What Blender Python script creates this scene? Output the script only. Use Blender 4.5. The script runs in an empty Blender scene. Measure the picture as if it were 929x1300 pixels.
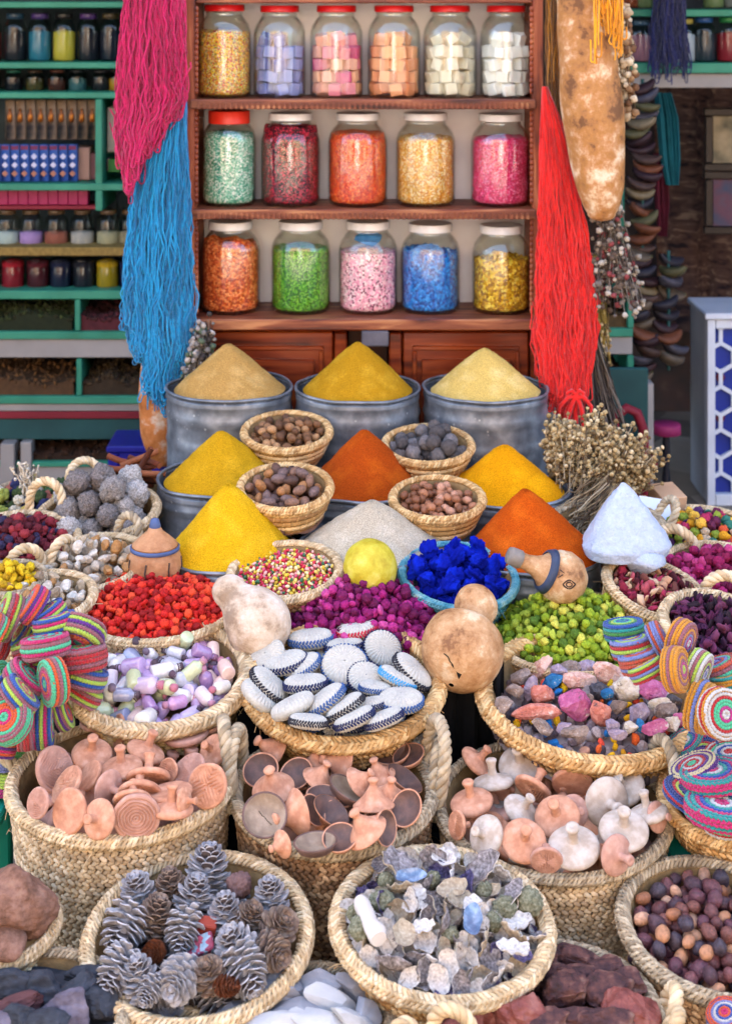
import bpy, bmesh, math, random, zlib
import numpy as np
from mathutils import Vector, Matrix, Euler

sc = bpy.context.scene
col = sc.collection
# ------------------------------------------------------------------ camera, sky, sun
EYE, FPX = 1.75, 2000.0            # eye height (m), focal length in photo pixels; the horizon is the photo's top edge
cam_d = bpy.data.cameras.new('camera')
cam = bpy.data.objects.new('camera', cam_d)
col.objects.link(cam)
cam.location = (0, 0, EYE)
cam.rotation_euler = (math.radians(90), 0, 0)
cam_d.sensor_fit = 'VERTICAL'
cam_d.sensor_height = 36
cam_d.lens = 36 * FPX / 1300
cam_d.shift_y = -0.5
cam_d.clip_start = 0.05
cam_d.clip_end = 500
cam_d.dof.use_dof = True
cam_d.dof.focus_distance = 3.12
cam_d.dof.aperture_fstop = 5.2
sc.camera = cam

SUN_EL, SUN_AZ = math.radians(52), math.radians(-22)      # behind the shop: the stall stands in the shop's own shade, the street is sunlit
world = bpy.data.worlds.new('World')
sc.world = world
world.use_nodes = True
wn = world.node_tree
bg = wn.nodes['Background']
sky = wn.nodes.new('ShaderNodeTexSky')
sky.sky_type = 'NISHITA'
sky.sun_disc = False
sky.sun_elevation = SUN_EL
sky.sun_rotation = SUN_AZ
sky.air_density = 1.0
sky.dust_density = 3.0
sky.ozone_density = 1.0
wn.links.new(sky.outputs[0], bg.inputs[0])
bg.inputs[1].default_value = 0.15
sun_d = bpy.data.lights.new('sun', 'SUN')
sun_d.energy = 5.0
sun_d.angle = math.radians(.6)
sun_d.color = (1, .95, .88)
sun = bpy.data.objects.new('sun', sun_d)
col.objects.link(sun)
sdir = Vector((math.sin(SUN_AZ) * math.cos(SUN_EL), math.cos(SUN_AZ) * math.cos(SUN_EL), math.sin(SUN_EL)))
sun.rotation_euler = (-sdir).to_track_quat('-Z', 'Y').to_euler()
sun.location = (0, -2, 6)
vs = sc.view_settings
vs.view_transform = 'Standard'
vs.look = 'None'
vs.exposure = 2.9
vs.gamma = 1
vs.use_curve_mapping = False
sc.cycles.max_bounces = 8
sc.cycles.transparent_max_bounces = 24
sc.cycles.use_denoising = True

# ------------------------------------------------------------------ helpers
R = math.radians
rng = np.random.default_rng(7)
random.seed(7)


def P(px, py, D):
    return Vector(((px - 464.5) * D / FPX, D, EYE - py * D / FPX))


def S(n, D):
    return n * D / FPX


def view(px, py):
    return Vector(((px - 464.5) / FPX, 1, -py / FPX)).normalized()


def hexl(h):
    h = h.lstrip('#')
    c = [int(h[i:i + 2], 16) / 255 for i in (0, 2, 4)]
    return [x / 12.92 if x <= .04045 else ((x + .055) / 1.055) ** 2.4 for x in c]


class MB:
    """collects vertex and face chunks, builds one mesh object"""
    def __init__(s):
        s.V = []; s.F = []; s.n = 0

    def add(s, V, F, mi=0):
        V = np.asarray(V, float).reshape(-1, 3)
        if isinstance(F, np.ndarray):
            F = [F]
        elif F and not isinstance(F[0], np.ndarray):
            by = {}
            for f in F:
                by.setdefault(len(f), []).append(f)
            F = [np.array(v) for v in by.values()]
        for f in F:
            s.F.append((f + s.n, mi))
        s.V.append(V)
        s.n += len(V)
        return s

    def box(s, c, d, mi=0, rot=None):
        c = np.array(c, float); d = np.array(d, float) / 2
        V = np.array([[x, y, z] for x in (-1, 1) for y in (-1, 1) for z in (-1, 1)]) * d
        if rot is not None:
            V = V @ np.array(rot.to_matrix() if hasattr(rot, 'to_matrix') else rot).T
        F = np.array([[0, 1, 3, 2], [4, 6, 7, 5], [0, 4, 5, 1], [2, 3, 7, 6], [0, 2, 6, 4], [1, 5, 7, 3]])
        return s.add(V + c, F, mi)

    def bbox(s, c, d, b=.003, mi=0, rot=None):
        """box with chamfered edges"""
        c = np.array(c, float); d = np.array(d, float) / 2
        b = min(b, d.min() * .45)
        V = []; idx = {}
        for sx in (-1, 1):
            for sy in (-1, 1):
                for sz in (-1, 1):
                    for a in range(3):
                        p = [sx * (d[0] - b), sy * (d[1] - b), sz * (d[2] - b)]
                        p[a] = (sx, sy, sz)[a] * d[a]
                        idx[sx, sy, sz, a] = len(V); V.append(p)
        F = []
        sg = (-1, 1)
        for a in range(3):
            o = [k for k in range(3) if k != a]
            for q in sg:
                L = []
                for (u, v) in ((-1, -1), (1, -1), (1, 1), (-1, 1)):
                    t = [0, 0, 0]; t[a] = q; t[o[0]] = u; t[o[1]] = v
                    L.append(idx[t[0], t[1], t[2], a])
                F.append(L)
            for u in sg:
                for v in sg:
                    L = []
                    for (w, k) in ((-1, o[0]), (1, o[0]), (1, o[1]), (-1, o[1])):
                        t = [0, 0, 0]; t[a] = w; t[o[0]] = u; t[o[1]] = v
                        L.append(idx[t[0], t[1], t[2], k])
                    F.append(L)
        for sx in sg:
            for sy in sg:
                for sz in sg:
                    F.append([idx[sx, sy, sz, k] for k in range(3)])
        V = np.array(V)
        if rot is not None:
            V = V @ np.array(rot.to_matrix() if hasattr(rot, 'to_matrix') else rot).T
        return s.add(V + c, F, mi)

    def grid(s, G, wu=False, wv=False, mi=0):
        """G: (nu,nv,3)"""
        nu, nv = G.shape[:2]
        iu = np.arange(nu if wu else nu - 1); iv = np.arange(nv if wv else nv - 1)
        a, b = np.meshgrid(iu, iv, indexing='ij')
        a2 = (a + 1) % nu; b2 = (b + 1) % nv
        F = np.stack([a * nv + b, a2 * nv + b, a2 * nv + b2, a * nv + b2], -1).reshape(-1, 4)
        return s.add(G.reshape(-1, 3), F, mi)

    def lathe(s, prof, n=32, c=(0, 0, 0), mi=0, M=None):
        prof = np.array(prof, float)
        t = np.linspace(0, 2 * np.pi, n, endpoint=False)
        G = np.stack([np.cos(t)[:, None] * prof[None, :, 0], np.sin(t)[:, None] * prof[None, :, 0],
                      np.repeat(prof[None, :, 1], n, 0)], -1)
        if M is not None:
            G = G @ np.array(M.to_3x3()).T + np.array(M.translation)
        return s.grid(G + np.array(c), True, False, mi)

    def tube(s, pts, r, n=6, closed=False, mi=0, ridge=None, flat=1.0):
        G = tube_grid(np.array(pts, float), r, n, closed, ridge, flat)
        s.grid(G, closed, True, mi)
        if not closed:
            for k in (0, -1):
                s.add(G[k], [list(range(n)) if k else list(range(n))[::-1]], mi)
        return s

    def build(s, name, m, parent=None, smooth=True, loc=None, rot=None):
        me = mesh_of(s, name, m, smooth)
        return link(me, name, parent, loc, rot)


def mesh_of(s, name, m, smooth=True):
    V = np.concatenate(s.V)
    me = bpy.data.meshes.new(name)
    me.vertices.add(len(V))
    me.vertices.foreach_set('co', V.astype(np.float32).ravel())
    loops = np.concatenate([f.ravel() for f, _ in s.F])
    tot = np.concatenate([np.full(len(f), f.shape[1]) for f, _ in s.F])
    mi = np.concatenate([np.full(len(f), k) for f, k in s.F])
    start = np.concatenate([[0], np.cumsum(tot)[:-1]])
    me.loops.add(len(loops)); me.loops.foreach_set('vertex_index', loops.astype(np.int32))
    me.polygons.add(len(tot))
    me.polygons.foreach_set('loop_start', start.astype(np.int32))
    me.polygons.foreach_set('loop_total', tot.astype(np.int32))
    me.polygons.foreach_set('material_index', mi.astype(np.int32))
    me.polygons.foreach_set('use_smooth', np.full(len(tot), bool(smooth)))
    me.update(calc_edges=True)
    for k in (m if isinstance(m, (list, tuple)) else [m]):
        me.materials.append(k)
    return me


def link(me, name, parent=None, loc=None, rot=None):
    o = bpy.data.objects.new(name, me)
    col.objects.link(o)
    if parent is not None:
        o.parent = parent
    if loc is not None:
        o.location = loc
    if rot is not None:
        o.rotation_euler = rot
    return o


def put(o, M):
    o.matrix_basis = M
    return o


def tag(o, label, cat=None, group=None, kind=None):
    o['label'] = label
    if cat: o['category'] = cat
    if group: o['group'] = group
    if kind: o['kind'] = kind
    return o


def thing(name, label, cat, M=None, group=None):
    o = bpy.data.objects.new(name, None)
    o.empty_display_size = .03
    col.objects.link(o)
    if M is not None: o.matrix_basis = M
    return tag(o, label, cat, group)


def struct(o):
    o['kind'] = 'structure'
    return o


def copy_tree(o, M, label=None, group=None):
    c = o.copy(); col.objects.link(c); c.matrix_basis = M
    if label: c['label'] = label
    if group: c['group'] = group
    for ch in o.children:
        d = ch.copy(); col.objects.link(d); d.parent = c
        for g in ch.children:
            e = g.copy(); col.objects.link(e); e.parent = d
    return c


def T(x, y=None, z=None):
    return Matrix.Translation(Vector(x) if y is None else Vector((x, y, z)))


def frame(pos, axis, spin=0, scale=1):
    """matrix whose local z points along axis"""
    q = Vector(axis).to_track_quat('Z', 'Y').to_matrix().to_4x4()
    sx = scale if hasattr(scale, '__len__') else (scale,) * 3
    return T(pos) @ q @ Matrix.Rotation(spin, 4, 'Z') @ Matrix.Diagonal((*sx, 1))


def tube_grid(p, r, n=6, closed=False, ridge=None, flat=1.0):
    m = len(p)
    if closed:
        t = np.roll(p, -1, 0) - np.roll(p, 1, 0)
    else:
        t = np.gradient(p, axis=0)
    t /= np.linalg.norm(t, axis=1)[:, None] + 1e-12
    ref = np.array([0, 0, 1.0]) if np.abs(t[:, 2]).mean() < .8 else np.array([0, 1.0, 0])
    a = np.cross(t, ref); a /= np.linalg.norm(a, axis=1)[:, None] + 1e-12
    b = np.cross(a, t)
    th = np.linspace(0, 2 * np.pi, n, endpoint=False)
    rr = np.broadcast_to(np.asarray(r, float), (m,))[:, None] * np.ones((1, n))
    if ridge is not None:                                   # (count, twist, amplitude): a wrapped or twisted cord
        cnt, tw, amp = ridge
        u = np.arange(m) / m * 2 * np.pi
        w = (cnt * u[:, None] + tw * th[None, :]) / 2
        rr = rr * (1 - amp + amp * 2 * np.abs(np.sin(w)) ** .6)
    return p[:, None, :] + a[:, None, :] * (np.cos(th)[None, :] * rr)[..., None] * flat + b[:, None, :] * (np.sin(th)[None, :] * rr)[..., None]


_ico = {}


def ico(k):
    if k not in _ico:
        bm = bmesh.new()
        bmesh.ops.create_icosphere(bm, subdivisions=k, radius=1)
        bm.verts.ensure_lookup_table()
        _ico[k] = (np.array([v.co[:] for v in bm.verts]), np.array([[v.index for v in f.verts] for f in bm.faces]))
        bm.free()
    V, F = _ico[k]
    return V.copy(), F.copy()


def wob(p, seed, f, octv=3):
    """smooth pseudo noise, about -1..1"""
    g = np.random.default_rng(seed)
    out = np.zeros(p.shape[:-1]); amp = 1; tot = 0
    for o in range(octv):
        for _ in range(4):
            k = g.normal(size=3) * f; ph = g.uniform(0, 6.28)
            out = out + amp * np.sin(p @ k + ph)
        tot += amp * 2.2; f *= 2.1; amp *= .5
    return out / tot


def cells(V, seed, n):
    """F2-F1 of n random seeds on the unit sphere"""
    g = np.random.default_rng(seed)
    s = g.normal(size=(n, 3)); s /= np.linalg.norm(s, axis=1)[:, None]
    for _ in range(12):                                     # spread the seeds
        d = s[:, None] - s[None]; q = (d ** 2).sum(-1) + np.eye(n)
        s = s + (d / q[..., None] ** 1.5).sum(1) * .02
        s /= np.linalg.norm(s, axis=1)[:, None]
    u = V / np.linalg.norm(V, axis=1)[:, None]
    d = np.sort(np.linalg.norm(u[:, None] - s[None], axis=2), axis=1)
    return d[:, 0], d[:, 1] - d[:, 0]


def rock(seed, dims=(1, 1, 1), cuts=10, rough=.05, sub=3, keep=.72):
    V, F = ico(sub)
    g = np.random.default_rng(seed)
    for _ in range(cuts):
        n = g.normal(size=3); n /= np.linalg.norm(n)
        d = g.uniform(keep - .12, keep + .14)
        e = np.maximum(V @ n - d, 0)
        V = V - e[:, None] * n * .95
    V = V * (1 + rough * wob(V, seed + 1, 5, 3))[:, None]
    return V * np.array(dims), F


def bud(seed, n=9, sub=2, lo=.7, dims=(1, 1, 1)):
    V, F = ico(sub)
    f1, e = cells(V, seed, n)
    V = V * (lo + (1.05 - lo) * np.clip(e * 3.2, 0, 1) ** .6 + .1 * wob(V, seed, 3, 2))[:, None]
    return V * np.array(dims), F


def place(V, F, mats4):
    """many copies of V,F by a list of 4x4 matrices -> V,F"""
    Ms = np.array([np.array(m) for m in mats4])
    VV = np.einsum('nij,vj->nvi', Ms[:, :3, :3], V) + Ms[:, None, :3, 3]
    FF = F[None] + (np.arange(len(Ms)) * len(V))[:, None, None]
    return VV.reshape(-1, 3), FF.reshape(-1, F.shape[1])


def rand_rot(g):
    return Euler(g.uniform(0, 6.283, 3)).to_matrix().to_4x4()


# ------------------------------------------------------------------ materials
_m = {}


def mat(name, cols, var='noise', scale=30, rough=.75, bump=.15, bscale=120, spec=.3, mott=.25, metal=0, coat=0, trans=0, sheen=0, sss=0, detail=4, vor=None, nrough=.5, span=(.3, .7)):
    """cols: hex list. var 'noise': blend by noise; 'rand': one colour for each piece; 'rand_noise': both; 'cell': voronoi cells"""
    if name in _m: return _m[name]
    m = bpy.data.materials.new(name); m.use_nodes = True
    nt = m.node_tree; N = nt.nodes; L = nt.links
    b = N['Principled BSDF']
    tc = N.new('ShaderNodeTexCoord')
    nz = N.new('ShaderNodeTexNoise'); nz.inputs['Scale'].default_value = scale; nz.inputs['Detail'].default_value = detail; nz.inputs['Roughness'].default_value = nrough
    L.new(tc.outputs['Object'], nz.inputs['Vector'])
    rp = N.new('ShaderNodeValToRGB')
    el = rp.color_ramp.elements
    cs = [hexl(c) for c in cols]
    if len(cs) == 1: cs = cs * 2
    if var == 'noise': cs.sort(key=lambda q: .3 * q[0] + .6 * q[1] + .1 * q[2])      # one smooth dark-to-light blend, no contour bands
    lo, hi = span if var == 'noise' else (0, 1)
    const = var in ('rand', 'rand_noise', 'cell')
    for i, c in enumerate(cs):
        pos = i / len(cs) if const else lo + (hi - lo) * i / (len(cs) - 1)
        e = el[i] if i < 2 else el.new(pos)
        e.position = pos
        e.color = (*c, 1)
    if const: rp.color_ramp.interpolation = 'CONSTANT'
    if var == 'noise':
        L.new(nz.outputs['Fac'], rp.inputs['Fac'])
    elif var == 'cell':
        vo = N.new('ShaderNodeTexVoronoi'); vo.inputs['Scale'].default_value = vor or scale
        L.new(tc.outputs['Object'], vo.inputs['Vector'])
        sp = N.new('ShaderNodeSeparateColor'); L.new(vo.outputs['Color'], sp.inputs[0])
        L.new(sp.outputs[0], rp.inputs['Fac'])
    else:
        oi = N.new('ShaderNodeObjectInfo'); ge = N.new('ShaderNodeNewGeometry')
        ad = N.new('ShaderNodeMath'); ad.operation = 'ADD'
        fr = N.new('ShaderNodeMath'); fr.operation = 'FRACT'
        L.new(oi.outputs['Random'], ad.inputs[0]); L.new(ge.outputs['Random Per Island'], ad.inputs[1])
        L.new(ad.outputs[0], fr.inputs[0]); L.new(fr.outputs[0], rp.inputs['Fac'])
    out = rp.outputs['Color']
    if var != 'noise' and mott:
        mr = N.new('ShaderNodeMapRange'); mr.inputs[1].default_value = .3; mr.inputs[2].default_value = .7
        mr.inputs[3].default_value = 1 - mott; mr.inputs[4].default_value = 1 + mott
        L.new(nz.outputs['Fac'], mr.inputs[0])
        mx = N.new('ShaderNodeMix'); mx.data_type = 'RGBA'; mx.blend_type = 'MULTIPLY'; mx.inputs[0].default_value = 1
        L.new(out, mx.inputs[6]); L.new(mr.outputs[0], mx.inputs[7]); out = mx.outputs[2]
    L.new(out, b.inputs['Base Color'])
    b.inputs['Roughness'].default_value = rough
    b.inputs['Specular IOR Level'].default_value = spec
    b.inputs['Metallic'].default_value = metal
    if coat: b.inputs['Coat Weight'].default_value = coat; b.inputs['Coat Roughness'].default_value = .08
    if trans: b.inputs['Transmission Weight'].default_value = trans
    if sheen: b.inputs['Sheen Weight'].default_value = sheen
    if sss:
        b.inputs['Subsurface Weight'].default_value = sss; b.inputs['Subsurface Radius'].default_value = (.01, .008, .006)
    if bump:
        n2 = N.new('ShaderNodeTexNoise'); n2.inputs['Scale'].default_value = bscale; n2.inputs['Detail'].default_value = 5
        L.new(tc.outputs['Object'], n2.inputs['Vector'])
        h = n2.outputs['Fac']
        if var == 'cell':
            mh = N.new('ShaderNodeMath'); mh.operation = 'SUBTRACT'; mh.inputs[0].default_value = 1
            L.new(vo.outputs['Distance'], mh.inputs[1]); h = mh.outputs[0]
        bp = N.new('ShaderNodeBump'); bp.inputs['Strength'].default_value = bump; bp.inputs['Distance'].default_value = .004
        L.new(h, bp.inputs['Height']); L.new(bp.outputs[0], b.inputs['Normal'])
    _m[name] = m
    return m


def wood(name, cols, scale=6, stretch=(1, 1, 12), rough=.45, spec=.4, coat=0):
    if name in _m: return _m[name]
    m = mat(name, cols, 'noise', scale, rough, .12, 60, spec, coat=coat)
    nt = m.node_tree; N = nt.nodes
    mp = N.new('ShaderNodeMapping'); mp.inputs['Scale'].default_value = tuple(1 / s * 3 for s in stretch)
    tc = [n for n in N if n.type == 'TEX_COORD'][0]
    nt.links.new(tc.outputs['Object'], mp.inputs[0])
    for n in N:
        if n.type == 'TEX_NOISE': nt.links.new(mp.outputs[0], n.inputs['Vector']); n.inputs['Distortion'].default_value = .6
    return m


def glass(name, tint='#ffffff', rough=.02, refl=1.0):
    """thin clear glass: what is behind shows through, the sky mirrors by Fresnel"""
    if name in _m: return _m[name]
    m = bpy.data.materials.new(name); m.use_nodes = True
    nt = m.node_tree; N = nt.nodes; L = nt.links
    N.remove(N['Principled BSDF'])
    tr = N.new('ShaderNodeBsdfTransparent'); tr.inputs[0].default_value = (*hexl(tint), 1)
    gl = N.new('ShaderNodeBsdfGlossy'); gl.inputs['Roughness'].default_value = rough
    lw_ = N.new('ShaderNodeLayerWeight'); lw_.inputs[0].default_value = .5      # Schlick, the same from both sides of the thin pane
    pw_ = N.new('ShaderNodeMath'); pw_.operation = 'POWER'; pw_.inputs[1].default_value = 4
    mu = N.new('ShaderNodeMath'); mu.operation = 'MULTIPLY_ADD'; mu.inputs[1].default_value = .8 * refl; mu.inputs[2].default_value = .045 * refl
    L.new(lw_.outputs['Facing'], pw_.inputs[0]); L.new(pw_.outputs[0], mu.inputs[0])
    nz = N.new('ShaderNodeTexNoise'); nz.inputs['Scale'].default_value = 9
    bp = N.new('ShaderNodeBump'); bp.inputs['Strength'].default_value = .06; bp.inputs['Distance'].default_value = .02
    L.new(nz.outputs[0], bp.inputs['Height']); L.new(bp.outputs[0], gl.inputs['Normal'])
    mx = N.new('ShaderNodeMixShader')
    L.new(mu.outputs[0], mx.inputs[0]); L.new(tr.outputs[0], mx.inputs[1]); L.new(gl.outputs[0], mx.inputs[2])
    L.new(mx.outputs[0], N['Material Output'].inputs[0])
    _m[name] = m
    return m


STRAW = mat('straw', ['#a89070', '#c4ac88', '#d2bd9c', '#b39b78'], 'rand_noise', 40, .7, .3, 300, mott=.25)
STRAW_PALE = mat('straw_pale', ['#d3b57f', '#e6cd9b', '#efdcb4', '#c9a568'], 'rand_noise', 30, .62, .3, 260, mott=.25)
STRAW_GOLD = mat('straw_gold', ['#b38a54', '#cfa873', '#dabb8a', '#a0784a'], 'rand_noise', 30, .6, .3, 260, mott=.3)
STRAW_BROWN = mat('straw_brown', ['#927050', '#ae8a64', '#c4a27c', '#806044'], 'rand_noise', 30, .65, .3, 260, mott=.3)
STRAW_GREY = mat('straw_grey', ['#8c7a62', '#a8967c', '#b9a88e', '#7a6a56'], 'rand_noise', 40, .75, .3, 300, mott=.25)
ROPE = mat('palm_rope', ['#8c7c64', '#aa987c', '#baa98c', '#98876c'], 'rand_noise', 60, .8, .4, 300)
ROPE_PALE = mat('palm_rope_pale', ['#b49a74', '#ccb48c', '#d8c29e', '#bea47e'], 'rand_noise', 45, .7, .35, 300)
ROPE_GOLD = mat('palm_rope_gold', ['#ac8450', '#c8a26c', '#d6b682', '#b8915e'], 'rand_noise', 45, .65, .35, 300)
INNER = mat('basket_inside', ['#6d5536', '#8d7148'], 'noise', 60, .85, .4, 200)

# ------------------------------------------------------------------ baskets
_sa = np.linspace(0, 2 * np.pi, 6, endpoint=False)
STV = np.array([(-1, 0, 0)] + [(x, .9 * np.cos(t), .9 * np.sin(t)) for x in (-.5, .5) for t in _sa] + [(1, 0, 0)])
STF = np.array([(0, 1 + (k + 1) % 6, 1 + k) for k in range(6)] + [(1 + k, 1 + (k + 1) % 6, 7 + (k + 1) % 6) for k in range(6)] + [(1 + k, 7 + (k + 1) % 6, 7 + k) for k in range(6)] + [(13, 7 + k, 7 + (k + 1) % 6) for k in range(6)])


def stitch_ring(mb, r, z, n, ln, wd, th, slant, dr=0, phase=0, face=None, mi=0):
    """a ring of slanted straw stitches at radius r and height z"""
    a = (np.arange(n) + phase) / n * 2 * np.pi
    c, s_ = np.cos(a), np.sin(a)
    jit = rng.normal(0, .09, n)
    sl = slant + jit
    t = np.stack([-s_, c, 0 * a], 1); up = np.stack([c * dr, s_ * dr, np.ones(n)], 1)
    up /= np.linalg.norm(up, axis=1)[:, None]
    if face is not None:                                    # face: elevation of the outward normal
        nrm = np.stack([c * math.cos(face), s_ * math.cos(face), np.full(n, math.sin(face))], 1)
        up = np.cross(nrm, t)
    nrm = np.cross(t, up)
    A = t * np.cos(sl)[:, None] + up * np.sin(sl)[:, None]
    B = np.cross(nrm, A)
    fr = np.stack([A * ln / 2, B * wd / 2, nrm * th / 2], 2)
    o = np.stack([c * r, s_ * r, np.full(n, z)], 1) + nrm * rng.normal(0, th * .07, n)[:, None]
    V = np.einsum('nij,vj->nvi', fr, STV) + o[:, None]
    F = STF[None] + (np.arange(n) * len(STV))[:, None, None]
    mb.add(V.reshape(-1, 3), F.reshape(-1, 3), mi)


class Basket:
    pass


def basket(name, label, pos, r, h, taper=.8, tilt=0, roll=0, style='plait', rim=.011, m=STRAW, rm=ROPE, rows=None,
           handles=(), hm=ROPE, hsize=.05, hr=.009, rimflat=1.0, cat='basket', yaw=0, rimcount=None, bow=.75, group=None, sq=1.0):
    """pos: centre of the rim. local z 0 = base, h = rim"""
    M = T(pos) @ Matrix.Rotation(R(roll), 4, 'Y') @ Matrix.Rotation(R(tilt), 4, 'X') @ Matrix.Rotation(R(yaw), 4, 'Z') @ Matrix.Diagonal((1, sq, 1, 1))
    Mb = M @ T(0, 0, -h)
    e = thing(name, label, cat, Mb, group)
    rad = lambda z: r * (taper + (1 - taper) * (max(z, 0) / h) ** bow)
    zs = np.linspace(0, h, 8)
    mb = MB()
    prof = [(0.001, .002), (rad(0) * .97, .002)] + [(rad(z) * .985 - .002, z + .002) for z in zs[1:]] + [(rad(z) * .985 - .009, z) for z in zs[::-1]] + [(0.001, .012)]
    mb.lathe(prof, 40)
    mb.build('basket_body', INNER, e)
    if style == 'plait':
        rows = rows or max(2, int(round(h / .0165)))
        hr_ = h / rows
        for i in range(rows):
            z = (i + .5) * hr_
            q = rad(z); dr = (rad(z + .004) - rad(z - .004)) / .008
            n = int(2 * math.pi * q / (hr_ * .8))
            w = MB()
            for k, sg in ((.26, 1), (-.26, -1)):
                stitch_ring(w, q + .0015, z + k * hr_, n, hr_ * 1.15, hr_ * .62, .0075, sg * .62, dr, .5 * (k > 0) + i * .3)
            w.build('braid', m, e)
    elif style == 'coil':
        rows = rows or max(3, int(round(h / .014)))
        hr_ = h / rows
        for i in range(rows):
            z = (i + .5) * hr_; q = rad(z)
            a = np.linspace(0, 2 * np.pi, 150, endpoint=False)
            p = np.stack([np.cos(a) * q, np.sin(a) * q, np.full(150, z)], 1)
            MB().tube(p, hr_ * .56, 6, True, 0, (150 // 3 * 1.0, 1, .16)).build('coil', m, e)
            k = MB()
            stitch_ring(k, q + hr_ * .36, z, int(2 * math.pi * q / .017), hr_ * 1.1, .0042, hr_ * .5, 1.25, 0, i * .37)
            k.build('stitching', rm, e)
    # rim: slanted straw strands wrapped over a cord
    mb = MB()
    an_ = np.linspace(0, 2 * np.pi, 72, endpoint=False)
    mb.tube(np.stack([np.cos(an_) * r, np.sin(an_) * r, np.full(72, h)], 1), rim * .8, 8, True, 0, None, rimflat)
    n = int(2 * math.pi * r / (rim * (.62 if rim > .0125 else .7)))
    wide = rim > .0125
    for k, (fa, sl) in enumerate(((-.55, .9), (.35, .9), (1.25, .9 if not wide else -.9), (2.2, .9 if not wide else -.9))):
        cr = r + math.cos(fa) * rim * .82 * rimflat; cz = h + math.sin(fa) * rim * .82
        stitch_ring(mb, cr, cz, n, rim * 2.0, rim * .62, rim * .55, sl, 0, k * .35, fa)
    mb.build('rim', rm, e)
    if style == 'plait' and r > .1:                          # frayed straw ends
        fr = MB(); gg = np.random.default_rng(int(r * 1e5))
        for k in range(22):
            an = gg.uniform(0, 6.28); z0 = h * gg.uniform(.25, 1.02); q0 = rad(min(z0, h)) + rim * .6
            L_ = gg.uniform(.012, .035); dv = np.array([math.cos(an) * .7 - math.sin(an) * gg.normal(), math.sin(an) * .7 + math.cos(an) * gg.normal(), gg.normal(0, .8)])
            dv /= np.linalg.norm(dv); p0 = np.array([math.cos(an) * q0, math.sin(an) * q0, z0])
            fr.tube([p0, p0 + dv * L_ * .5, p0 + dv * L_ + np.array([0, 0, -.25 * L_])], .0007, 4)
        fr.build('frayed_straw', m, e)['kind'] = 'stuff'
    for (ang, lean, sz) in handles:
        an = R(ang)
        c = Vector((math.cos(an) * r, math.sin(an) * r, h - .02)); tn = Vector((-math.sin(an), math.cos(an), 0)); ou = Vector((math.cos(an), math.sin(an), 0))
        u = np.linspace(0, np.pi, 44)
        dirv = (Vector((0, 0, 1)) * math.cos(R(lean)) + ou * math.sin(R(lean)))
        pts = [c + tn * (-math.cos(t) * sz * (.62 + .25 * math.sin(t))) + dirv * (math.sin(t) ** .8 * sz * 1.5) + ou * .004 for t in u]
        P_ = np.array([q[:] for q in pts]); uu = np.linspace(0, 1, 110)
        P_ = np.stack([np.interp(uu, np.linspace(0, 1, 44), P_[:, k]) for k in range(3)], 1)
        mb = MB()
        tg = np.gradient(P_, axis=0); tg /= np.linalg.norm(tg, axis=1)[:, None]
        e1 = np.array(ou)[None] * np.ones((110, 1)); e1 -= tg * (e1 * tg).sum(1)[:, None]; e1 /= np.linalg.norm(e1, axis=1)[:, None]; e2 = np.cross(tg, e1)
        turns = sz * 4.2 / (hr * 5.5)
        for k in range(3):
            ph = uu * turns * 2 * np.pi + k * 2.094
            mb.tube(P_ + (e1 * np.cos(ph)[:, None] + e2 * np.sin(ph)[:, None]) * hr * .55, hr * .62, 7)
        mb.build('handle', hm, e)
    b = Basket(); b.e = e; b.M = M; b.r = r; b.h = h; b.label = label; b.rad = rad
    b.n = (M.to_3x3() @ Vector((0, 0, 1))).normalized(); b.p = Vector(pos)
    return b


def pack(n, rad, Rx, Ry=None, dome=lambda x, y: 0 * x, tries=14, g=rng):
    """drop n balls (rad: callable -> radius) into a disc over a dome; returns rows x,y,z,r (centres)"""
    Ry = Ry or Rx
    X = np.zeros((n, 4)); k = 0
    for i in range(n):
        r = rad(g)
        a = g.uniform(0, 2 * np.pi, tries); q = np.sqrt(g.uniform(0, 1, tries))
        x = np.cos(a) * q * (Rx - r * .5); y = np.sin(a) * q * (Ry - r * .5)
        fl = dome(x, y)
        z = fl + r * .7
        if k:
            d2 = (x[:, None] - X[None, :k, 0]) ** 2 + (y[:, None] - X[None, :k, 1]) ** 2
            rr = (X[None, :k, 3] + r) * .86
            zz = np.where(d2 < rr ** 2, X[None, :k, 2] + np.sqrt(np.maximum(rr ** 2 - d2, 0)), -1)
            z = np.maximum(z, zz.max(1))
        j = np.argmin(z - fl)
        X[k] = (x[j], y[j], z[j], r); k += 1
    return X


def dome_fn(R_, edge, top, pw=1.6):
    return lambda x, y: edge + (top - edge) * (1 - np.clip(np.sqrt(x * x + y * y) / R_, 0, 1) ** pw)


FC = {}


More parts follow.
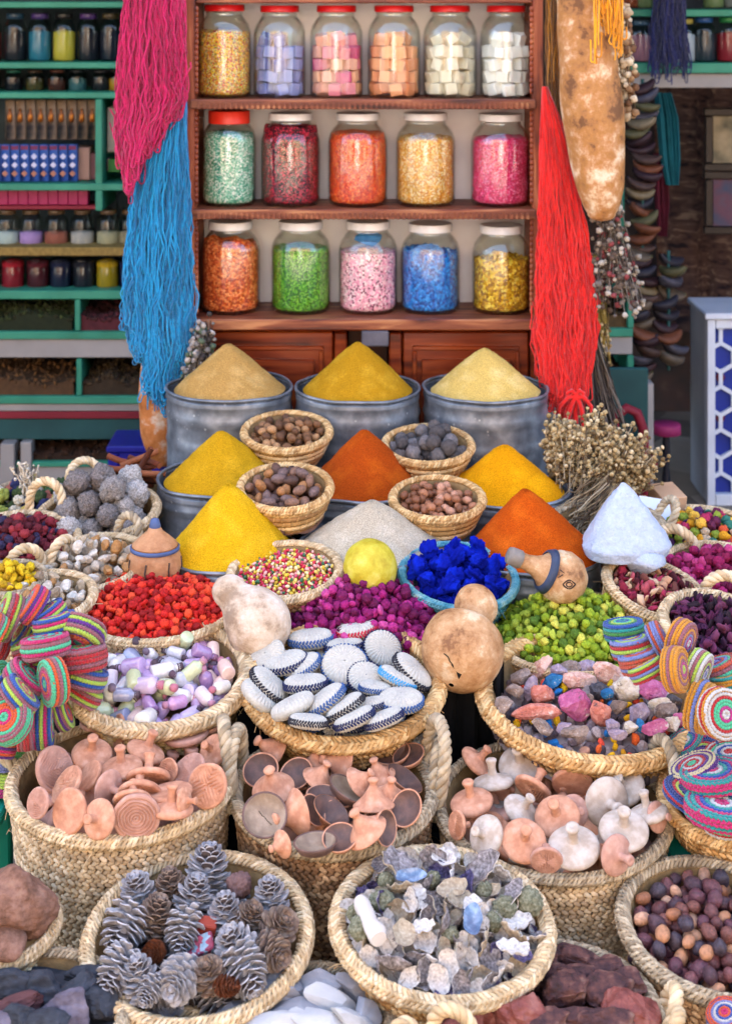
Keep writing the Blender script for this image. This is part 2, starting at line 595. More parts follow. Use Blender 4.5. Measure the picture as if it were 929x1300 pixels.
def heap(b, protos, n, rad, label0, cat, group, name, edge=-.02, top=.02, inset=.012, rest=0, mate=None, fillmat=None, upright=False, base=True, squash=1.0, limit=300, pw=1.6, tries=14, filllabel=None, stuff=False):
    """fill basket b with a heap of individual items; protos: list of unit meshes (bpy mesh, radius about 1)"""
    label = label0 if isinstance(label0, str) else label0[0]
    g = np.random.default_rng(zlib.crc32((name + label).encode()) + int(b.r * 1e4))
    Ri = b.r - inset
    dome = dome_fn(Ri, edge, top, pw)
    X = pack(n + rest, rad, Ri, None, dome, tries, g)
    h = X[:, 2] - dome(X[:, 0], X[:, 1])
    sh = max(0, np.quantile(h, .82) - X[:, 3].mean() * .35)          # edge and top describe the visible surface of the heap
    X[:, 2] -= sh
    order = np.argsort(-h)
    ind = order[:min(n, limit)] if not stuff else []
    oth = order[min(n, limit):] if not stuff else order
    out = []
    for j in ind:
        x, y, z, r = X[j]
        pk_ = g.integers(len(protos)); me = protos[pk_]
        rot = rand_rot(g) if not upright else Matrix.Rotation(g.uniform(0, 6.28), 4, 'Z') @ Matrix.Rotation(g.normal(0, .5), 4, 'X')
        o = bpy.data.objects.new(name, me); col.objects.link(o)
        o.matrix_basis = b.M @ T(x, y, z) @ rot @ Matrix.Diagonal((r, r, r * squash, 1))
        lb_ = label if isinstance(label0, str) else label0[pk_]
        tag(o, lb_, cat, group if isinstance(label0, str) else lb_)
        out.append(o)
    if base:
        mb = MB()
        u = np.linspace(0, 1, 12); t = np.linspace(0, 2 * np.pi, 40, endpoint=False)
        x = np.cos(t)[:, None] * u * (Ri - .002); y = np.sin(t)[:, None] * u * (Ri - .002)
        Z = dome(x, y)
        G = np.stack([x, y, Z - .001 - sh], -1)
        G[..., 2] += .004 * wob(G, 3, 120, 2)
        mb.grid(G, True, False)
        for j in oth:
            x, y, z, r = X[j]
            me = protos[g.integers(len(protos))]
            V = np.empty(len(me.vertices) * 3); me.vertices.foreach_get('co', V)
            F = FC.setdefault(me.name, None)
            if F is None: F = FC[me.name] = np.array([p.vertices[:] for p in me.polygons])
            V, F = place(V.reshape(-1, 3), F, [T(x, y, z) @ rand_rot(g) @ Matrix.Diagonal((r, r, r * squash, 1))])
            mb.add(V, F)
        o = mb.build(name + '_layer', fillmat or protos[0].materials[0])
        put(o, b.M)
        tag(o, filllabel or ('bottom layer under ' + label), cat, None, 'stuff')
        out.append(o)
    return out


def protos(name, gens, m, smooth=True):
    out = []
    for V, F in gens:
        mb = MB(); mb.add(V, F)
        out.append(mesh_of(mb, name, m, smooth))
    return out


def axis_of(px, py, ratio, phi, s=1):
    """axis whose disc shows as an ellipse of that minor/major ratio, leaning to image angle phi; s=1 towards the viewer"""
    v = view(px, py)
    rt = Vector((1, 0, 0)); rt = (rt - v * rt.dot(v)).normalized(); up = rt.cross(v)
    k = math.sqrt(max(0, 1 - ratio * ratio))
    return (-v * ratio * s + (rt * math.cos(R(phi)) + up * math.sin(R(phi))) * k).normalized()


def on_plane(px, py, p, n, lift=0):
    d = Vector(((px - 464.5) / FPX, 1, -py / FPX)); o = Vector((0, 0, EYE))
    t = (Vector(p) + Vector(n) * lift - o).dot(n) / d.dot(n)
    return o + d * t

# ------------------------------------------------------------------ setting
PAVE = mat('paving', ['#5f574d', '#7b7165', '#8d8376'], 'cell', 3, .85, .3, 40, mott=.3, vor=3.2)
g_ = MB(); g_.add([(-90, -90, 0), (90, -90, 0), (90, 90, 0), (-90, 90, 0)], [[0, 1, 2, 3]])
struct(g_.build('ground', PAVE))
PLASTER = mat('shop_plaster', ['#6b625a', '#7d746a', '#5c544d'], 'noise', 3, .9, .2, 30)
DARKWALL = mat('shop_back_wall', ['#3a322e', '#5b4c42', '#2c2a2c', '#463631'], 'noise', 7, .9, .2, 30)
struct(MB().box((0, 6.75, 1.4), (6.4, .1, 2.8)).build('wall_back', DARKWALL, smooth=False))
struct(MB().box((-3.0, 5.7, 1.4), (.1, 2.0, 2.8)).build('wall_left', PLASTER, smooth=False))
struct(MB().box((3.0, 5.7, 1.4), (.1, 2.0, 2.8)).build('wall_right', PLASTER, smooth=False))
struct(MB().box((0, 5.72, 2.86), (6.4, 2.1, .1)).build('ceiling', PLASTER, smooth=False))
fac = MB(); fac.box((0, 4.88, 4.65), (16, .14, 4.7)); fac.box((-5.55, 4.88, 1.15), (4.9, .14, 2.3)); fac.box((5.55, 4.88, 1.15), (4.9, .14, 2.3))
struct(fac.build('wall_facade', mat('facade', ['#b98f72', '#c79c7d'], 'noise', 4, .9, .2, 40), smooth=False))  # unseen upper facade, raised tall so its shadow covers the stall

# unseen sunlit houses added behind the camera for bounce light and jar reflections
for hx, hw, hh, hy, cc, lb in ((-.3, 3.0, 6.0, -7.0, ['#d8d0c2', '#e2dace'], 'unseen white sunlit house added across the street'), (-6.0, 8.2, 6.5, -6.6, ['#a88c70', '#b89c80'], 'unseen sand plastered house added across the street with dark door'), (5.9, 9.2, 5.6, -6.8, ['#a08468', '#b09478'], 'unseen ochre-brown house added across the street with shuttered window')):
    e = thing('house', lb, 'house', T(hx, hy, 0))
    MB().box((0, -1.5, hh / 2), (hw, 3, hh)).build('house_body', mat('plaster_' + cc[0], cc, 'noise', 2, .9, .2, 20), e, smooth=False)
    MB().bbox((0, -1.5, hh + .1), (hw + .2, 3.2, .2), .03).build('parapet', mat('plaster_' + cc[0], []), e, smooth=False)
    if hw > 4:
        for k in (-1, 1):
            MB().bbox((k * hw * .27, .02, 1.15), (1.3, .08, 2.3), .02).build('shutter', mat('old_wood', ['#3c2418', '#4c3020'], 'noise', 6, .7), e, smooth=False)
    else:
        MB().bbox((0, .02, 4.3), (.8, .08, 1.1), .02).build('shutter', mat('old_wood', ['#3c2418', '#4c3020'], 'noise', 6, .7), e, smooth=False)

TEAL = mat('teal_paint_shaded', ['#237058', '#2c7e66', '#32866c'], 'noise', 8, .5, .1, 40)  # teal darkened: the deep shop's shade is put into the paint colour
WHITEP = mat('white_paint_shaded', ['#827e7c', '#969290'], 'noise', 5, .6, .1, 40)  # white greyed down, carrying the shop interior's shade in its colour
REDP = mat('dark_red_paint', ['#6c1524', '#7d1a2b'], 'noise', 5, .6)
DTEAL = mat('dark_teal_paint', ['#123a3c', '#1b4a4b'], 'noise', 5, .6)
LACE = mat('brown_lace', ['#6e5a2c', '#8f7740'], 'noise', 60, .8, .3)


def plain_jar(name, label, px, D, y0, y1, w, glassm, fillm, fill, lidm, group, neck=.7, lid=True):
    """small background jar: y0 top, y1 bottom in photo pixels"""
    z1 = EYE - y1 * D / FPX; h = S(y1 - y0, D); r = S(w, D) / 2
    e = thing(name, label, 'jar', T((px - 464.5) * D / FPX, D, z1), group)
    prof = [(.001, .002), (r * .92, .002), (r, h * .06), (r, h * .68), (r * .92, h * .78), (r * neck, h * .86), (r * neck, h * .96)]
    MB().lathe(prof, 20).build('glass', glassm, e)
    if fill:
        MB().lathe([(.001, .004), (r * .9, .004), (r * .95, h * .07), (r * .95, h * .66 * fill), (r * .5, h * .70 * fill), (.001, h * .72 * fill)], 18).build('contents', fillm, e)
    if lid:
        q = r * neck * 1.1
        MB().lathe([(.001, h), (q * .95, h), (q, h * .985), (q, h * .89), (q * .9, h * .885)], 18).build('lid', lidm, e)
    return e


SG = glass('shop_glass', '#dfe6e6', .05)


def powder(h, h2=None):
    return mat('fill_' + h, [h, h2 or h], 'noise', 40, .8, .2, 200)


def lidc(h):
    return mat('lid_' + h, [h, h], 'noise', 20, .35, .05, 80, spec=.5)


DS = 5.5
# teal shelf unit in the shop, behind the yarn
su = thing('shelf_unit', 'tall teal painted shop shelf unit holding rows of jars behind the blue yarn', 'shelf', T((60 - 464.5) * DS / FPX, DS, 0))


def shelf_piece(name, x0, x1, y0, y1, d0, d1, m, root, D=DS):
    a = P(x0, y0, D); b = P(x1, y1, D)
    o = MB().bbox(((a.x + b.x) / 2 - root.location.x, (d0 + d1) / 2 - root.location.y, (a.z + b.z) / 2), (abs(b.x - a.x), d1 - d0, abs(a.z - b.z)), .003, 0)
    return o.build(name, m, root, smooth=False)


for y0, y1 in ((2, 10), (79, 87), (117, 125), (233, 242), (369, 380), (421, 431), (503, 513), (586, 593)):
    shelf_piece('shelf_board', -110, 196, y0, y1, DS, DS + .34, TEAL, su)
shelf_piece('lace_trimmed_board', -110, 196, 314, 325, DS, DS + .34, LACE, su)
shelf_piece('divider', 121, 130, 125.5, 268, DS + .004, DS + .3, TEAL, su)
for x in (96, 97):
    pass
shelf_piece('divider', 95, 102, 380.5, 420.5, DS + .004, DS + .3, TEAL, su)
shelf_piece('divider', 97, 104, 456, 502.5, DS + .004, DS + .3, TEAL, su)
shelf_piece('fascia', -110, 196, 431.5, 455, DS + .01, DS + .05, WHITEP, su)
shelf_piece('fascia', -110, 196, 513.5, 523, DS + .01, DS + .05, WHITEP, su)
shelf_piece('red_trim', -110, 196, 523.5, 533, DS + .012, DS + .05, REDP, su)
shelf_piece('apron', -110, 196, 533.5, 560, DS + .02, DS + .05, DTEAL, su)
shelf_piece('fascia', -110, 196, 593.5, 628, DS + .01, DS + .05, WHITEP, su)
for x in (3, 27):
    shelf_piece('leg', x, x + 18 - (x > 20) * 4, 560.5, 630, DS - .03 + (x > 20) * .02, DS + .05, WHITEP, su)
for x in (-112, 197):
    shelf_piece('side_panel', x, x + 6, 0, 634, DS - .002, DS + .36, TEAL, su)
shelf_piece('back_panel', -110, 196, -120, 634, DS + .345, DS + .36, mat('shelf_back', ['#2c3942', '#3c4a52', '#2a2c30'], 'noise', 6, .8), su)
grp = 'jars on the teal shop shelf'
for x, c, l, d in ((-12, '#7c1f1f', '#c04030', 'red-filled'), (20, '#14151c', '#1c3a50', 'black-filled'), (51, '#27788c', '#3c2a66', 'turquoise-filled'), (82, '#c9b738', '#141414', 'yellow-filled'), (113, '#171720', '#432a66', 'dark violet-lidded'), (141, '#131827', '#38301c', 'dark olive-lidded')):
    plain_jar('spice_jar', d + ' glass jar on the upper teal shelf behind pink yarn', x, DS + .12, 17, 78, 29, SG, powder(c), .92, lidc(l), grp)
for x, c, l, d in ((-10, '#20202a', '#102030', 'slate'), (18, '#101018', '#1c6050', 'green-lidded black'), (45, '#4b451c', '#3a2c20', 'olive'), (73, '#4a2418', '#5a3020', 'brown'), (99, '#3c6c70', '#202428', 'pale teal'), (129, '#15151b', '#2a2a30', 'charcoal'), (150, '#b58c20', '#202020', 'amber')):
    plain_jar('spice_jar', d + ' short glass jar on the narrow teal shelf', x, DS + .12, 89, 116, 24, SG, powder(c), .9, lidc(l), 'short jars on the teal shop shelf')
GP1, GP2 = glass('round_jar_glass', '#e6ecec', .03), SG
for x, c, d in ((10, '#b9c2b8', 'white salt'), (40, '#b18bbd', 'lilac powder'), (72, '#a05a46', 'brick red powder'), (105, '#b8ada0', 'pale grey powder'), (138, '#b3a680', 'cream powder'), (166, '#9a8a6a', 'tan powder')):
    plain_jar('round_jar', 'round corked glass jar of ' + d + ' on brown lace-trimmed shelf', x, DS + .12, 266, 313, 31, GP1, powder(c), .6, lidc('#5a4630'), 'round jars on the lace-trimmed shelf', .62)
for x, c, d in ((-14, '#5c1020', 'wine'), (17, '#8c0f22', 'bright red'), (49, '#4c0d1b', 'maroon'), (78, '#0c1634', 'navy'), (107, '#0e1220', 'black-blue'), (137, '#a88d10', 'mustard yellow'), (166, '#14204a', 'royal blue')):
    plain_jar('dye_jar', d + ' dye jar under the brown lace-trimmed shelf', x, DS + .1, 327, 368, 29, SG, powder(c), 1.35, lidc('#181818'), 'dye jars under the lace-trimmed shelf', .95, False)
# packets
PK1 = mat('bronze_packet', ['#3f342e', '#6a5847', '#8a7358'], 'noise', 30, .5, .1)
AMB = mat('amber_print', ['#8c4a12', '#c87f24', '#54300f'], 'noise', 60, .4)
for k in range(9):
    x = 14 + k * 13
    c = P(x, 155, DS + .06)
    e = thing('perfume_packet', 'brown packet with amber bottle print on the teal shelf', 'packet', T(c.x, c.y, P(0, 180, DS).z), 'brown packets on the teal shelf')
    MB().bbox((0, 0, .073), (S(12.4, DS), .02, .14), .002).build('card', PK1, e)
    q = MB(); q.lathe([(.001, -.02), (.009, -.018), (.009, .006), (.004, .014), (.004, .024), (.006, .026), (.001, .028)], 10)
    q.build('bottle_print', AMB, e, loc=(0, -.012, .085))
PK2 = mat('blue_packet', ['#1d3a7c', '#b4b9cf', '#29539c', '#c6c0cc'], 'noise', 28, .5, .05)
PK2W = mat('pale_diamond', ['#c7c6d4', '#a9aecb'], 'noise', 30, .5)
PK2O = mat('orange_foot', ['#b3805c', '#8c5a50'], 'noise', 30, .5)
for k in range(9):
    x = -4 + k * 12.2
    c = P(x, 210, DS + .06)
    e = thing('soap_packet', 'blue and white diamond packet on the teal shelf', 'packet', T(c.x, c.y, P(0, 233, DS).z), 'blue packets on the teal shelf')
    MB().bbox((0, 0, .066), (S(11.4, DS), .03, .13), .002).build('box', mat('blue_card', ['#22417f', '#3a5fa6'], 'noise', 40, .5), e)
    for j in range(3):
        MB().box((0, -.0165, .03 + j * .03), (.016, .002, .016), 0, Matrix.Rotation(R(45), 3, 'Y')).build('diamond', PK2W if j else PK2O, e, smooth=False)
    MB().box((0, -.0165, .121), (.026, .002, .014)).build('red_band', mat('plum', ['#55243f', '#703050']), e, smooth=False)
for x, y0, y1, w, d, c in ((100, 190, 232, 20, .1, '#8d6f63'), (114, 198, 232, 12, .08, '#59343a'), (141, 138, 196, 18, .1, '#8a8274'), (146, 160, 196, 14, .06, '#c9cdd2'), (141, 205, 222, 16, .1, '#2c6a2c'), (135, 205, 222, 8, .06, '#b8778a')):
    a = P(x, y1, DS)
    o = MB().bbox((0, 0, S(y1 - y0, DS) / 2 + .001), (S(w, DS), d, S(y1 - y0, DS)), .003).build('carton', mat('carton_' + c, [c, c], 'noise', 20, .6), smooth=False)
    o.location = (a.x, DS + .12, a.z)
    tag(o, {'#8d6f63': 'tan carton beside the blue packets on the teal shelf', '#59343a': 'plum carton beside the blue packets on the teal shelf', '#8a8274': 'grey carton behind the pink yarn by the teal divider', '#c9cdd2': 'white carton behind the pink yarn by the teal divider', '#2c6a2c': 'green carton behind the pink yarn on teal shelf', '#b8778a': 'dusty pink carton beside the teal divider'}[c], 'carton')
MAG = mat('magenta_box', ['#7d0f3c', '#96184a'], 'noise', 20, .5)
for k in range(10):
    c = P(-6 + k * 12.6, 262, DS + .06)
    MBX = MB().bbox((0, 0, .03), (S(12.2, DS), .05, .052), .002).build('tea_box', MAG, smooth=False, loc=(c.x, c.y, P(0, 314, DS).z + .14))
    tag(MBX, 'dark magenta little box in the row under the blue packets', 'box', 'magenta boxes on the teal shelf')
bx = MB().bbox((0, 0, 0), (S(134, DS), .12, .014), .002).build('box_ledge', REDP, su, smooth=False)
bx.location = (P(57, 0, DS).x - su.location.x, .1, P(0, 314, DS).z + .134)


def herb_bin(name, label, x0, x1, y0, y1, m, D=DS, seed=1):
    a = P(x0, y0, D + .05); b = P(x1, y1, D + .05)
    nx, ny = 60, 16
    u = np.linspace(0, 1, nx); v = np.linspace(0, 1, ny)
    G = np.zeros((nx, ny, 3))
    G[..., 0] = (a.x + (b.x - a.x) * u)[:, None]
    G[..., 1] = (D + .02 + .28 * v)[None]
    G[..., 2] = b.z + (a.z - b.z) * (.55 + .25 * v[None] + .1 * np.sin(u * 9 + seed)[:, None])
    G[..., 2] += .012 * wob(G, seed, 60, 3)
    mb = MB(); mb.grid(G)
    F0 = G[:, 0].copy(); F1 = F0.copy(); F1[:, 2] = b.z
    mb.grid(np.stack([F1, F0], 1))
    V, F = ico(1)
    mats = []
    for _ in range(500):
        i, j = rng.integers(nx), rng.integers(ny)
        mats.append(T(Vector(G[i, j])) @ rand_rot(rng) @ Matrix.Diagonal((.012, .008, .004, 1)))
    mb.add(*place(V, F, mats))
    o = mb.build(name, m)
    tag(o, label, 'herbs', None, 'stuff')


herb_bin('dried_herbs', 'dark green dried herb leaves in shop bin', -100, 94, 384, 420, mat('herb_dark_green', ['#1e2413', '#37401f', '#2a2a16'], 'rand_noise', 60, .9))
herb_bin('dried_petals', 'dark red dried petals in shop bin', 103, 190, 386, 420, mat('herb_dark_red', ['#2c1418', '#4a1f25', '#3a2020'], 'rand_noise', 60, .9), seed=2)
herb_bin('dried_seeds', 'brown dried seeds in lower shop bin', -100, 96, 462, 502, mat('herb_brown', ['#4a3420', '#6b4a28', '#3c2a18'], 'rand_noise', 60, .9), seed=3)
herb_bin('dried_leaves', 'dark brown dried leaves in lower shop bin', 105, 190, 462, 502, mat('herb_brown2', ['#33271a', '#4a3a22', '#2a2018'], 'rand_noise', 60, .9), seed=4)
herb_bin('dried_bark', 'black-brown dried bark in lowest shop bin', -100, 190, 562, 586, mat('herb_brown3', ['#2a1a10', '#3a2416'], 'rand_noise', 60, .9), seed=5)

# blue plastic stool
BLUEP = mat('blue_plastic', ['#1a1c7c', '#1f2390'], 'noise', 5, .35, .03)
c = P(176, 560, 5.2)
st = thing('plastic_stool', 'small royal blue plastic stool by the hanging gourd', 'stool', T(c.x, c.y, 0))
MB().bbox((0, 0, c.z - .0), (.18, .2, .022), .006).build('seat', BLUEP, st, smooth=False)
for sx in (-1, 1):
    for sy in (-1, 1):
        MB().bbox((sx * .068, sy * .075, (c.z - .012) / 2), (.036, .036, c.z - .012), .005).build('leg', BLUEP, st, smooth=False)
MB().bbox((0, -.085, c.z - .036), (.1, .018, .05), .004).build('apron', BLUEP, st, smooth=False)

# ------------------------------------------------------------------ shop, other side of the cabinet
su2 = thing('shelf_unit', 'teal wall shelf with coloured jars above the hanging slippers', 'shelf', T(P(880, 0, DS).x, DS, 0))
for y0, y1 in ((12, 21), (80, 93)):
    shelf_piece('shelf_board', 786, 1010, y0, y1, DS, DS + .3, TEAL, su2)
shelf_piece('bracket_board', 786, 1010, 93.5, 112, DS + .02, DS + .28, WHITEP, su2)
shelf_piece('back_panel', 786, 1010, -120, 93, DS + .3, DS + .32, mat('shelf_back', []), su2)
shelf_piece('side_post', 782, 794, 94, 470, DS + .03, DS + .08, TEAL, su2)
for x, y0, y1, c, l, d in ((812, 26, 79, '#b0707c', '#3c5a74', 'rose pink'), (843, 24, 79, '#22304c', '#1c2c50', 'navy'), (868, 24, 79, '#b9bcc4', '#9a9446', 'white'), (893, 22, 79, '#24303a', '#1c4c8c', 'slate'), (923, 22, 79, '#8c1424', '#1c7c40', 'crimson'), (955, 22, 79, '#3c5a2c', '#888', 'leaf green')):
    plain_jar('spice_jar', d + ' jar on the teal shelf above the hanging slippers', x, DS + .1, y0, y1, 29, SG, powder(c), .95, lidc(l if len(l) > 4 else '#888888'), 'jars above the hanging slippers')
for x, c, d in ((800, '#8a3c18', 'rust'), (815, '#707c4c', 'sage'), (905, '#6f7f50', 'moss'), (930, '#787c76', 'grey')):
    plain_jar('spice_jar', d + ' jar on the topmost teal shelf by the navy tassel', x, DS + .1, -45, 11, 27, SG, powder(c), .95, lidc('#333333'), 'jars on the topmost teal shelf')
# garland of slippers
SLC = ['#3a2822', '#4f4438', '#221f28', '#46432a', '#5a321e', '#2a171c', '#3a3842', '#685c46']
SL = mat('slipper_leather', SLC, 'rand', 30, .6, .1, 60, mott=.3)
u = np.linspace(-1.1, 1.1, 12); w = np.linspace(0, 2 * np.pi, 7, endpoint=False)
sp = np.stack([np.sin(u) * .055, np.zeros(12), -np.cos(u) * .045 + .04], 1)
cres = MB().tube(sp, .004 + .016 * np.cos(u * 1.35), 7, False, 0, None, 1.8)
cme = mesh_of(cres, 'slipper', SL)
for gx, y0, y1, n, gr in ((815, 112, 490, 34, 'slippers strung by the teal post'), (848, 330, 470, 10, 'slippers strung on the shorter cord')):
    for k in range(n):
        c = P(gx + 6 * math.sin(k * .9) + random.uniform(-3, 3), y0 + (y1 - y0) * k / n, DS - .1 + random.uniform(-.03, .03))
        o = link(cme, 'slipper', None, c, (random.uniform(-.4, .4), random.uniform(-.4, .4), random.uniform(-.7, .7)))
        o.scale = (1, 1, .9)
        tag(o, 'small leather slipper strung on a long hanging cord' if n > 20 else 'small dark slipper on the shorter hanging cord', 'slipper', gr)
# strap of the cords
for gx, y0, y1, n in ((815, 100, 490, 1), (848, 318, 470, 2)):
    o = MB().tube([P(gx, y, DS - .1)[:] for y in np.linspace(y0, y1, 12)], .006, 6).build('hanging_cord', DTEAL)
    tag(o, 'dark cord threading the hanging slippers' if n == 1 else 'dark shorter cord threading a few slippers', 'cord')
# scarf
def cloth(name, label, pts, m, D, cat='cloth', th=.012):
    """hanging cloth: pts (y,x0,x1) with folds"""
    ys = np.linspace(pts[0][0], pts[-1][0], 24); xs0 = np.interp(ys, [p[0] for p in pts], [p[1] for p in pts]); xs1 = np.interp(ys, [p[0] for p in pts], [p[2] for p in pts])
    nu = 30; G = np.zeros((nu, 24, 3))
    for i in range(nu):
        t = i / (nu - 1)
        fold = .018 * math.sin(t * 19 + 1) + .01 * math.sin(t * 41)
        x = xs0 + (xs1 - xs0) * t
        G[i, :, 0] = (x - 464.5) * D / FPX; G[i, :, 1] = D + fold * (1 + .4 * np.sin(ys * .02)); G[i, :, 2] = EYE - ys * D / FPX
    H = G.copy(); H[..., 1] += th
    mb = MB(); mb.grid(G); mb.grid(H[::-1])
    mb.grid(np.stack([H[0], G[0]], 0)); mb.grid(np.stack([G[-1], H[-1]], 0)); mb.grid(np.stack([H[:, -1], G[:, -1]], 1)[::-1])
    o = mb.build(name, m)
    return tag(o, label, cat)


cloth('scarf', 'dark teal scarf hanging beside the slipper cord', [(118, 832, 852), (150, 834, 862), (200, 838, 864), (235, 846, 862)], mat('teal_scarf', ['#0c4c56', '#11606a'], 'noise', 20, .8), DS - .02)
cloth('scarf', 'maroon scarf hanging under the teal scarf', [(195, 830, 848), (260, 832, 850), (300, 836, 846)], mat('maroon_scarf', ['#4a1020', '#5c162a'], 'noise', 20, .8), DS + .03)
cloth('carpet', 'dark patterned carpet hanging on the shop back wall', [(95, 830, 1010), (420, 836, 1010)], wood('carpet_weave', ['#1c181c', '#3c2c28', '#4a3830', '#6a5648'], 14, (5, 1, 1), .95, .1), 6.3, 'carpet', .02)
# picture frames
FRM = mat('dark_frame', ['#16100e', '#241a16'], 'noise', 20, .4)
for x0, y0, x1, y1, lb, cc in ((899, 142, 960, 212, 'dark framed picture with pale sheet above another frame', ['#a79a80', '#8f8268', '#4a4a3c']), (899, 222, 960, 292, 'dark framed picture with blue-grey sheet under another frame', ['#454a5c', '#5c3c4a', '#32445a'])):
    D = 6.0; a = P(x0, y0, D); b = P(x1, y1, D); cx = (a.x + b.x) / 2; cz = (a.z + b.z) / 2; W = b.x - a.x; H = a.z - b.z
    e = thing('picture_frame', lb, 'picture', T(cx, D, b.z))
    for (ox, oz, sx, sz) in ((0, H, W + .04, .03), (0, 0, W + .04, .03), (-W / 2, H / 2, .03, H - .032), (W / 2, H / 2, .03, H - .032)):
        MB().bbox((ox, 0, oz), (sx, .03, sz), .004).build('frame_bar', FRM, e, smooth=False)
    MB().box((0, .01, H / 2), (W, .008, H)).build('sheet', mat('sheet' + cc[0], cc, 'noise', 9, .7), e, smooth=False)
# bins with teal frames by the red yarn
su3 = thing('bin_rack', 'teal framed herb bin rack behind the red yarn', 'rack', T(P(775, 0, 5.3).x, 5.3, 0))
for y0, y1 in ((372, 378), (417, 428), (500, 510)):
    shelf_piece('shelf_board', 690, 803, y0, y1, 5.3, 5.6, TEAL, su3, 5.3)
shelf_piece('side_post', 796, 804, 378.5, 416.5, 5.301, 5.5, TEAL, su3, 5.3)
shelf_piece('side_post', 796, 804, 451.5, 499.5, 5.301, 5.5, TEAL, su3, 5.3)
shelf_piece('fascia', 690, 803, 428.5, 451, 5.31, 5.35, WHITEP, su3, 5.3)
shelf_piece('fascia', 690, 803, 510.5, 518, 5.31, 5.35, WHITEP, su3, 5.3)
shelf_piece('leg', 806, 830, 488, 640, 5.31, 5.4, WHITEP, su3, 5.3)
shelf_piece('leg', 700, 720, 518.5, 655, 5.31, 5.4, WHITEP, su3, 5.3)
shelf_piece('back_panel', 690, 803, 372, 518, 5.58, 5.6, mat('shelf_back', []), su3, 5.3)
herb_bin('dried_herbs', 'dark dried herbs in teal bin behind the red yarn', 690, 796, 388, 416, mat('herb_brown2', []), 5.3, 6)
herb_bin('dried_seeds', 'dark dried seeds in lower teal bin behind the red yarn', 690, 796, 466, 499, mat('herb_brown3', []), 5.3, 7)
# dark red arched chair back
ch = thing('chair', 'dark red arched chair back under the herb bins', 'chair', T(P(800, 0, 5.0).x, 5.0, 0))
ap = [P(x, y, 5.0) for x, y in ((775, 640), (776, 560), (782, 528), (795, 518), (808, 524), (816, 545), (820, 640))]
MB().tube([(p.x - ch.location.x, 0, max(p.z, .02)) for p in ap], .016, 8).build('back_frame', REDP, ch)
MB().bbox((0, .06, .42), (.13, .02, .3), .01).build('back_panel', DTEAL, ch, smooth=False)
MB().bbox((0, .2, .25), (.2, .26, .03), .01).build('seat', REDP, ch, smooth=False)
for sx in (-.08, .08):
    MB().bbox((sx, .31, .117), (.025, .025, .234), .004).build('leg', REDP, ch, smooth=False)
# pink stool
pk = thing('stool', 'small pink topped stool beside the white lattice cabinet', 'stool', T(P(845, 0, 5.4).x, 5.4, 0))
MB().lathe([(.001, .30), (.045, .30), (.05, .295), (.05, .265), (.04, .262), (.001, .262)], 20).build('seat', mat('pink_seat', ['#7c1c4c', '#8f2a5c'], 'noise', 20, .6), pk)
MB().lathe([(.012, .262), (.014, .2), (.01, .15), (.016, .1), (.012, .03), (.06, .01), (.06, .001), (.001, .001)], 16).build('pedestal', mat('dark_metal', ['#26262e', '#34343c'], 'noise', 20, .4, metal=.6), pk)
# white and blue lattice cabinet
LC = 5.45
lw = thing('lattice_cabinet', 'white painted cabinet with hexagon lattice over blue panels', 'cabinet', T(P(925, 0, LC).x, LC, 0))
LB = mat('lattice_blue', ['#0c2276', '#153190'], 'noise', 6, .5)
LW = mat('lattice_white', ['#b3bccb', '#c9d0dc'], 'noise', 6, .5)
W = .34; H = .645; x0 = P(897, 0, LC).x - lw.location.x
MB().box((x0 + W / 2, .035, H / 2 + .01), (W - .02, .02, H - .06)).build('panel', LB, lw, smooth=False)
for (cx, cz, sx, sz) in ((x0 + .014, H / 2, .028, H), (x0 + W - .014, H / 2, .028, H), (x0 + W / 2, H - .016, W - .058, .032), (x0 + W / 2, .02, W - .058, .04)):
    MB().bbox((cx, .012, cz), (sx, .03, sz), .003).build('frame_bar', LW, lw, smooth=False)
MB().bbox((x0 + .012, .155, H / 2), (.024, .25, H - .004), .003).build('side_panel', LW, lw, smooth=False)
MB().bbox((x0 + W / 2, .135, H + .012), (W + .02, .3, .022), .004).build('top', LW, lw, smooth=False)
sx = .0866; sz = .075; HX = .05
for j in range(-1, 9):
    for i in range(-1, 5):
        cx = x0 + .05 + (i + .5 * (j % 2)) * sx; cz = .06 + j * sz
        for q in range(6):
            a0 = R(60 * q + 30); a1 = R(60 * q + 90)
            if q in (0, 1, 2):
                p0 = (cx + math.cos(a0) * HX, cz + math.sin(a0) * HX); p1 = (cx + math.cos(a1) * HX, cz + math.sin(a1) * HX)
                L_ = math.hypot(p1[0] - p0[0], p1[1] - p0[1]); an = math.atan2(p1[1] - p0[1], p1[0] - p0[0])
                if max(p0[0], p1[0]) > x0 + W - .01 or min(p0[0], p1[0]) < x0 + .005 or max(p0[1], p1[1]) > H - .01 or min(p0[1], p1[1]) < .02: continue
                MB().box((0, 0, 0), (L_ + .008, .012 + .001 * q, .013), 0).build('lattice_bar', LW, lw, smooth=False, loc=((p0[0] + p1[0]) / 2, .017 + .0006 * q, (p0[1] + p1[1]) / 2), rot=(0, -an, 0))
REDST = mat('lattice_red', ['#5a1420', '#701a28'], 'noise', 8, .5)
for cx, cz in ((.03, .44), (.03, .3), (.1, .52), (.1, .36)):
    MB().lathe([(.001, -.004), (.016, -.003), (.016, .003), (.001, .004)], 8).build('red_star', REDST, lw, loc=(x0 + cx + .02, .021, cz), rot=(R(90), 0, 0))

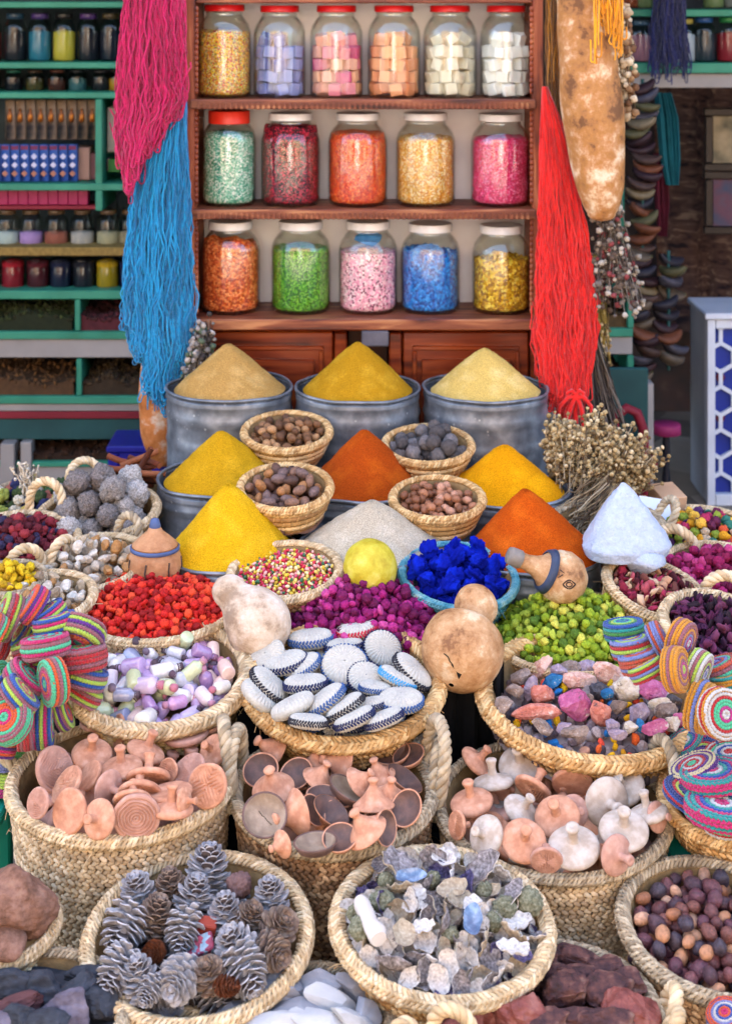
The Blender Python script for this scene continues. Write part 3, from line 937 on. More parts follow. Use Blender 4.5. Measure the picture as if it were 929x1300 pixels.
# ------------------------------------------------------------------ jar cabinet
CAB = 4.45
WOOD = wood('cabinet_wood', ['#45180c', '#7a341a', '#96492a', '#b87248'], 16, (1, 1, 10), .5)
WOODH = wood('cabinet_wood_across', ['#3a160e', '#6a301c', '#84482c', '#a87048'], 16, (10, 1, 1), .5)
WOODR = wood('cupboard_wood', ['#48140a', '#78290d', '#8c3814', '#a04c20'], 12, (10, 1, 1), .35, coat=.2)
BACKW = mat('cabinet_back_paint', ['#e2dce0', '#ebe6e8', '#d8d0d6', '#f0ecee'], 'noise', 5, .8, .15, 30)
zc = lambda y: EYE - y * CAB / FPX
xc = lambda x: (x - 464.5) * CAB / FPX
cab = thing('jar_cabinet', 'carved red-brown wooden wall cabinet with three shelves of glass jars', 'cabinet', T(xc(460), CAB, zc(420)))
cz0 = zc(420)


def cbox(name, x0, x1, y0, y1, d0, d1, m, b=.003):
    return MB().bbox(((xc(x0) + xc(x1)) / 2 - xc(460), (d0 + d1) / 2, (zc(y0) + zc(y1)) / 2 - cz0), (abs(xc(x1) - xc(x0)), d1 - d0, abs(zc(y0) - zc(y1))), b).build(name, m, cab, smooth=False)


for x0, x1 in ((232, 248), (676, 689)):
    cbox('side_post', x0, x1, -70, 421, 0, .24, WOOD)
cbox('back_panel', 248.5, 675.5, -70, 404, .225, .24, BACKW)
SH = [(126, 138), (265, 277), (402.5, 416)]
for y0, y1 in SH:
    cbox('shelf', 243 if y0 < 300 else 236, 679 if y0 < 300 else 687, y0, y1, -.02 if y0 < 300 else -.035, .222, WOODH)
cbox('top_shelf', 248.5, 675.5, -12, 4, .005, .222, WOODH)
for y0, y1 in SH[:2]:                                      # carved teeth under each shelf lip
    t = MB(); n = 62
    for k in range(n):
        x = 250 + (672 - 250) * (k + .5) / n
        t.bbox((xc(x) - xc(460), -.0225, (zc((y0 + y1) / 2 + 2) - cz0)), (.0085, .006, .018), .002)
    t.build('carved_trim', WOODH, cab, smooth=False)
for x in (249.5, 674.5):                                    # scalloped inner edges
    t = MB(); n = 56
    for k in range(n):
        y = 8 + (398 - 8) * (k + .5) / n
        if any(a - 5 < y < b + 5 for a, b in SH): continue
        t.lathe([(.001, -.008), (.005, -.007), (.0062, 0), (.005, .007), (.001, .008)], 8, (xc(x) - xc(460), .004, zc(y) - cz0))
    t.build('scalloped_trim', WOOD, cab)
# cupboard underneath
cup = thing('cupboard', 'red-brown panelled cupboard under the jar cabinet', 'cupboard', T(xc(460), CAB + .06, 0))


def cubx(name, x0, x1, z0, z1, d0, d1, m=WOODR, b=.004):
    return MB().bbox(((xc(x0) + xc(x1)) / 2 - xc(460), (d0 + d1) / 2, (z0 + z1) / 2), (abs(xc(x1) - xc(x0)), d1 - d0, z1 - z0), b).build(name, m, cup, smooth=False)


ztop = zc(417.5)
cubx('side_panel', 238, 246, 0, ztop, 0, .22); cubx('side_panel', 676, 684, 0, ztop, 0, .22)
cubx('back', 246.5, 675.5, 0, ztop, .2, .22); cubx('top_rail', 246.5, 675.5, ztop - .02, ztop - .001, .004, .19)
for x0, x1 in ((262, 422), (512, 674)):
    d = cubx('door', x0, x1, .1, ztop - .024, .012, .03)
    for (a, b_, z0, z1) in ((x0 + 12, x1 - 12, ztop - .075, ztop - .062), (x0 + 12, x0 + 18, .16, ztop - .077), (x1 - 18, x1 - 12, .16, ztop - .077)):
        m_ = MB().bbox(((xc(a) + xc(b_)) / 2 - xc(460), .008, (z0 + z1) / 2), (xc(b_) - xc(a), .014, z1 - z0), .005).build('moulding', WOODR, d, smooth=False)
    MB().bbox(((xc(x0 + 24) + xc(x1 - 24)) / 2 - xc(460), .006, (.19 + ztop - .1) / 2), (xc(x1 - 24) - xc(x0 + 24), .014, ztop - .1 - .19), .012).build('raised_panel', WOODR, d, smooth=False)
for x0, x1 in ((424, 440), (494, 510)):
    cubx('stile', x0, x1, .05, ztop - .024, 0, .04)
cubx('centre_panel', 440.5, 493.5, .05, ztop - .024, .05, .07, mat('dark_wood', ['#2a120a', '#3c1a0e'], 'noise', 10, .5))
pl = MB().bbox((0, 0, 0), (S(34, CAB), .05, S(20, CAB)), .004).build('metal_bracket', mat('grey_plate', ['#4c4a52', '#5e5b64'], 'noise', 20, .6), cab, smooth=False)
pl.location = (xc(476) - xc(460), -.01, zc(427) - cz0)

# ------------------------------------------------------------------ jars in the cabinet
JG = glass('jar_glass', '#fcfffe', .03, 1.6)
LIDR = mat('lid_red', ['#b80f16', '#cf1a1c'], 'noise', 12, .3, .03, spec=.5)
LIDR2 = mat('lid_red_plastic', ['#d02a1a', '#dd3a26'], 'noise', 12, .4, .03, spec=.5)
LIDW = mat('lid_white', ['#cfd0d4', '#e4e4e6', '#b9b6b6'], 'noise', 14, .35, .05, spec=.5)
JZ = [zc(126), zc(265), zc(402.5)]


def jar(px, w, row, lid, lidthick, label, D=CAB + .1, py_top=None):
    z0 = JZ[row] + .0005; r = S(w, D) / 2
    h = EYE - py_top * D / FPX - z0
    e = thing('glass_jar', label, 'jar', T((px - 464.5) * D / FPX, D, z0), 'glass jars in the wooden cabinet')
    nk = r * .68
    prof = [(.001, .004), (r * .8, .003), (r * .9, 0), (r * .97, .006), (r, .02), (r, h * .66), (r * .985, h * .72), (r * .92, h * .785), (r * .8, h * .84), (r * .70, h * .875), (nk, h * .89), (nk, h * .93), (nk * 1.04, h * .934)]
    inner = [(max(a - .004, .001), b + .004 if i < 6 else b) for i, (a, b) in enumerate(prof)]
    MB().lathe(prof, 48).lathe(inner[::-1], 48).build('glass', JG, e)
    q = nk * (1.08 if lidthick < .03 else 1.12); zt = h; zb = h - lidthick
    n = 72; t = np.linspace(0, 2 * np.pi, n, endpoint=False)
    lp = np.array([(.001, zt - .001), (q * .8, zt - .0008), (q * .86, zt), (q * .97, zt), (q, zt - .002), (q, zb + .002), (q * 1.01, zb), (q * .95, zb - .001)])
    rr = lp[None, :, 0] * (1 + (.012 * np.cos(t * 36))[:, None] * (np.arange(8) >= 4))
    G = np.stack([np.cos(t)[:, None] * rr, np.sin(t)[:, None] * rr, np.repeat(lp[None, :, 1], n, 0)], -1)
    MB().grid(G, True, False).build('lid', lid, e)
    return e, r, h, z0


def fill_jar(j, name, label, ytop, m, D=CAB + .1, dome=.006, bumpy=.002, freq=120):
    e, r, h, z0 = j
    zt = EYE - ytop * D / FPX - z0
    ri = r * .958
    prof = [(.001, .0075), (ri * .82, .0075), (ri * .93, .0095), (ri * .985, .016), (ri, .026)]
    for z in np.linspace(.035, min(zt, h * .7), 22): prof.append((ri, z))
    if zt > h * .7: prof.append((ri * .93, zt))
    for q in np.linspace(.85, .02, 8): prof.append((prof[-1][0] * .9 if q > .7 else ri * q, zt + dome * (1 - q)))
    mb = MB(); mb.lathe(prof, 56)
    V = mb.V[0]
    V += (V * np.array([1, 1, 0]) / (np.linalg.norm(V[:, :2], axis=1)[:, None] + 1e-6)) * (-np.abs(wob(V, int(ytop), freq, 2)) * bumpy)[:, None]
    V[:, 2] += (V[:, 2] > zt - .012) * bumpy * 2 * wob(V, int(ytop) + 3, freq * .6, 2)
    o = mb.build(name, m, loc=e.location)
    tag(o, label, 'jar contents', None, 'stuff')
    return o


br = lambda h: '#' + ''.join('%02x' % min(255, int(int(h[i:i + 2], 16) * 1.0)) for i in (1, 3, 5))
GR = lambda nm, cols, v, rough=.4, b=.8: mat(nm, [br(h) for h in cols], 'cell', v, rough, b, 200, mott=.15, vor=v * 1.5)
j = jar(285, 68, 0, LIDR, .018, 'red-lidded glass jar full of rainbow candy beads', py_top=6)
fill_jar(j, 'candy_beads', 'tiny yellow, red and green beads filling a red-lidded jar', 39, GR('beads', ['#e0b01c', '#c82a1e', '#e8c832', '#3c7a3a', '#e07a1c', '#e8d8a0', '#b01c3c', '#f0c428'], 240))
CUBES = [(355, 66, '#6f78ad', '#8a92c4', 'periwinkle blue', 34), (427, 67, '#d9798c', '#e2a38c', 'pink', 38), (500, 67, '#d88a5c', '#e39c6c', 'peach orange', 44), (571, 68, '#ded5c0', '#d2c8b0', 'cream', 42), (642, 66, '#dcdad6', '#ebe9e4', 'white', 38)]
cubemb = MB().bbox((0, 0, 0), (1, 1, 1), .06)
for px, w, c1, c2, nm, yt in CUBES:
    j = jar(px, w, 0, LIDR, .018, 'red-lidded glass jar of ' + nm + ' dye blocks', py_top=7)
    e, r, h, z0 = j
    cm = mat('block_' + nm, [c1, c2] if nm != 'pink' else ['#d9798c', '#e2a38c', '#cc4a80', '#e08a94', '#e8b08c'], 'rand_noise', 30, .6, .3, 60, mott=.12)
    me = mesh_of(cubemb, 'dye_block', cm, False)
    zt = EYE - yt * (CAB + .1) / FPX - z0
    g = np.random.default_rng(px)
    s = .036
    layers = int(zt / (s * .98))
    for L_ in range(layers):
        rmax = r * .95 if L_ < layers - 1 else r * .8
        pts = []
        for k in range(9):
            if k == 8: x = y = 0.0; an = g.uniform(0, 1.5)
            else:
                a = k * math.pi / 4 + L_ * .4 + g.normal(0, .07); q = rmax - s * .62
                x, y = math.cos(a) * q, math.sin(a) * q; an = a + g.normal(0, .15)
            if L_ == layers - 1 and g.random() < .35: continue
            if k < 8 and math.sin(a) > .5 and L_ < layers - 1: continue            # nothing shows at the jar's far side
            o = link(me, 'dye_block')
            sz = (s * g.uniform(.85, 1.15), s * g.uniform(.8, 1.0), s * g.uniform(.85, 1.02))
            tl = .12 if L_ < layers - 1 else .5
            o.matrix_basis = T(Vector(e.location) + Vector((x, y, .008 + s * (L_ + .5) * .97))) @ Euler((g.normal(0, tl), g.normal(0, tl), an)).to_matrix().to_4x4() @ Matrix.Diagonal((*sz, 1))
            tag(o, nm + ' dye block stacked inside a red-lidded jar', 'dye block', nm + ' dye blocks in a jar')
j = jar(291, 68, 1, LIDR2, .036, 'glass jar with thick red screw lid full of green crystals', py_top=140)
fill_jar(j, 'green_crystals', 'pale sea-green crystals filling the jar with thick red lid', 168, GR('green_crystals', ['#4f9a7c', '#8cc0a4', '#3f8468', '#b4d0bc', '#62a888', '#d9ddd0'], 170, .25))
j = jar(369, 75, 1, LIDW, .02, 'white-lidded glass jar of dark red and black beads', py_top=143)
fill_jar(j, 'dark_beads', 'crimson and black beads filling a white-lidded jar', 160, GR('dark_beads', ['#7a0d1e', '#1c0a10', '#a01428', '#5a0a18', '#c83048', '#2c0c14'], 170, .3))
j = jar(454, 75, 1, LIDW, .02, 'white-lidded glass jar of orange-red crystals', py_top=143)
fill_jar(j, 'orange_red_crystals', 'orange-red crystals filling a white-lidded jar', 168, GR('orred', ['#d03c14', '#e25a20', '#c02c10', '#e87838', '#d84a1a'], 150, .3))
j = jar(540, 75, 1, LIDW, .02, 'white-lidded glass jar of golden amber crystals', py_top=143)
fill_jar(j, 'amber_crystals', 'golden amber crystals filling a white-lidded jar', 173, GR('amber', ['#d09030', '#e4b45c', '#c47c20', '#ecd09a', '#d8a040'], 160, .25))
j = jar(635, 75, 1, LIDW, .02, 'white-lidded glass jar of hot pink crystals', py_top=144)
fill_jar(j, 'pink_crystals', 'hot pink crystals filling a white-lidded jar', 174, GR('hotpink', ['#d8205c', '#e84c80', '#c8184c', '#f07ca0', '#dc3468'], 170, .3))
j = jar(293, 75, 2, LIDW, .022, 'white-lidded glass jar of dried orange flowers', py_top=280)
fill_jar(j, 'orange_flowers', 'dried orange flowers filling a white-lidded jar', 305, GR('or_fl', ['#d85c20', '#e87838', '#c04814', '#f09050', '#a83c10'], 110, .7, 1), bumpy=.006)
j = jar(382, 75, 2, LIDW, .022, 'white-lidded glass jar of bright green crystals', py_top=280)
fill_jar(j, 'leaf_green_crystals', 'bright leaf-green crystals filling a white-lidded jar', 313, GR('gr_cr', ['#4c9414', '#62aa20', '#2c6c10', '#7cb83c', '#2a6410'], 170, .3))
j = jar(467, 74, 2, LIDW, .022, 'white-lidded glass jar of speckled pink gravel', py_top=280)
fill_jar(j, 'pink_gravel', 'pale pink gravel with dark specks filling a white-lidded jar', 318, GR('pk_gr', ['#e8a0b0', '#f0c0c8', '#e48ca4', '#f4d4d4', '#7a3c50', '#ecb0bc', '#e890a8'], 130, .4))
o = MB().add(*rock(5, (.045, .03, .022), 8, .1)).build('blue_lump', mat('blue_lump', ['#2c6ca4', '#4a88b8'], 'noise', 40, .7), smooth=False, loc=P(468, 304, CAB + .1))
tag(o, 'blue lump on the pink gravel inside the jar', 'lump')
j = jar(546, 75, 2, LIDW, .022, 'white-lidded glass jar of bright blue dye pieces', py_top=283)
fill_jar(j, 'blue_pieces', 'bright blue dye pieces filling a white-lidded jar', 318, GR('bl_pc', ['#1464b8', '#1c78cc', '#0c4c98', '#2c8cdc'], 90, .6, 1), bumpy=.006)
j = jar(636, 74, 2, LIDW, .022, 'white-lidded glass jar of dried yellow flowers', py_top=285)
fill_jar(j, 'yellow_flowers', 'dried yellow flowers filling a white-lidded jar', 328, GR('ye_fl', ['#d8a010', '#e8b828', '#b88408', '#f0cc4c', '#a06c0c'], 90, .6, 1), bumpy=.007)

# ------------------------------------------------------------------ yarn, gourds and dried plants beside the cabinet


def skein(name, label, rows, ends, n, c, seed, r=.0020, thick=.03, loops=.5, group=None):
    """rows: (y, x0, x1, D); ends: callable(u)->y of the strand's lower end"""
    g = np.random.default_rng(seed)
    ys = [q[0] for q in rows]
    mb = MB()
    for i in range(n):
        u = g.uniform(0, 1); ye = ends(u) + g.normal(0, 12)
        m_ = 26
        y = np.linspace(rows[0][0], ye, m_)
        x0 = np.interp(y, ys, [q[1] for q in rows]); x1 = np.interp(y, ys, [q[2] for q in rows]); D = np.interp(y, ys, [q[3] for q in rows])
        ph = g.uniform(0, 6.28); f = g.uniform(.02, .09)
        uu = u + (.04 * np.sin(y * f + ph) + .025 * np.sin(y * f * 2.7 + ph * 2)) * (.4 + 1.1 * np.linspace(0, 1, m_))
        off = g.uniform(-1, 1)
        dd = thick * math.sqrt(max(.05, 1 - (2 * u - 1) ** 2)) * off + .004 * np.sin(y * .05 + ph)
        x = x0 + (x1 - x0) * uu
        Dp = D + dd
        p = np.stack([(x - 464.5) * Dp / FPX, Dp, EYE - y * Dp / FPX], 1)
        if g.random() < loops:                              # the strand turns back up in a loop
            k = int(g.integers(4, 9)); w = g.uniform(.006, .016) * g.choice([-1, 1])
            e = p[-1]
            t = np.linspace(0, np.pi, 7)[1:]
            lp = e + np.stack([w * (1 - np.cos(t)) / 2, 0 * t - .004, -np.abs(w) * .7 * np.sin(t)], 1)
            back = p[-k:][::-1].copy(); back[:, 0] += w; back[:, 1] -= .005
            p = np.concatenate([p, lp, back[1:]])
        mb.tube(p, r * g.uniform(.85, 1.2), 5)
    o = mb.build(name, mat('yarn_' + c[0], c, 'rand_noise', 90, .85, .3, 400, mott=.12, sheen=.3))
    return tag(o, label, 'yarn', group)


skein('yarn_skein', 'hot pink yarn skein hanging beside the jar cabinet', [(-40, 160, 232, 4.32), (60, 154, 234, 4.32), (130, 150, 231, 4.32), (170, 152, 214, 4.32), (250, 160, 184, 4.32)],
      lambda u: 255 - 125 * u ** 1.1 if u > .15 else 200 + u * 200, 450, ['#a40444', '#b40850', '#c00c58', '#8e023a'], 1)
skein('yarn_skein', 'turquoise blue yarn skein hanging under the pink yarn', [(105, 212, 234, 4.385), (130, 205, 236, 4.38), (180, 186, 237, 4.37), (250, 168, 240, 4.37), (330, 162, 242, 4.37), (480, 160, 240, 4.37)],
      lambda u: (395 + 75 * math.sin(u * 3.1)) + 25 * (u > .3), 460, ['#066c9c', '#087eb2', '#0c8cc0', '#045c88'], 2, loops=.6)
skein('yarn_skein', 'scarlet red yarn skein hanging beside the jar cabinet', [(110, 688, 694, 4.3), (135, 687, 704, 4.3), (165, 686, 716, 4.3), (220, 685, 728, 4.3), (300, 684, 744, 4.3), (360, 682, 752, 4.3), (420, 682, 752, 4.3), (480, 690, 744, 4.3), (540, 696, 736, 4.3)],
      lambda u: 470 + 40 * math.sin(u * 3.1), 500, ['#c8100c', '#d81812', '#e02018', '#b80c0a'], 3, loops=.65)
kn = MB()
for a in np.linspace(0, 6.28, 7):
    p0 = P(730, 503, 4.26); p1 = P(730 + 20 * math.cos(a), 508 + 20 * math.sin(a) + 8, 4.25)
    kn.tube([p0[:], ((p0 + p1) / 2 + Vector((0, -.012, .014)))[:], p1[:], (p1 + Vector((0, 0, -.03)))[:]], .006, 6)
kn.add(*[(np.array([.018, .016, .014]) * ico(2)[0] + np.array(P(730, 504, 4.26))), ico(2)[1]])
for dx in (-8, 2, 10):
    kn.tube([P(730 + dx * .3, 506, 4.26)[:], P(728 + dx, 520, 4.255)[:], P(728 + dx * 1.2, 537, 4.255)[:]], .0075, 6)
tag(kn.build('yarn_bow', mat('yarn_#c8100c', [])), 'scarlet yarn bow tied at the bottom of the red skein', 'yarn')
skein('yarn_skein', 'dark ochre yarn skein hanging next to the long gourd', [(-40, 692, 712, 4.38), (60, 693, 712, 4.38), (150, 695, 712, 4.38)], lambda u: 90 + 70 * u, 60, ['#7a4a08', '#9c640c', '#5c3806'], 4, loops=.3)
skein('yarn_skein', 'golden yellow yarn hanging in front of the long gourd', [(-50, 756, 790, 4.1), (0, 760, 789, 4.1), (60, 760, 790, 4.12)], lambda u: 15 + 42 * u, 60, ['#d88c08', '#e8a010', '#c47c08'], 5, loops=.4)
skein('yarn_skein', 'single golden yarn strand lying on the long gourd', [(-30, 753, 760, 4.06), (70, 754, 759, 4.06)], lambda u: 60, 12, ['#d88c08', '#e8a010', '#c47c08'], 6, thick=.006, loops=.2)
skein('yarn_tassel', 'navy blue yarn tassel hanging before the shop jars', [(-40, 832, 866, 5.4), (40, 826, 870, 5.4), (90, 826, 872, 5.4)], lambda u: 80, 220, ['#0a1240', '#101a58', '#080e30'], 7, thick=.05, loops=.2)

GOURD = mat('gourd_skin', ['#6f4a2c', '#9c6c40', '#b4845a', '#a8753f', '#cfae88', '#dcc8ac'], 'noise', 11, .65, .7, 70, detail=12, nrough=.68, span=(.38, .62))


def long_gourd(name, label, path, D, m, seed):
    pts = np.array([P(x, y, D)[:] for x, y, w in path]); ws = np.array([S(w, D) for x, y, w in path])
    t = np.linspace(0, 1, len(path)); tt = np.linspace(0, 1, 60)
    p = np.stack([np.interp(tt, t, pts[:, k]) for k in range(3)], 1); w = np.interp(tt, t, ws)
    for _ in range(6):
        p[1:-1] = (p[:-2] + p[1:-1] * 2 + p[2:]) / 4; w[1:-1] = (w[:-2] + w[1:-1] * 2 + w[2:]) / 4
    w[-4:] = w[-5] * np.sqrt(1 - np.linspace(.25, .999, 4) ** 2)
    G = tube_grid(p, w, 40)
    G += (G - p[:, None]) * (.035 * wob(G, seed, 18, 3))[..., None]
    mb = MB(); mb.grid(G, False, True)
    o = mb.build(name, m)
    return tag(o, label, 'gourd')


long_gourd('long_gourd', 'long mottled brown gourd hanging beside the red yarn', [(736, -90, 26), (738, -40, 33), (742, 20, 35), (746, 80, 38), (752, 140, 40), (757, 190, 36), (761, 235, 31), (763, 262, 24), (763, 281, 12)], 4.2, GOURD, 3)
long_gourd('long_gourd', 'orange-brown peeling gourd standing behind the spice tin', [(204, 360, 14), (202, 440, 20), (200, 500, 24), (203, 545, 25), (207, 572, 20), (209, 592, 10)], 4.46, mat('gourd_peeling', ['#7c4820', '#a4602a', '#b87440', '#c8b4a0', '#d4c8b8'], 'noise', 14, .65, .6, 70, detail=12, nrough=.66), 4)


def bunch(name, label, cat, base, tip_dir, n, length, spread, stem, head=None, head_r=.006, seed=1, droop=0, sr=.0012, heads_per=1, frac=.6, taper_base=.01):
    g = np.random.default_rng(seed)
    e = thing(name, label, cat, T(base))
    d = Vector(tip_dir).normalized()
    sm = MB(); hm = MB(); ms = []
    for i in range(n):
        v = Vector(g.normal(size=3)); v = (v - d * v.dot(d)); v = v.normalized() * spread * math.sqrt(g.random())
        L_ = length * g.uniform(.65, 1.05)
        b0 = Vector(g.normal(size=3)) * taper_base
        pts = []
        for t in np.linspace(0, 1, 7):
            q = b0 + d * L_ * t + v * L_ * t ** 1.3 + Vector((0, 0, -droop * L_ * t * t)) + Vector(g.normal(size=3)) * .004 * t
            pts.append(q[:])
        sm.tube(pts, sr, 4)
        if head:
            for k in range(heads_per):
                t = 1 - frac * g.random() * (k > 0)
                q = np.array(pts[min(6, int(t * 6))]) + g.normal(size=3) * .008 * (k > 0)
                ms.append(T(Vector(q)) @ rand_rot(g) @ Matrix.Scale(head_r * g.uniform(.6, 1.25), 4))
    sm.build('stems', stem, e)['kind'] = 'stuff'
    if head:
        V, F = bud(seed, 7, 2, .6)
        hm.add(*place(V, F, ms)); hm.build('flower_heads', head, e)['kind'] = 'stuff'
    return e


STEM = mat('dry_stem', ['#6b5840', '#8d7a5c', '#4c3c2c', '#a8967a'], 'rand_noise', 50, .85, .2)
STEMD = mat('dark_stem', ['#3c3430', '#5a5048', '#746a60', '#2c2624'], 'rand_noise', 50, .85, .2)
IMM = mat('dry_flower', ['#a08a60', '#b49c70', '#86704a', '#c4b08a', '#6c583a'], 'rand_noise', 80, .85, .4)
GRYF = mat('grey_pod', ['#8c8478', '#6a6058', '#a89e90', '#57483c', '#7c3a3a'], 'rand_noise', 80, .85, .4)
WHF = mat('pale_pod', ['#b09878', '#8c6c4c', '#cbb99c', '#6c4c34'], 'rand_noise', 80, .85, .4)
bunch('dried_herb_bunch', 'dried herb bunch of grey seed pods hanging under the long gourd', 'dried herbs', P(775, 250, 4.32), (0, 0, -1), 110, .3, .28, STEMD, GRYF, .008, 3, heads_per=5, frac=.85)
bunch('dried_flower_garland', 'brittle brown dried flowers hanging along the long gourd', 'dried flowers', P(788, 20, 4.33), (.02, 0, -1), 60, .27, .12, STEM, WHF, .012, 4, heads_per=5, frac=.95)
bunch('dried_twig_bunch', 'dark feathery dried twig bunch hanging beside red yarn', 'dried herbs', P(745, 400, 4.4), (.12, 0, -1), 170, .36, .22, STEMD, None, 0, 5, sr=.0016)
bunch('dried_grass_bunch', 'yellowish dried grass bunch hanging behind the red yarn', 'dried herbs', P(752, 330, 4.45), (.05, 0, -1), 80, .28, .16, mat('yellow_stem', ['#8c7434', '#a88c44', '#6c5828'], 'rand_noise', 50, .85), IMM, .005, 6, heads_per=2)
bunch('dried_garlic_bunch', 'white papery pods bunch behind the beige spice mound', 'dried herbs', P(258, 415, 4.34), (-.1, 0, -1), 40, .2, .3, STEMD, mat('white_pod', ['#8c8480', '#6c6864', '#4c5844', '#a09890', '#3c3430'], 'rand_noise', 80, .8), .0075, 7, heads_per=6, frac=.9)
bn = 'dried immortelle flower bunch '
bunch('dried_bouquet', bn + 'tied with green string against the spice tin', 'dried flowers', P(713, 618, 4.02), (0, -.1, 1), 190, .165, .24, STEM, IMM, .0054, 8, heads_per=10, frac=.55)
bunch('dried_bouquet', bn + 'leaning toward the lattice cabinet', 'dried flowers', P(748, 640, 3.98), (.5, .1, .5), 240, .185, .34, STEM, IMM, .0054, 9, heads_per=10, frac=.5, taper_base=.02)
bunch('dried_bouquet', bn + 'with stems pointing at the viewer in the middle', 'dried flowers', P(748, 630, 3.9), (.16, .3, .42), 220, .165, .4, STEM, IMM, .0054, 10, heads_per=10, frac=.45, taper_base=.028)
bunch('dried_stem_bundle', 'bundle of cut brown stems under the dried bouquets', 'dried herbs', P(768, 622, 3.86), (-.5, -.35, -.35), 140, .13, .28, STEM, None, 0, 11, sr=.0017, taper_base=.02)

# ------------------------------------------------------------------ stepped stand
CLOTH = mat('black_cloth', ['#121116', '#1c1b22'], 'noise', 10, .9, .3, 60)
sd = thing('display_stand', 'stepped display stand draped in black cloth under the spice tins', 'stand', T(0, 3.0, 0))
for (x0, x1, d0, d1, z) in ((-.62, .62, 4.06, 4.43, .42), (-.62, .62, 3.74, 4.058, .33), (-.62, .66, 3.42, 3.738, .27), (-.66, .7, 3.13, 3.418, .16), (-.86, -.622, 3.42, 4.3, .3), (.662, .9, 3.42, 4.1, .3), (-.62, .62, 2.98, 3.128, .1)):
    MB().bbox(((x0 + x1) / 2, (d0 + d1) / 2 - 3.0, z / 2), (x1 - x0, d1 - d0, z), .006).build('step', CLOTH, sd, smooth=False)
cloth('black_cloth', 'black cloth hanging between the coaster basket and the stone basket', [(838, 552, 640), (985, 548, 640)], mat('black_cloth2', ['#08080a', '#0e0e12'], 'noise', 10, .95, .2, 60), 3.13)

# ------------------------------------------------------------------ tins and spice mounds
TIN = mat('galvanised_tin', ['#5c626a', '#80868e', '#6c727a', '#969ca2'], 'noise', 22, .45, .06, 80, spec=.5, metal=.5)
_nt = TIN.node_tree
_vo = _nt.nodes.new('ShaderNodeTexVoronoi'); _vo.inputs['Scale'].default_value = 55
_tc = [n for n in _nt.nodes if n.type == 'TEX_COORD'][0]
_nt.links.new(_tc.outputs['Object'], _vo.inputs['Vector'])
_mr = _nt.nodes.new('ShaderNodeMapRange'); _mr.inputs[1].default_value = .12; _mr.inputs[2].default_value = .22; _mr.inputs[3].default_value = .75; _mr.inputs[4].default_value = 0
_nt.links.new(_vo.outputs['Distance'], _mr.inputs[0])
_n3 = _nt.nodes.new('ShaderNodeTexNoise'); _n3.inputs['Scale'].default_value = 25
_nt.links.new(_tc.outputs['Object'], _n3.inputs['Vector'])
_m3 = _nt.nodes.new('ShaderNodeMapRange'); _m3.inputs[1].default_value = .52; _m3.inputs[2].default_value = .62
_nt.links.new(_n3.outputs[0], _m3.inputs[0])
_mm = _nt.nodes.new('ShaderNodeMath'); _mm.operation = 'MULTIPLY'; _nt.links.new(_mr.outputs[0], _mm.inputs[0]); _nt.links.new(_m3.outputs[0], _mm.inputs[1])
_mx = _nt.nodes.new('ShaderNodeMix'); _mx.data_type = 'RGBA'
_b = _nt.nodes['Principled BSDF']; _src = _b.inputs['Base Color'].links[0].from_socket
_nt.links.new(_mm.outputs[0], _mx.inputs[0]); _nt.links.new(_src, _mx.inputs[6]); _mx.inputs[7].default_value = (*hexl('#b4b8ba'), 1)
_nt.links.new(_mx.outputs[2], _b.inputs['Base Color'])


def spice(nm, c1, c2, grain=400, spots=None):
    m = mat('spice_' + nm, [c1, c2, c1], 'noise', 18, .95, .55, grain, spec=.1, detail=6)
    nt = m.node_tree; N = nt.nodes; L = nt.links
    b = N['Principled BSDF']; src = b.inputs['Base Color'].links[0].from_socket
    n = N.new('ShaderNodeTexNoise'); n.inputs['Scale'].default_value = 420; n.inputs['Detail'].default_value = 2
    tc = [k for k in N if k.type == 'TEX_COORD'][0]; L.new(tc.outputs['Object'], n.inputs['Vector'])
    r = N.new('ShaderNodeMapRange'); r.inputs[1].default_value = .35; r.inputs[2].default_value = .65; r.inputs[3].default_value = .72; r.inputs[4].default_value = 1.22
    L.new(n.outputs[0], r.inputs[0])
    x = N.new('ShaderNodeMix'); x.data_type = 'RGBA'; x.blend_type = 'MULTIPLY'; x.inputs[0].default_value = 1
    L.new(src, x.inputs[6]); L.new(r.outputs[0], x.inputs[7]); L.new(x.outputs[2], b.inputs['Base Color'])
    return m


TINS = [  # rim cx, cy, half-width px, D, height, apex y, apex dx, name
    (292, 489, 81, 4.25, .285, 436, -2, 'beige', '#a98246', '#c09a5c', 'beside the blue yarn'),
    (454, 490, 80, 4.25, .285, 434, 0, 'mustard', '#a87a14', '#bd9024', 'in the middle of the back row'),
    (616, 491, 80, 4.25, .285, 442, 0, 'pale cream', '#c4a458', '#d6ba76', 'beside the red yarn'),
    (283, 606, 84, 3.92, .225, 547, -2, 'ochre yellow', '#b88a12', '#cc9c1e', 'under the beige one'),
    (463, 612, 82, 3.92, .225, 545, 0, 'rust brown', '#9a3e0a', '#b4520f', 'between two nut baskets'),
    (641, 618, 84, 3.92, .225, 566, 0, 'golden orange', '#d08a04', '#e09c0a', 'under the pale cream one'),
    (294, 698, 85, 3.585, .215, 616, -4, 'bright yellow', '#cc9c12', '#dcac24', 'above the red buds'),
    (474, 690, 93, 3.585, .215, 636, -2, 'off-white', '#b4a68e', '#c6b9a2', 'behind the yellow melon'),
    (676, 700, 88, 3.585, .215, 621, -10, 'burnt orange', '#b0480a', '#c65c12', 'behind the lying gourd'),
]
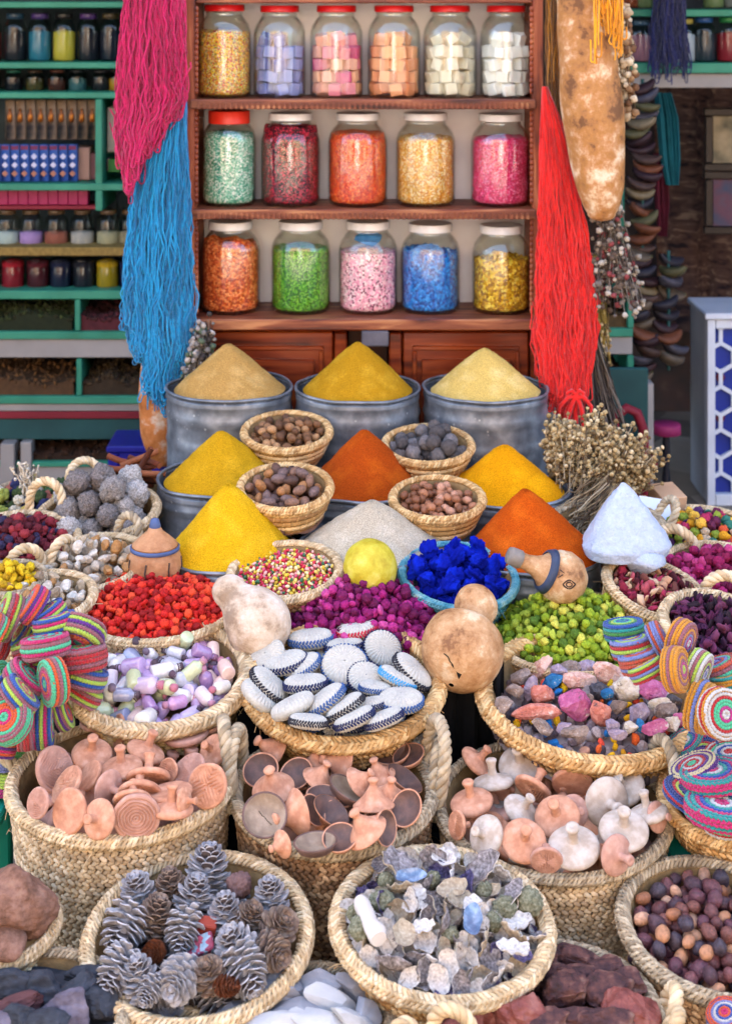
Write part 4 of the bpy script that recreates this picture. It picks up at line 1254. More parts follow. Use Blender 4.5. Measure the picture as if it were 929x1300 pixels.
for k, (cx, cy, hw, D, h, ay, adx, nm, c1, c2, where) in enumerate(TINS):
    p = P(cx, cy, D); r = S(hw, D)
    g = np.random.default_rng(k + 40)
    M = T(p.x, p.y, p.z - h) @ Matrix.Rotation(g.uniform(0, 6), 4, 'Z')
    e = thing('spice_tin', 'galvanised tin holding the ' + nm + ' spice mound ' + where, 'tin', M, 'galvanised spice tins')
    mb = MB()
    pr = [(.001, 0), (r * .97, 0), (r * .985, .006)]
    for z in np.linspace(.012, h - .03, 22):
        bead = .0055 * (math.exp(-((z - h * .52) / .004) ** 2) + math.exp(-((z - h * .78) / .0035) ** 2) + math.exp(-((z - h * .83) / .0035) ** 2))
        pr.append((r * .975 + bead, z))
    pr += [(r * .985, h - .026), (r * .99, h - .02), (r * .978, h - .014), (r * .985, h - .004), (r * .975, h - .02), (r * .97, h - .07), (.001, h - .075)]
    t = np.linspace(0, 2 * np.pi, 72, endpoint=False)
    prn = np.array(pr); G = np.stack([np.cos(t)[:, None] * prn[:, 0], np.sin(t)[:, None] * prn[:, 0], np.repeat(prn[None, :, 1], 72, 0)], -1)
    dent = .006 * wob(np.stack([np.cos(t), np.sin(t), 0 * t], -1), k, 2.2, 2)
    up = np.clip((prn[:, 1] - h * .5) / (h * .5), 0, 1)
    G[..., :2] *= 1 + (dent[:, None] * up[None] / r)[..., None]
    G[..., 2] += (.004 * wob(np.stack([np.cos(t), np.sin(t), 0 * t], -1), k + 9, 2.5, 2))[:, None] * up[None]
    mb.grid(G, True, False); mb.build('tin_body', TIN, e)
    a = np.linspace(0, 2 * np.pi, 72, endpoint=False)
    q = G[:, -4] + np.array([0, 0, .002])
    MB().tube(q, .0042, 8, True).build('rolled_rim', TIN, e)
    # mound
    zt = EYE - ay * D / FPX - p.z
    hz = zt - (-.010, -.009, -.001)[k // 3]
    n, m_ = 150, 70
    a = np.linspace(0, 2 * np.pi, n, endpoint=False); u = np.linspace(0, 1, m_)
    rr = (r - .006) * (.9, .92, .995)[k // 3] * u
    base = (-.010, -.009, -.001)[k // 3]
    prof = hz * np.clip(1 - np.sqrt(u ** 2 + .0045) / 1.0022, 0, 1) * (1 + .04 * np.sin(u * np.pi)) / .933
    X = np.cos(a)[:, None] * rr; Y = np.sin(a)[:, None] * rr
    ap = adx * D / FPX
    Z = base + np.repeat(prof[None], n, 0)
    X = X + ap * (1 - u)[None]
    G = np.stack([X, Y, Z], -1)
    G[..., 2] += (.0035 * wob(G, k + 3, 22, 3) + .0012 * wob(G, k + 5, 90, 2) + .0006 * rng.normal(size=Z.shape)) * np.minimum(1, 4 * (1 - u) + .25)[None]
    G[:, 0, :] = G[:, 0, :].mean(0)
    mo = MB(); mo.grid(G, True, False)
    o = mo.build('spice_mound', spice(nm, c1, c2), loc=(p.x, p.y, p.z))
    tag(o, nm + ' ground spice heaped in a cone ' + where, 'spice', 'cone-shaped spice mounds', 'stuff')

# ------------------------------------------------------------------ unit meshes for heaps
def ell(seed, dims, amp=.06, f=3, sub=2):
    V, F = ico(sub)
    V = V * (1 + amp * wob(V, seed, f, 3))[:, None]
    return V * np.array(dims), F


NUTM = mat('nutmeg', ['#6d4a2e', '#8a6240', '#5a3c26', '#a37a52'], 'rand_noise', 70, .6, .3, 150, mott=.35)
NUTMEG = protos('nutmeg', [ell(k, (.85, .85, 1.1), .05, 5) for k in range(3)], NUTM)
NUTD = protos('nut', [ell(k + 5, (.72, .72, 1.2), .08, 4) for k in range(4)], mat('brown_nut', ['#5c4034', '#7a5a48', '#4a342c', '#9a6a40', '#6a5550'], 'rand_noise', 60, .55, .3, 150, mott=.35))
HAZEL = protos('hazelnut', [ell(k + 9, (.85, .85, 1.1), .04, 4) for k in range(3)], mat('hazel', ['#8a5a40', '#a06c4e', '#74482f', '#b4846a'], 'rand_noise', 60, .45, .15, 150, mott=.25))


def gall(seed, n=70, sub=3):
    V, F = ico(sub)
    f1, e = cells(V, seed, n)
    V = V * (.84 + .2 * np.clip(e * 6, 0, 1) + .09 * wob(V, seed, 2, 2))[:, None]
    return V, F


GALL = protos('gall', [gall(k) for k in range(3)], mat('grey_gall', ['#5a5350', '#6d6664', '#4c4644'], 'rand_noise', 60, .9, .4, 200, mott=.3))
GALLB = protos('gall_ball', [gall(k + 4, 130, 4) for k in range(4)], mat('speckled_gall', ['#7c7672', '#96908a', '#6c6460', '#a29c96'], 'rand_noise', 160, .9, .5, 300, mott=.6))

CB = [  # coiled baskets (rim cx, cy, hw, D, bottom y)
    (364, 549, 57, 4.02, 588, 'nutmegs', 10), (543, 566, 58, 4.0, 606, 'spiky grey galls', 9), (362, 620, 60, 3.68, 671, 'long brown nuts', 12), (555, 634, 60, 3.68, 681, 'pale hazelnuts', 9)]
cbs = []
for cx, cy, hw, D, by, what, tl in CB:
    p = P(cx, cy, D); h = (EYE - by * (D - .03) / FPX); h = max(.07, p.z - h - .01)
    cbs.append(basket('coiled_basket', 'small coiled golden straw basket of ' + what + ' wedged between tins', p, S(hw, D) - .006, h, .62, tl, 0, 'coil', .010, STRAW_GOLD, ROPE_GOLD, None, rimcount=60, bow=.55))
heap(cbs[0], NUTMEG, 75, lambda g: g.uniform(.0115, .0135), 'brown nutmeg heaped in the upper coiled basket', 'nutmeg', 'nutmegs in a coiled basket', 'nutmeg', -.012, .012, rest=40)
heap(cbs[1], GALL, 34, lambda g: g.uniform(.017, .021), 'spiky grey-brown gall heaped in a coiled basket', 'gall', 'galls in a coiled basket', 'gall', -.012, .008, rest=15)
heap(cbs[2], NUTD, 62, lambda g: g.uniform(.0135, .0165), 'long brown nut heaped in the lower coiled basket', 'nut', 'long nuts in a coiled basket', 'nut', -.012, .006, rest=30)
heap(cbs[3], HAZEL, 95, lambda g: g.uniform(.010, .0118), 'pale hazelnut heaped in a coiled basket', 'nut', 'hazelnuts in a coiled basket', 'hazelnut', -.014, .002, rest=50)

# ------------------------------------------------------------------ bud baskets and small baskets behind the trays
def buds(nm, cols, rough=.75):
    def flake(k):
        V, F = ico(2)
        V = V * (1 + .45 * wob(V, k, 3.5, 3))[:, None] * np.array([1.15, .8, .45])
        return V, F

    def rose(k):
        V, F = ico(3)
        f1, e = cells(V, k, 13 + 3 * (k % 4))
        an = np.arctan2(V[:, 1], V[:, 0])
        V = V * (.6 + .42 * np.clip(e * 4.5, 0, 1) ** .5 + .04 * np.sin(an * 5 + V[:, 2] * 6 + k) + .1 * wob(V, k, 5, 3))[:, None]
        return V * np.array([1, 1, 1.15]), F
    return protos(nm, [rose(k + len(nm)) for k in range(5)] + [flake(k) for k in range(2)], mat(nm + '_petal', cols, 'rand_noise', 70, rough, .3, 200, mott=.35, sss=0))


ROSEP = buds('purple_bud', ['#7c0c54', '#941264', '#5c083e', '#a82874', '#b84484', '#6c0a48'])
REDB = buds('red_bud', ['#c8201a', '#d83420', '#a81414', '#e04a28', '#8c1010'])
GREENB = buds('green_bud', ['#7a9018', '#94a824', '#a8b43c', '#5c7414', '#c4c04c', '#8c9c30', '#4c6a1c'])
MAGB = buds('magenta_bud', ['#8c144c', '#a01c5c', '#6c0c38', '#b43c74', '#7c1040'])
DKRB = buds('dark_red_bud', ['#5c1420', '#741c28', '#4a0e1a', '#8a2a30', '#2c2440'])
MULB = buds('mixed_bud', ['#c88c14', '#a0244c', '#2c6c5c', '#7c8c2c', '#c8502c', '#5c1c3c', '#d8a83c', '#4c2454', '#b8a084'])
YELB = buds('yellow_flower', ['#c8a00c', '#d8b41c', '#a8840c'])

b = basket('bud_basket', 'plaited straw basket heaped with red buds behind the bottles', P(196, 768, 3.33), S(103, 3.33), .16, .85, 4, 0, 'plait', .009, STRAW, ROPE_PALE)
heap(b, REDB, 300, lambda g: g.uniform(.0065, .0095), 'scarlet dried bud heaped behind the bottle tray', 'bud', 'scarlet dried buds', 'red_bud', -.008, .032, rest=480)
b = basket('bud_basket', 'plaited straw basket heaped with purple rosebuds behind the coasters', P(462, 794, 3.33), S(118, 3.33), .16, .85, 4, 0, 'plait', .009, STRAW, ROPE_PALE)
heap(b, ROSEP, 300, lambda g: g.uniform(.0075, .0115), 'purple dried rosebud heaped behind the coaster tray', 'rosebud', 'purple dried rosebuds', 'rosebud', -.008, .09, rest=520)
b = basket('bud_basket', 'plaited straw basket heaped with yellow-green buds behind the stones', P(727, 803, 3.33), S(108, 3.33), .16, .85, 5, 0, 'plait', .009, STRAW, ROPE_PALE)
heap(b, GREENB, 300, lambda g: g.uniform(.007, .0105), 'yellow-green dried bud heaped behind the stone tray', 'bud', 'yellow-green dried buds', 'green_bud', -.01, .07, rest=500)

b = basket('shallow_basket', 'round shallow basket of tiny coloured candies by the melon', P(362, 726, 3.42), S(69, 3.42), .07, .7, 9, -3, 'plait', .010, STRAW_BROWN, ROPE_PALE, 4)
PEB = protos('candy', [ell(k, (1.2, .8, .8), .04, 3, 1) for k in range(2)], mat('candy', ['#d8b83c', '#b8283c', '#e4cc6c', '#d04c6c', '#3c6c4c', '#e0a8a0', '#c83048', '#e8d8a8'], 'rand', 60, .5, .1, mott=.1))
heap(b, PEB, 0, lambda g: g.uniform(.0040, .0052), 'tiny yellow, pink and green candies filling a shallow basket', 'candy', 'candies', 'candies', -.008, .008, rest=1100, stuff=True, filllabel='tiny yellow, pink and green candies filling a shallow basket', tries=8)
TEALSTRAW = mat('teal_straw', ['#2c6c7c', '#5c98a4', '#3c8494', '#8cb0b0'], 'rand_noise', 40, .7, .3, 300)
TEALROPE = mat('teal_rope', ['#2c7080', '#6ca0a8', '#488c9c', '#9cbcb8'], 'noise', 50, .7, .3, 300)
b = basket('shallow_basket', 'teal-dyed straw basket of ultramarine pigment lumps', P(582, 732, 3.42), S(72, 3.42), .08, .7, 12, 4, 'plait', .009, TEALSTRAW, TEALROPE, 5)
BLUEL = protos('pigment_lump', [rock(k + 60, (1.15, .9, .8), 8, .3, 4) for k in range(5)], mat('ultramarine', ['#06188c', '#0a28b4', '#041070'], 'noise', 12, .95, .4, 90, spec=.1))
heap(b, BLUEL, 60, lambda g: g.uniform(.014, .024), 'ultramarine blue pigment lump in the teal basket', 'pigment', 'ultramarine pigment lumps', 'pigment_lump', -.012, .03, rest=30)
heap(b, BLUEL, 60, lambda g: g.uniform(.006, .009), 'small ultramarine pigment crumb in the teal basket', 'pigment', 'ultramarine pigment crumbs', 'pigment_crumb', -.01, .016, rest=10, base=False)

# left side
b = basket('gall_basket', 'handled straw basket of grey speckled balls beside the ochre tin', P(124, 652, 3.78), S(75, 3.78), .15, .8, 8, -4, 'plait', .011, STRAW, ROPE_PALE, handles=[(110, 15, .06)], hm=ROPE_PALE)
heap(b, GALLB, 42, lambda g: g.uniform(.026, .034), 'grey speckled ball heaped in the handled basket', 'gall', 'grey speckled balls', 'speckled_ball', -.02, .05, rest=14)
p = P(165, 612, 3.95)
b = basket('bark_basket', 'low basket of cinnamon bark behind the grey speckled balls', P(168, 622, 4.0), S(44, 4.0), .1, .85, 4, 0, 'plait', .008, STRAW, ROPE)
CIN = mat('cinnamon', ['#5c2c18', '#7c4024', '#8c5030', '#4a2212'], 'rand_noise', 40, .8, .3)
for k in range(16):
    pts = np.linspace(-.05, .05, 8); g = np.random.default_rng(k)
    q = MB(); q.tube(np.stack([pts, .004 * np.sin(pts * 60 + k), 0 * pts], 1), .008, 7)
    o = q.build('cinnamon_stick', CIN)
    o.matrix_basis = b.M @ T(g.uniform(-.04, .04), g.uniform(-.04, .04), .012 + .004 * k) @ Euler((g.normal(0, .2), g.normal(0, .35), g.uniform(-.7, .9))).to_matrix().to_4x4()
    tag(o, 'brown cinnamon stick in the basket behind grey balls', 'cinnamon', 'cinnamon sticks')

b = basket('crystal_basket', 'oval straw basket of white and amber resin by the lidded gourd', P(116, 716, 3.5), S(69, 3.5), .12, .75, 9, -5, 'plait', .010, STRAW, ROPE_PALE, handles=[(60, 20, .045)], hm=ROPE)
RES = protos('resin_lump', [rock(k + 20, (1.1, .9, .75), 8, .12, 2) for k in range(5)], mat('resin', ['#b8ac9c', '#a4957f', '#c6beb0', '#a07444', '#86745f', '#b09c80'], 'rand_noise', 50, .4, .3, 80, mott=.25), False)
heap(b, RES, 120, lambda g: g.uniform(.010, .017), 'milky resin lump in the basket beside the lidded gourd', 'resin', 'resin lumps beside the lidded gourd', 'resin_lump', -.01, .03, rest=60)
b = basket('crystal_basket', 'straw basket of pale resin under the crocheted garland', P(52, 762, 3.3), S(66, 3.3), .12, .75, 8, -4, 'plait', .010, STRAW, ROPE_PALE)
heap(b, RES, 110, lambda g: g.uniform(.010, .015), 'milky resin lump in the basket by the yellow flowers', 'resin', 'resin lumps by the yellow flowers', 'resin_lump', -.014, .014, rest=60)
b = basket('bud_basket', 'handled straw basket of dark red buds', P(22, 690, 3.62), S(76, 3.62), .15, .8, 10, 0, 'plait', .010, STRAW, ROPE_PALE, handles=[(75, 10, .065), (-70, 0, .055), (-35, 5, .05)], hm=ROPE_PALE, hr=.010)
heap(b, DKRB, 240, lambda g: g.uniform(.008, .012), 'dark red dried bud in the handled basket', 'bud', 'dark red dried buds', 'dark_red_bud', -.015, .035, rest=160)
b = basket('flower_basket', 'small basket of yellow flower heads before the dark red buds', P(14, 735, 3.36), S(42, 3.36), .09, .8, 8, 0, 'plait', .008, STRAW, ROPE)
heap(b, YELB, 70, lambda g: g.uniform(.007, .0095), 'yellow dried flower head in the small basket', 'flower', 'yellow dried flower heads', 'yellow_flower', -.008, .024, rest=30)
b = basket('moss_basket', 'basket of mixed coloured mosses behind the dark red buds', P(40, 640, 3.95), S(70, 3.95), .1, .8, 6, 0, 'plait', .009, STRAW, ROPE)
MOSS = protos('moss_tuft', [bud(k + 30, 14, 3, .5, (1.2, 1, .8)) for k in range(4)], mat('moss', ['#5c6c2c', '#8c9444', '#3c4c2c', '#a89450', '#24284c', '#9c5c4c', '#c4b8a0', '#4c7454'], 'rand_noise', 60, .95, .6, 200, mott=.4))
heap(b, MOSS, 80, lambda g: g.uniform(.013, .022), 'coloured dried moss tuft in the basket by the shop shelf', 'moss', 'dried moss tufts', 'moss_tuft', -.01, .025, rest=40)
bunch('white_coral_twig', 'pale knobbly dried twig sticking out of the moss basket', 'twig', P(35, 622, 3.92), (0, 0, 1), 26, .055, .5, mat('pale_twig', ['#c4b8a4', '#a89a84'], 'rand_noise', 50, .9), mat('pale_twig', []), .004, 21, heads_per=2, sr=.0025)

# right side
b = basket('rough_basket', 'rough wicker basket under the pale blue crystal', P(770, 668, 3.72), S(70, 3.72), .17, .85, 6, 0, 'plait', .012, STRAW_BROWN, ROPE, handles=[(15, 30, .05)])
V, F = ico(5)
g = np.random.default_rng(5)
u_ = V.copy()
ang = np.arctan2(u_[:, 1], u_[:, 0]); z = (u_[:, 2] + 1) / 2
prof = np.interp(z, [0, .06, .2, .5, .8, .94, 1], [.55, .93, 1.0, .70, .34, .16, .04])
tri = 1 + .10 * np.cos(3 * ang + .5)
W_ = S(56, 3.5)
V2 = np.stack([np.cos(ang) * prof * tri * W_, np.sin(ang) * prof * tri * W_ * .9, z * S(92, 3.5)], 1)
V2 *= (1 + .035 * wob(V2, 4, 30, 3) + .016 * wob(V2, 9, 130, 3))[:, None]
ALUM = mat('alum_crystal', ['#a0abbe', '#acb7c9', '#b4becf', '#a4afc2'], 'noise', 70, .5, 1.0, 150, spec=.4, detail=10, nrough=.7)
o = MB().add(V2, F).build('alum_cone', ALUM, loc=P(790, 706, 3.5))
tag(o, 'tall pale blue cone-shaped alum crystal', 'crystal')
o = MB().add(*rock(8, (S(30, 3.45), .05, .034), 10, .06)).build('alum_lump', ALUM, loc=P(815, 712, 3.46))
tag(o, 'flat pale alum lump at the foot of the cone crystal', 'crystal')
CARD = mat('cardboard', ['#b08c6c', '#c09c7c'], 'noise', 10, .8)
o = MB().bbox((0, 0, 0), (S(34, 3.95), .08, .06), .002).build('cardboard_box', CARD, smooth=False, loc=P(846, 636, 3.98), rot=(.2, 0, .3)); tag(o, 'open tan cardboard box behind the mixed buds', 'box')
o = MB().bbox((0, 0, 0), (.09, .004, .07), .001).build('paper_sheet', mat('paper', ['#c4ccd8', '#d8dde4'], 'noise', 10, .8), smooth=False, loc=P(832, 650, 3.88), rot=(-.6, .25, .4)); tag(o, 'crumpled pale paper beside the cardboard box', 'paper')

b = basket('bud_basket', 'handled straw basket of mixed bright buds behind the alum cone', P(893, 682, 3.82), S(76, 3.82), .15, .85, 9, 0, 'plait', .010, STRAW, ROPE_PALE, handles=[(235, 8, .075)], hm=ROPE_PALE, hr=.011)
heap(b, MULB, 230, lambda g: g.uniform(.009, .0135), 'mixed bright dried bud in the handled basket', 'bud', 'mixed bright dried buds', 'mixed_bud', -.014, .032, rest=160)
b = basket('bud_basket', 'handled straw basket of magenta rosebuds', P(912, 730, 3.55), S(74, 3.55), .15, .85, 10, 0, 'plait', .010, STRAW, ROPE_PALE, handles=[(262, 5, .068)], hm=ROPE_PALE, hr=.011)
heap(b, MAGB, 200, lambda g: g.uniform(.0095, .013), 'magenta dried rosebud in the handled basket', 'rosebud', 'magenta dried rosebuds', 'magenta_rosebud', -.014, .03, rest=120)
FLK = protos('petal', [ell(k, (1.25, .9, .35), .7, 3, 2) for k in range(5)], mat('dried_petal', ['#7c1c30', '#a84c54', '#4c1c24', '#b88c6c', '#9c2c48', '#c8a888', '#6c3c34'], 'rand_noise', 60, .85, .3))
b = basket('petal_basket', 'straw basket of dried crimson petals beside the alum lump', P(832, 750, 3.42), S(64, 3.42), .12, .8, 12, 14, 'plait', .011, STRAW_GOLD, ROPE_PALE)
heap(b, FLK, 0, lambda g: g.uniform(.006, .010), 'crimson and tan dried petals filling a tilted basket', 'petals', '', 'dried_petals', -.014, .008, rest=900, stuff=True, filllabel='crimson and tan dried petals filling a tilted basket', tries=7)
HIB = protos('hibiscus', [ell(k + 6, (1.3, .8, .45), .75, 3, 2) for k in range(5)], mat('hibiscus_flake', ['#2c0c28', '#4c1438', '#3c1034', '#5c2444', '#24101c', '#6c3450'], 'rand_noise', 60, .8, .3))
b = basket('flower_basket', 'straw basket of dark purple hibiscus flowers', P(915, 800, 3.25), S(74, 3.25), .14, .8, 13, 8, 'plait', .012, STRAW_PALE, ROPE_PALE)
heap(b, HIB, 0, lambda g: g.uniform(.006, .010), 'dark purple dried hibiscus flowers filling a basket', 'flowers', '', 'hibiscus_flowers', -.014, .01, rest=1000, stuff=True, filllabel='dark purple dried hibiscus flowers filling a basket', tries=7)

# ------------------------------------------------------------------ gourds and melon
GP = mat('pale_gourd', ['#96806a', '#b49e86', '#c2ae98', '#ccbaa6', '#dacdbe'], 'noise', 16, .7, .8, 110, detail=12, nrough=.7, span=(.38, .62))
GB = mat('brown_gourd', ['#7c5434', '#a4784e', '#b48a60', '#c0996f', '#d2b896'], 'noise', 15, .6, .8, 110, detail=12, nrough=.7, span=(.38, .62))


def two_bulb(name, label, c0, r0, c1, r1, m, neck=.55, seed=1, cat='gourd', n=40):
    """gourd with big bulb c0 and small bulb c1"""
    c0, c1 = Vector(c0), Vector(c1)
    d = (c1 - c0); L_ = d.length; d.normalize()
    s = np.linspace(-r0 * .998, L_ + r1 * .998, 70)
    ra = np.sqrt(np.maximum(r0 ** 2 - s ** 2, 0)); rb = np.sqrt(np.maximum(r1 ** 2 - (s - L_) ** 2, 0))
    lo, hi = r0 * .45, L_ - r1 * .2
    t = np.clip((s - lo) / max(hi - lo, 1e-4), 0, 1); sm = t * t * (3 - 2 * t)
    nk = (math.sqrt(r0 ** 2 - lo ** 2)) * (1 - sm) + r1 * .97 * sm
    nk = nk * (1 - (1 - neck) * np.sin(t * np.pi) ** 1.5 * .7)
    r = np.where((s > lo) & (s < hi), np.maximum(nk, 0), np.maximum(ra * (s <= lo), rb * (s >= hi)))
    for _ in range(3): r[1:-1] = (r[:-2] + 2 * r[1:-1] + r[2:]) / 4
    mb = MB(); M = frame(c0, d)
    mb.lathe(np.stack([np.maximum(r, .0005), s], 1), n, M=M)
    V = mb.V[0]; ctr = np.array(c0)
    V += (V - ctr) * (.022 * wob(V, seed, 30, 3))[:, None]
    o = mb.build(name, m)
    return tag(o, label, cat)


D = 3.2
two_bulb('pear_gourd', 'pale pear-shaped gourd lying between red and purple buds', P(328, 792, D), S(42, D), P(292, 751, D + .03), S(22, D), GP, 1.0, 3)
o = two_bulb('broken_gourd', 'cracked tan gourd with small top bulb above black cloth', P(587, 824, 3.12), S(53, 3.12), P(604, 770, 3.2), S(28, 3.2), GB, .45, 5)
p = P(583, 850, 3.12 - S(51, 3.12))
q = MB(); q.add(np.array([(-.011, 0, .006), (0, .001, .008), (.012, 0, .007), (.004, 0, -.004), (-.001, 0, -.012), (-.004, 0, -.003), (-.011, .004, .006), (0, .005, .008), (.012, .004, .007), (.004, .004, -.004), (-.001, .004, -.012), (-.004, .004, -.003)]), [[5, 4, 3, 2, 1, 0], [6, 7, 8, 9, 10, 11]])
q.build('hole', mat('black_hole', ['#0a0806', '#0a0806']), o, smooth=False, loc=p).scale = (1.5, 1, 1.6)
cr = MB(); cr.tube([(p + Vector((x, -.0008 + abs(x) * .1, z)))[:] for x, z in ((-.011, .006), (-.019, .016), (-.022, .024), (-.03, .03))], .0011, 4)
cr.tube([(p + Vector((x, .0002, z)))[:] for x, z in ((.011, .007), (.022, .008), (.03, .01))], .001, 4)
cr.build('crack', mat('black_hole', []), o)
V, F = ico(4)
D = 3.36; r = S(35, D)
ang = np.arctan2(V[:, 1], V[:, 0]); V = V * (1 + .012 * np.cos(ang * 10) * (1 - V[:, 2:3].ravel() ** 2))[:, None] * np.array([1, 1, .95])
o = MB().add(V * r, F).build('melon', mat('melon_skin', ['#94881c', '#b09c24', '#bcae34', '#c8bc54', '#d4ca78'], 'noise', 22, .55, .5, 110, detail=10, nrough=.68), loc=P(470, 720, D), rot=(.5, .9, 0))
tag(o, 'round yellow-green melon in front of the white spice', 'melon')

# lidded gourd jar
D = 3.47; p = P(197, 744, D); e = thing('lidded_gourd', 'small round wooden gourd pot with conical lid and blue band', 'pot', T(p))
r = S(34, D)
GW = mat('carved_gourd', ['#70482e', '#a4724c', '#b8865e', '#c8a07a'], 'noise', 18, .6, .5, 90, detail=10, nrough=.68)
GWD = mat('carved_gourd_dark', ['#3c302c', '#54443c'], 'noise', 30, .6)
BAND = mat('blue_band', ['#3c4c74', '#52648c'], 'noise', 20, .5)
MB().lathe([(.001, 0), (r * .6, .002), (r * .88, r * .35), (r, r * .8), (r * .96, r * 1.15), (r * .86, r * 1.4), (.001, r * 1.41)], 32).build('pot', GW, e)
for k in range(7):
    a = k * .9; q = MB()
    q.tube([(math.cos(a + .04 * math.sin(t * 9)) * rr * 1.003, math.sin(a + .04 * math.sin(t * 9)) * rr * 1.003, zz) for t, rr, zz in ((0, r * .88, r * .35), (.3, r * .965, r * .6), (.6, r, r * .8), (1, r * .965, r * 1.12))], .0022, 5)
    q.build('painted_stripe', GWD, e)
MB().lathe([(r * .88, r * 1.36), (r * .92, r * 1.38), (r * .93, r * 1.48), (r * .88, r * 1.52)], 32).build('blue_band', BAND, e)
l = MB().lathe([(.001, r * 1.49), (r * .86, r * 1.52), (r * .85, r * 1.58), (r * .55, r * 1.85), (r * .3, r * 2.05), (r * .22, r * 2.2), (.001, r * 2.22)], 28).build('lid', GW, e)
MB().lathe([(r * .2, r * 2.18), (r * .22, r * 2.25), (r * .15, r * 2.5), (.001, r * 2.55)], 16).build('knob', BAND, l)

# lying decorated gourd
D = 3.33
a0, a1 = P(714, 733, D), P(649, 706, D - .02)
ax = (a1 - a0).normalized(); L_ = (a1 - a0).length; r = S(33, D)
e = thing('decorated_gourd', 'decorated gourd flask with drawn eye and blue collar lying down', 'gourd', frame(a0, ax))
MB().lathe([(.001, -r * .9), (r * .5, -r * .82), (r * .88, -r * .45), (r * 1.0, 0), (r * .93, r * .4), (r * .74, r * .75), (r * .5, r * 1.0), (r * .38, r * 1.25), (r * .3, r * 1.6), (r * .3, L_ * .98)], 36).build('flask', GB, e)
MB().lathe([(r * .76, r * .6), (r * .87, r * .62), (r * .76, r * .85), (r * .66, r * .88)], 32).build('collar', mat('dark_blue_collar', ['#2c3448', '#3c4860'], 'noise', 20, .5), e)
MB().lathe([(r * .31, L_ * .82), (r * .35, L_ * .84), (r * .34, L_ * 1.0), (r * .3, L_ * 1.06), (.001, L_ * 1.07)], 20).build('stopper', mat('grey_stopper', ['#6c645c', '#8c847c'], 'noise', 30, .5), e)
INK = mat('ink', ['#2c2018', '#3c2c24'], 'noise', 30, .7)
Mi = frame(a0, ax).inverted()
for side, (ix, iy) in enumerate(((706, 728), (722, 742))):
    w = 10 - side * 2
    lines = [[(ix - w + 2 * w * t, iy + s_ * 5.5 * math.sin(math.pi * t)) for t in np.linspace(0, 1, 9)] for s_ in (-1, 1)]
    lines.append([(ix + 3.6 * math.cos(t), iy + 3 * math.sin(t)) for t in np.linspace(0, 6.28, 12)])
    q = MB()
    for ln in lines:
        pts = []
        for (x, y) in ln:
            v = view(x, y); oc = Vector((0, 0, EYE)) - a0
            bq = oc.dot(v); cq = oc.dot(oc) - (r * .985) ** 2; ds = bq * bq - cq
            if ds <= 0: continue
            h = Vector((0, 0, EYE)) + v * (-bq - math.sqrt(ds))
            pts.append((Mi @ h)[:])
        if len(pts) > 2: q.tube(pts, .0017, 5)
    if q.n: q.build('drawn_eye', INK, e)

# ------------------------------------------------------------------ trays
bt = basket('bottle_tray', 'pale straw tray heaped with small pastel bottles', P(203, 858, 3.1), S(110, 3.1), .085, .72, 11, 0, 'plait', .015, STRAW_PALE, ROPE_PALE, 6, rimflat=1.15, rimcount=70)
ct = basket('coaster_tray', 'golden straw tray heaped with crocheted white coasters', P(436, 868, 3.08), S(120, 3.08), .085, .72, 11, 0, 'plait', .015, STRAW_GOLD, ROPE_GOLD, 6, rimflat=1.1, rimcount=70)
rt = basket('stone_tray', 'wide golden straw tray of coloured stones', P(749, 886, 3.08), S(135, 3.08), .095, .72, 9, 2, 'plait', .016, STRAW_GOLD, ROPE_GOLD, 6, rimflat=1.1, rimcount=75)
for nm, px, py, w, lb in (('deep_basket', 210, 890, 88, 'bottle tray'), ('deep_basket', 448, 905, 104, 'coaster tray'), ('deep_basket', 752, 935, 118, 'stone tray')):
    D = 3.17; p = P(px, py, D); p.z -= .01
    basket(nm, 'grey plaited basket standing under the ' + lb, p, S(w, D), p.z - .001, .85, 0, 0, 'plait', .009, STRAW_GREY, ROPE)

# bottles
STOP = mat('stopper', ['#8c5a6c', '#5c4450', '#a8788c', '#6c5c68', '#b06c7c', '#4c3c44'], 'rand', 40, .6, .1)
bprof = [(.001, 0), (.85, 0), (.97, .06), (1, .2), (1, 2.3), (.92, 2.55), (.6, 2.85), (.42, 3.0), (.42, 3.35), (.5, 3.38), (.5, 3.5), (.4, 3.52)]
BCOL = [('lilac', ['#a68cb4', '#b89cc4']), ('lavender', ['#bcaac8', '#c8b8d2']), ('off-white', ['#ccc4c0', '#dcd6d2']), ('violet', ['#8c6c98', '#9c7ca8']), ('pinkish white', ['#ccbcc4', '#d8cad0']), ('slate blue', ['#8488a0', '#9498b0']), ('orchid pink', ['#b888b0', '#c498bc']), ('grey-white', ['#b4b2ba', '#c4c2c8']), ('peach', ['#d2b0a4', '#dcc0b4']), ('pale green', ['#b0b890', '#bcc49c']), ('off-white', ['#d0ccc4', '#dedad2']), ('grey-white', ['#a8a8b4', '#b8b8c2'])]
bms = [(n_, mesh_of(MB().lathe([(a, z - 1.9) for a, z in bprof], 20), 'glass_bottle', mat('bottle_%d' % k, c_, 'noise', 2.5, .2, .1, 6, coat=.7, spec=.5))) for k, (n_, c_) in enumerate(BCOL)]
sm_ = mesh_of(MB().lathe([(.38, 1.3), (.5, 1.35), (.52, 2.0), (.001, 2.05)], 14), 'stopper', STOP)
g = np.random.default_rng(12)
X = pack(84, lambda g: .0185, bt.r - .024, None, dome_fn(bt.r, -.05, -.02), 20, g)
hh = X[:, 2] - dome_fn(bt.r, -.03, .012)(X[:, 0], X[:, 1])
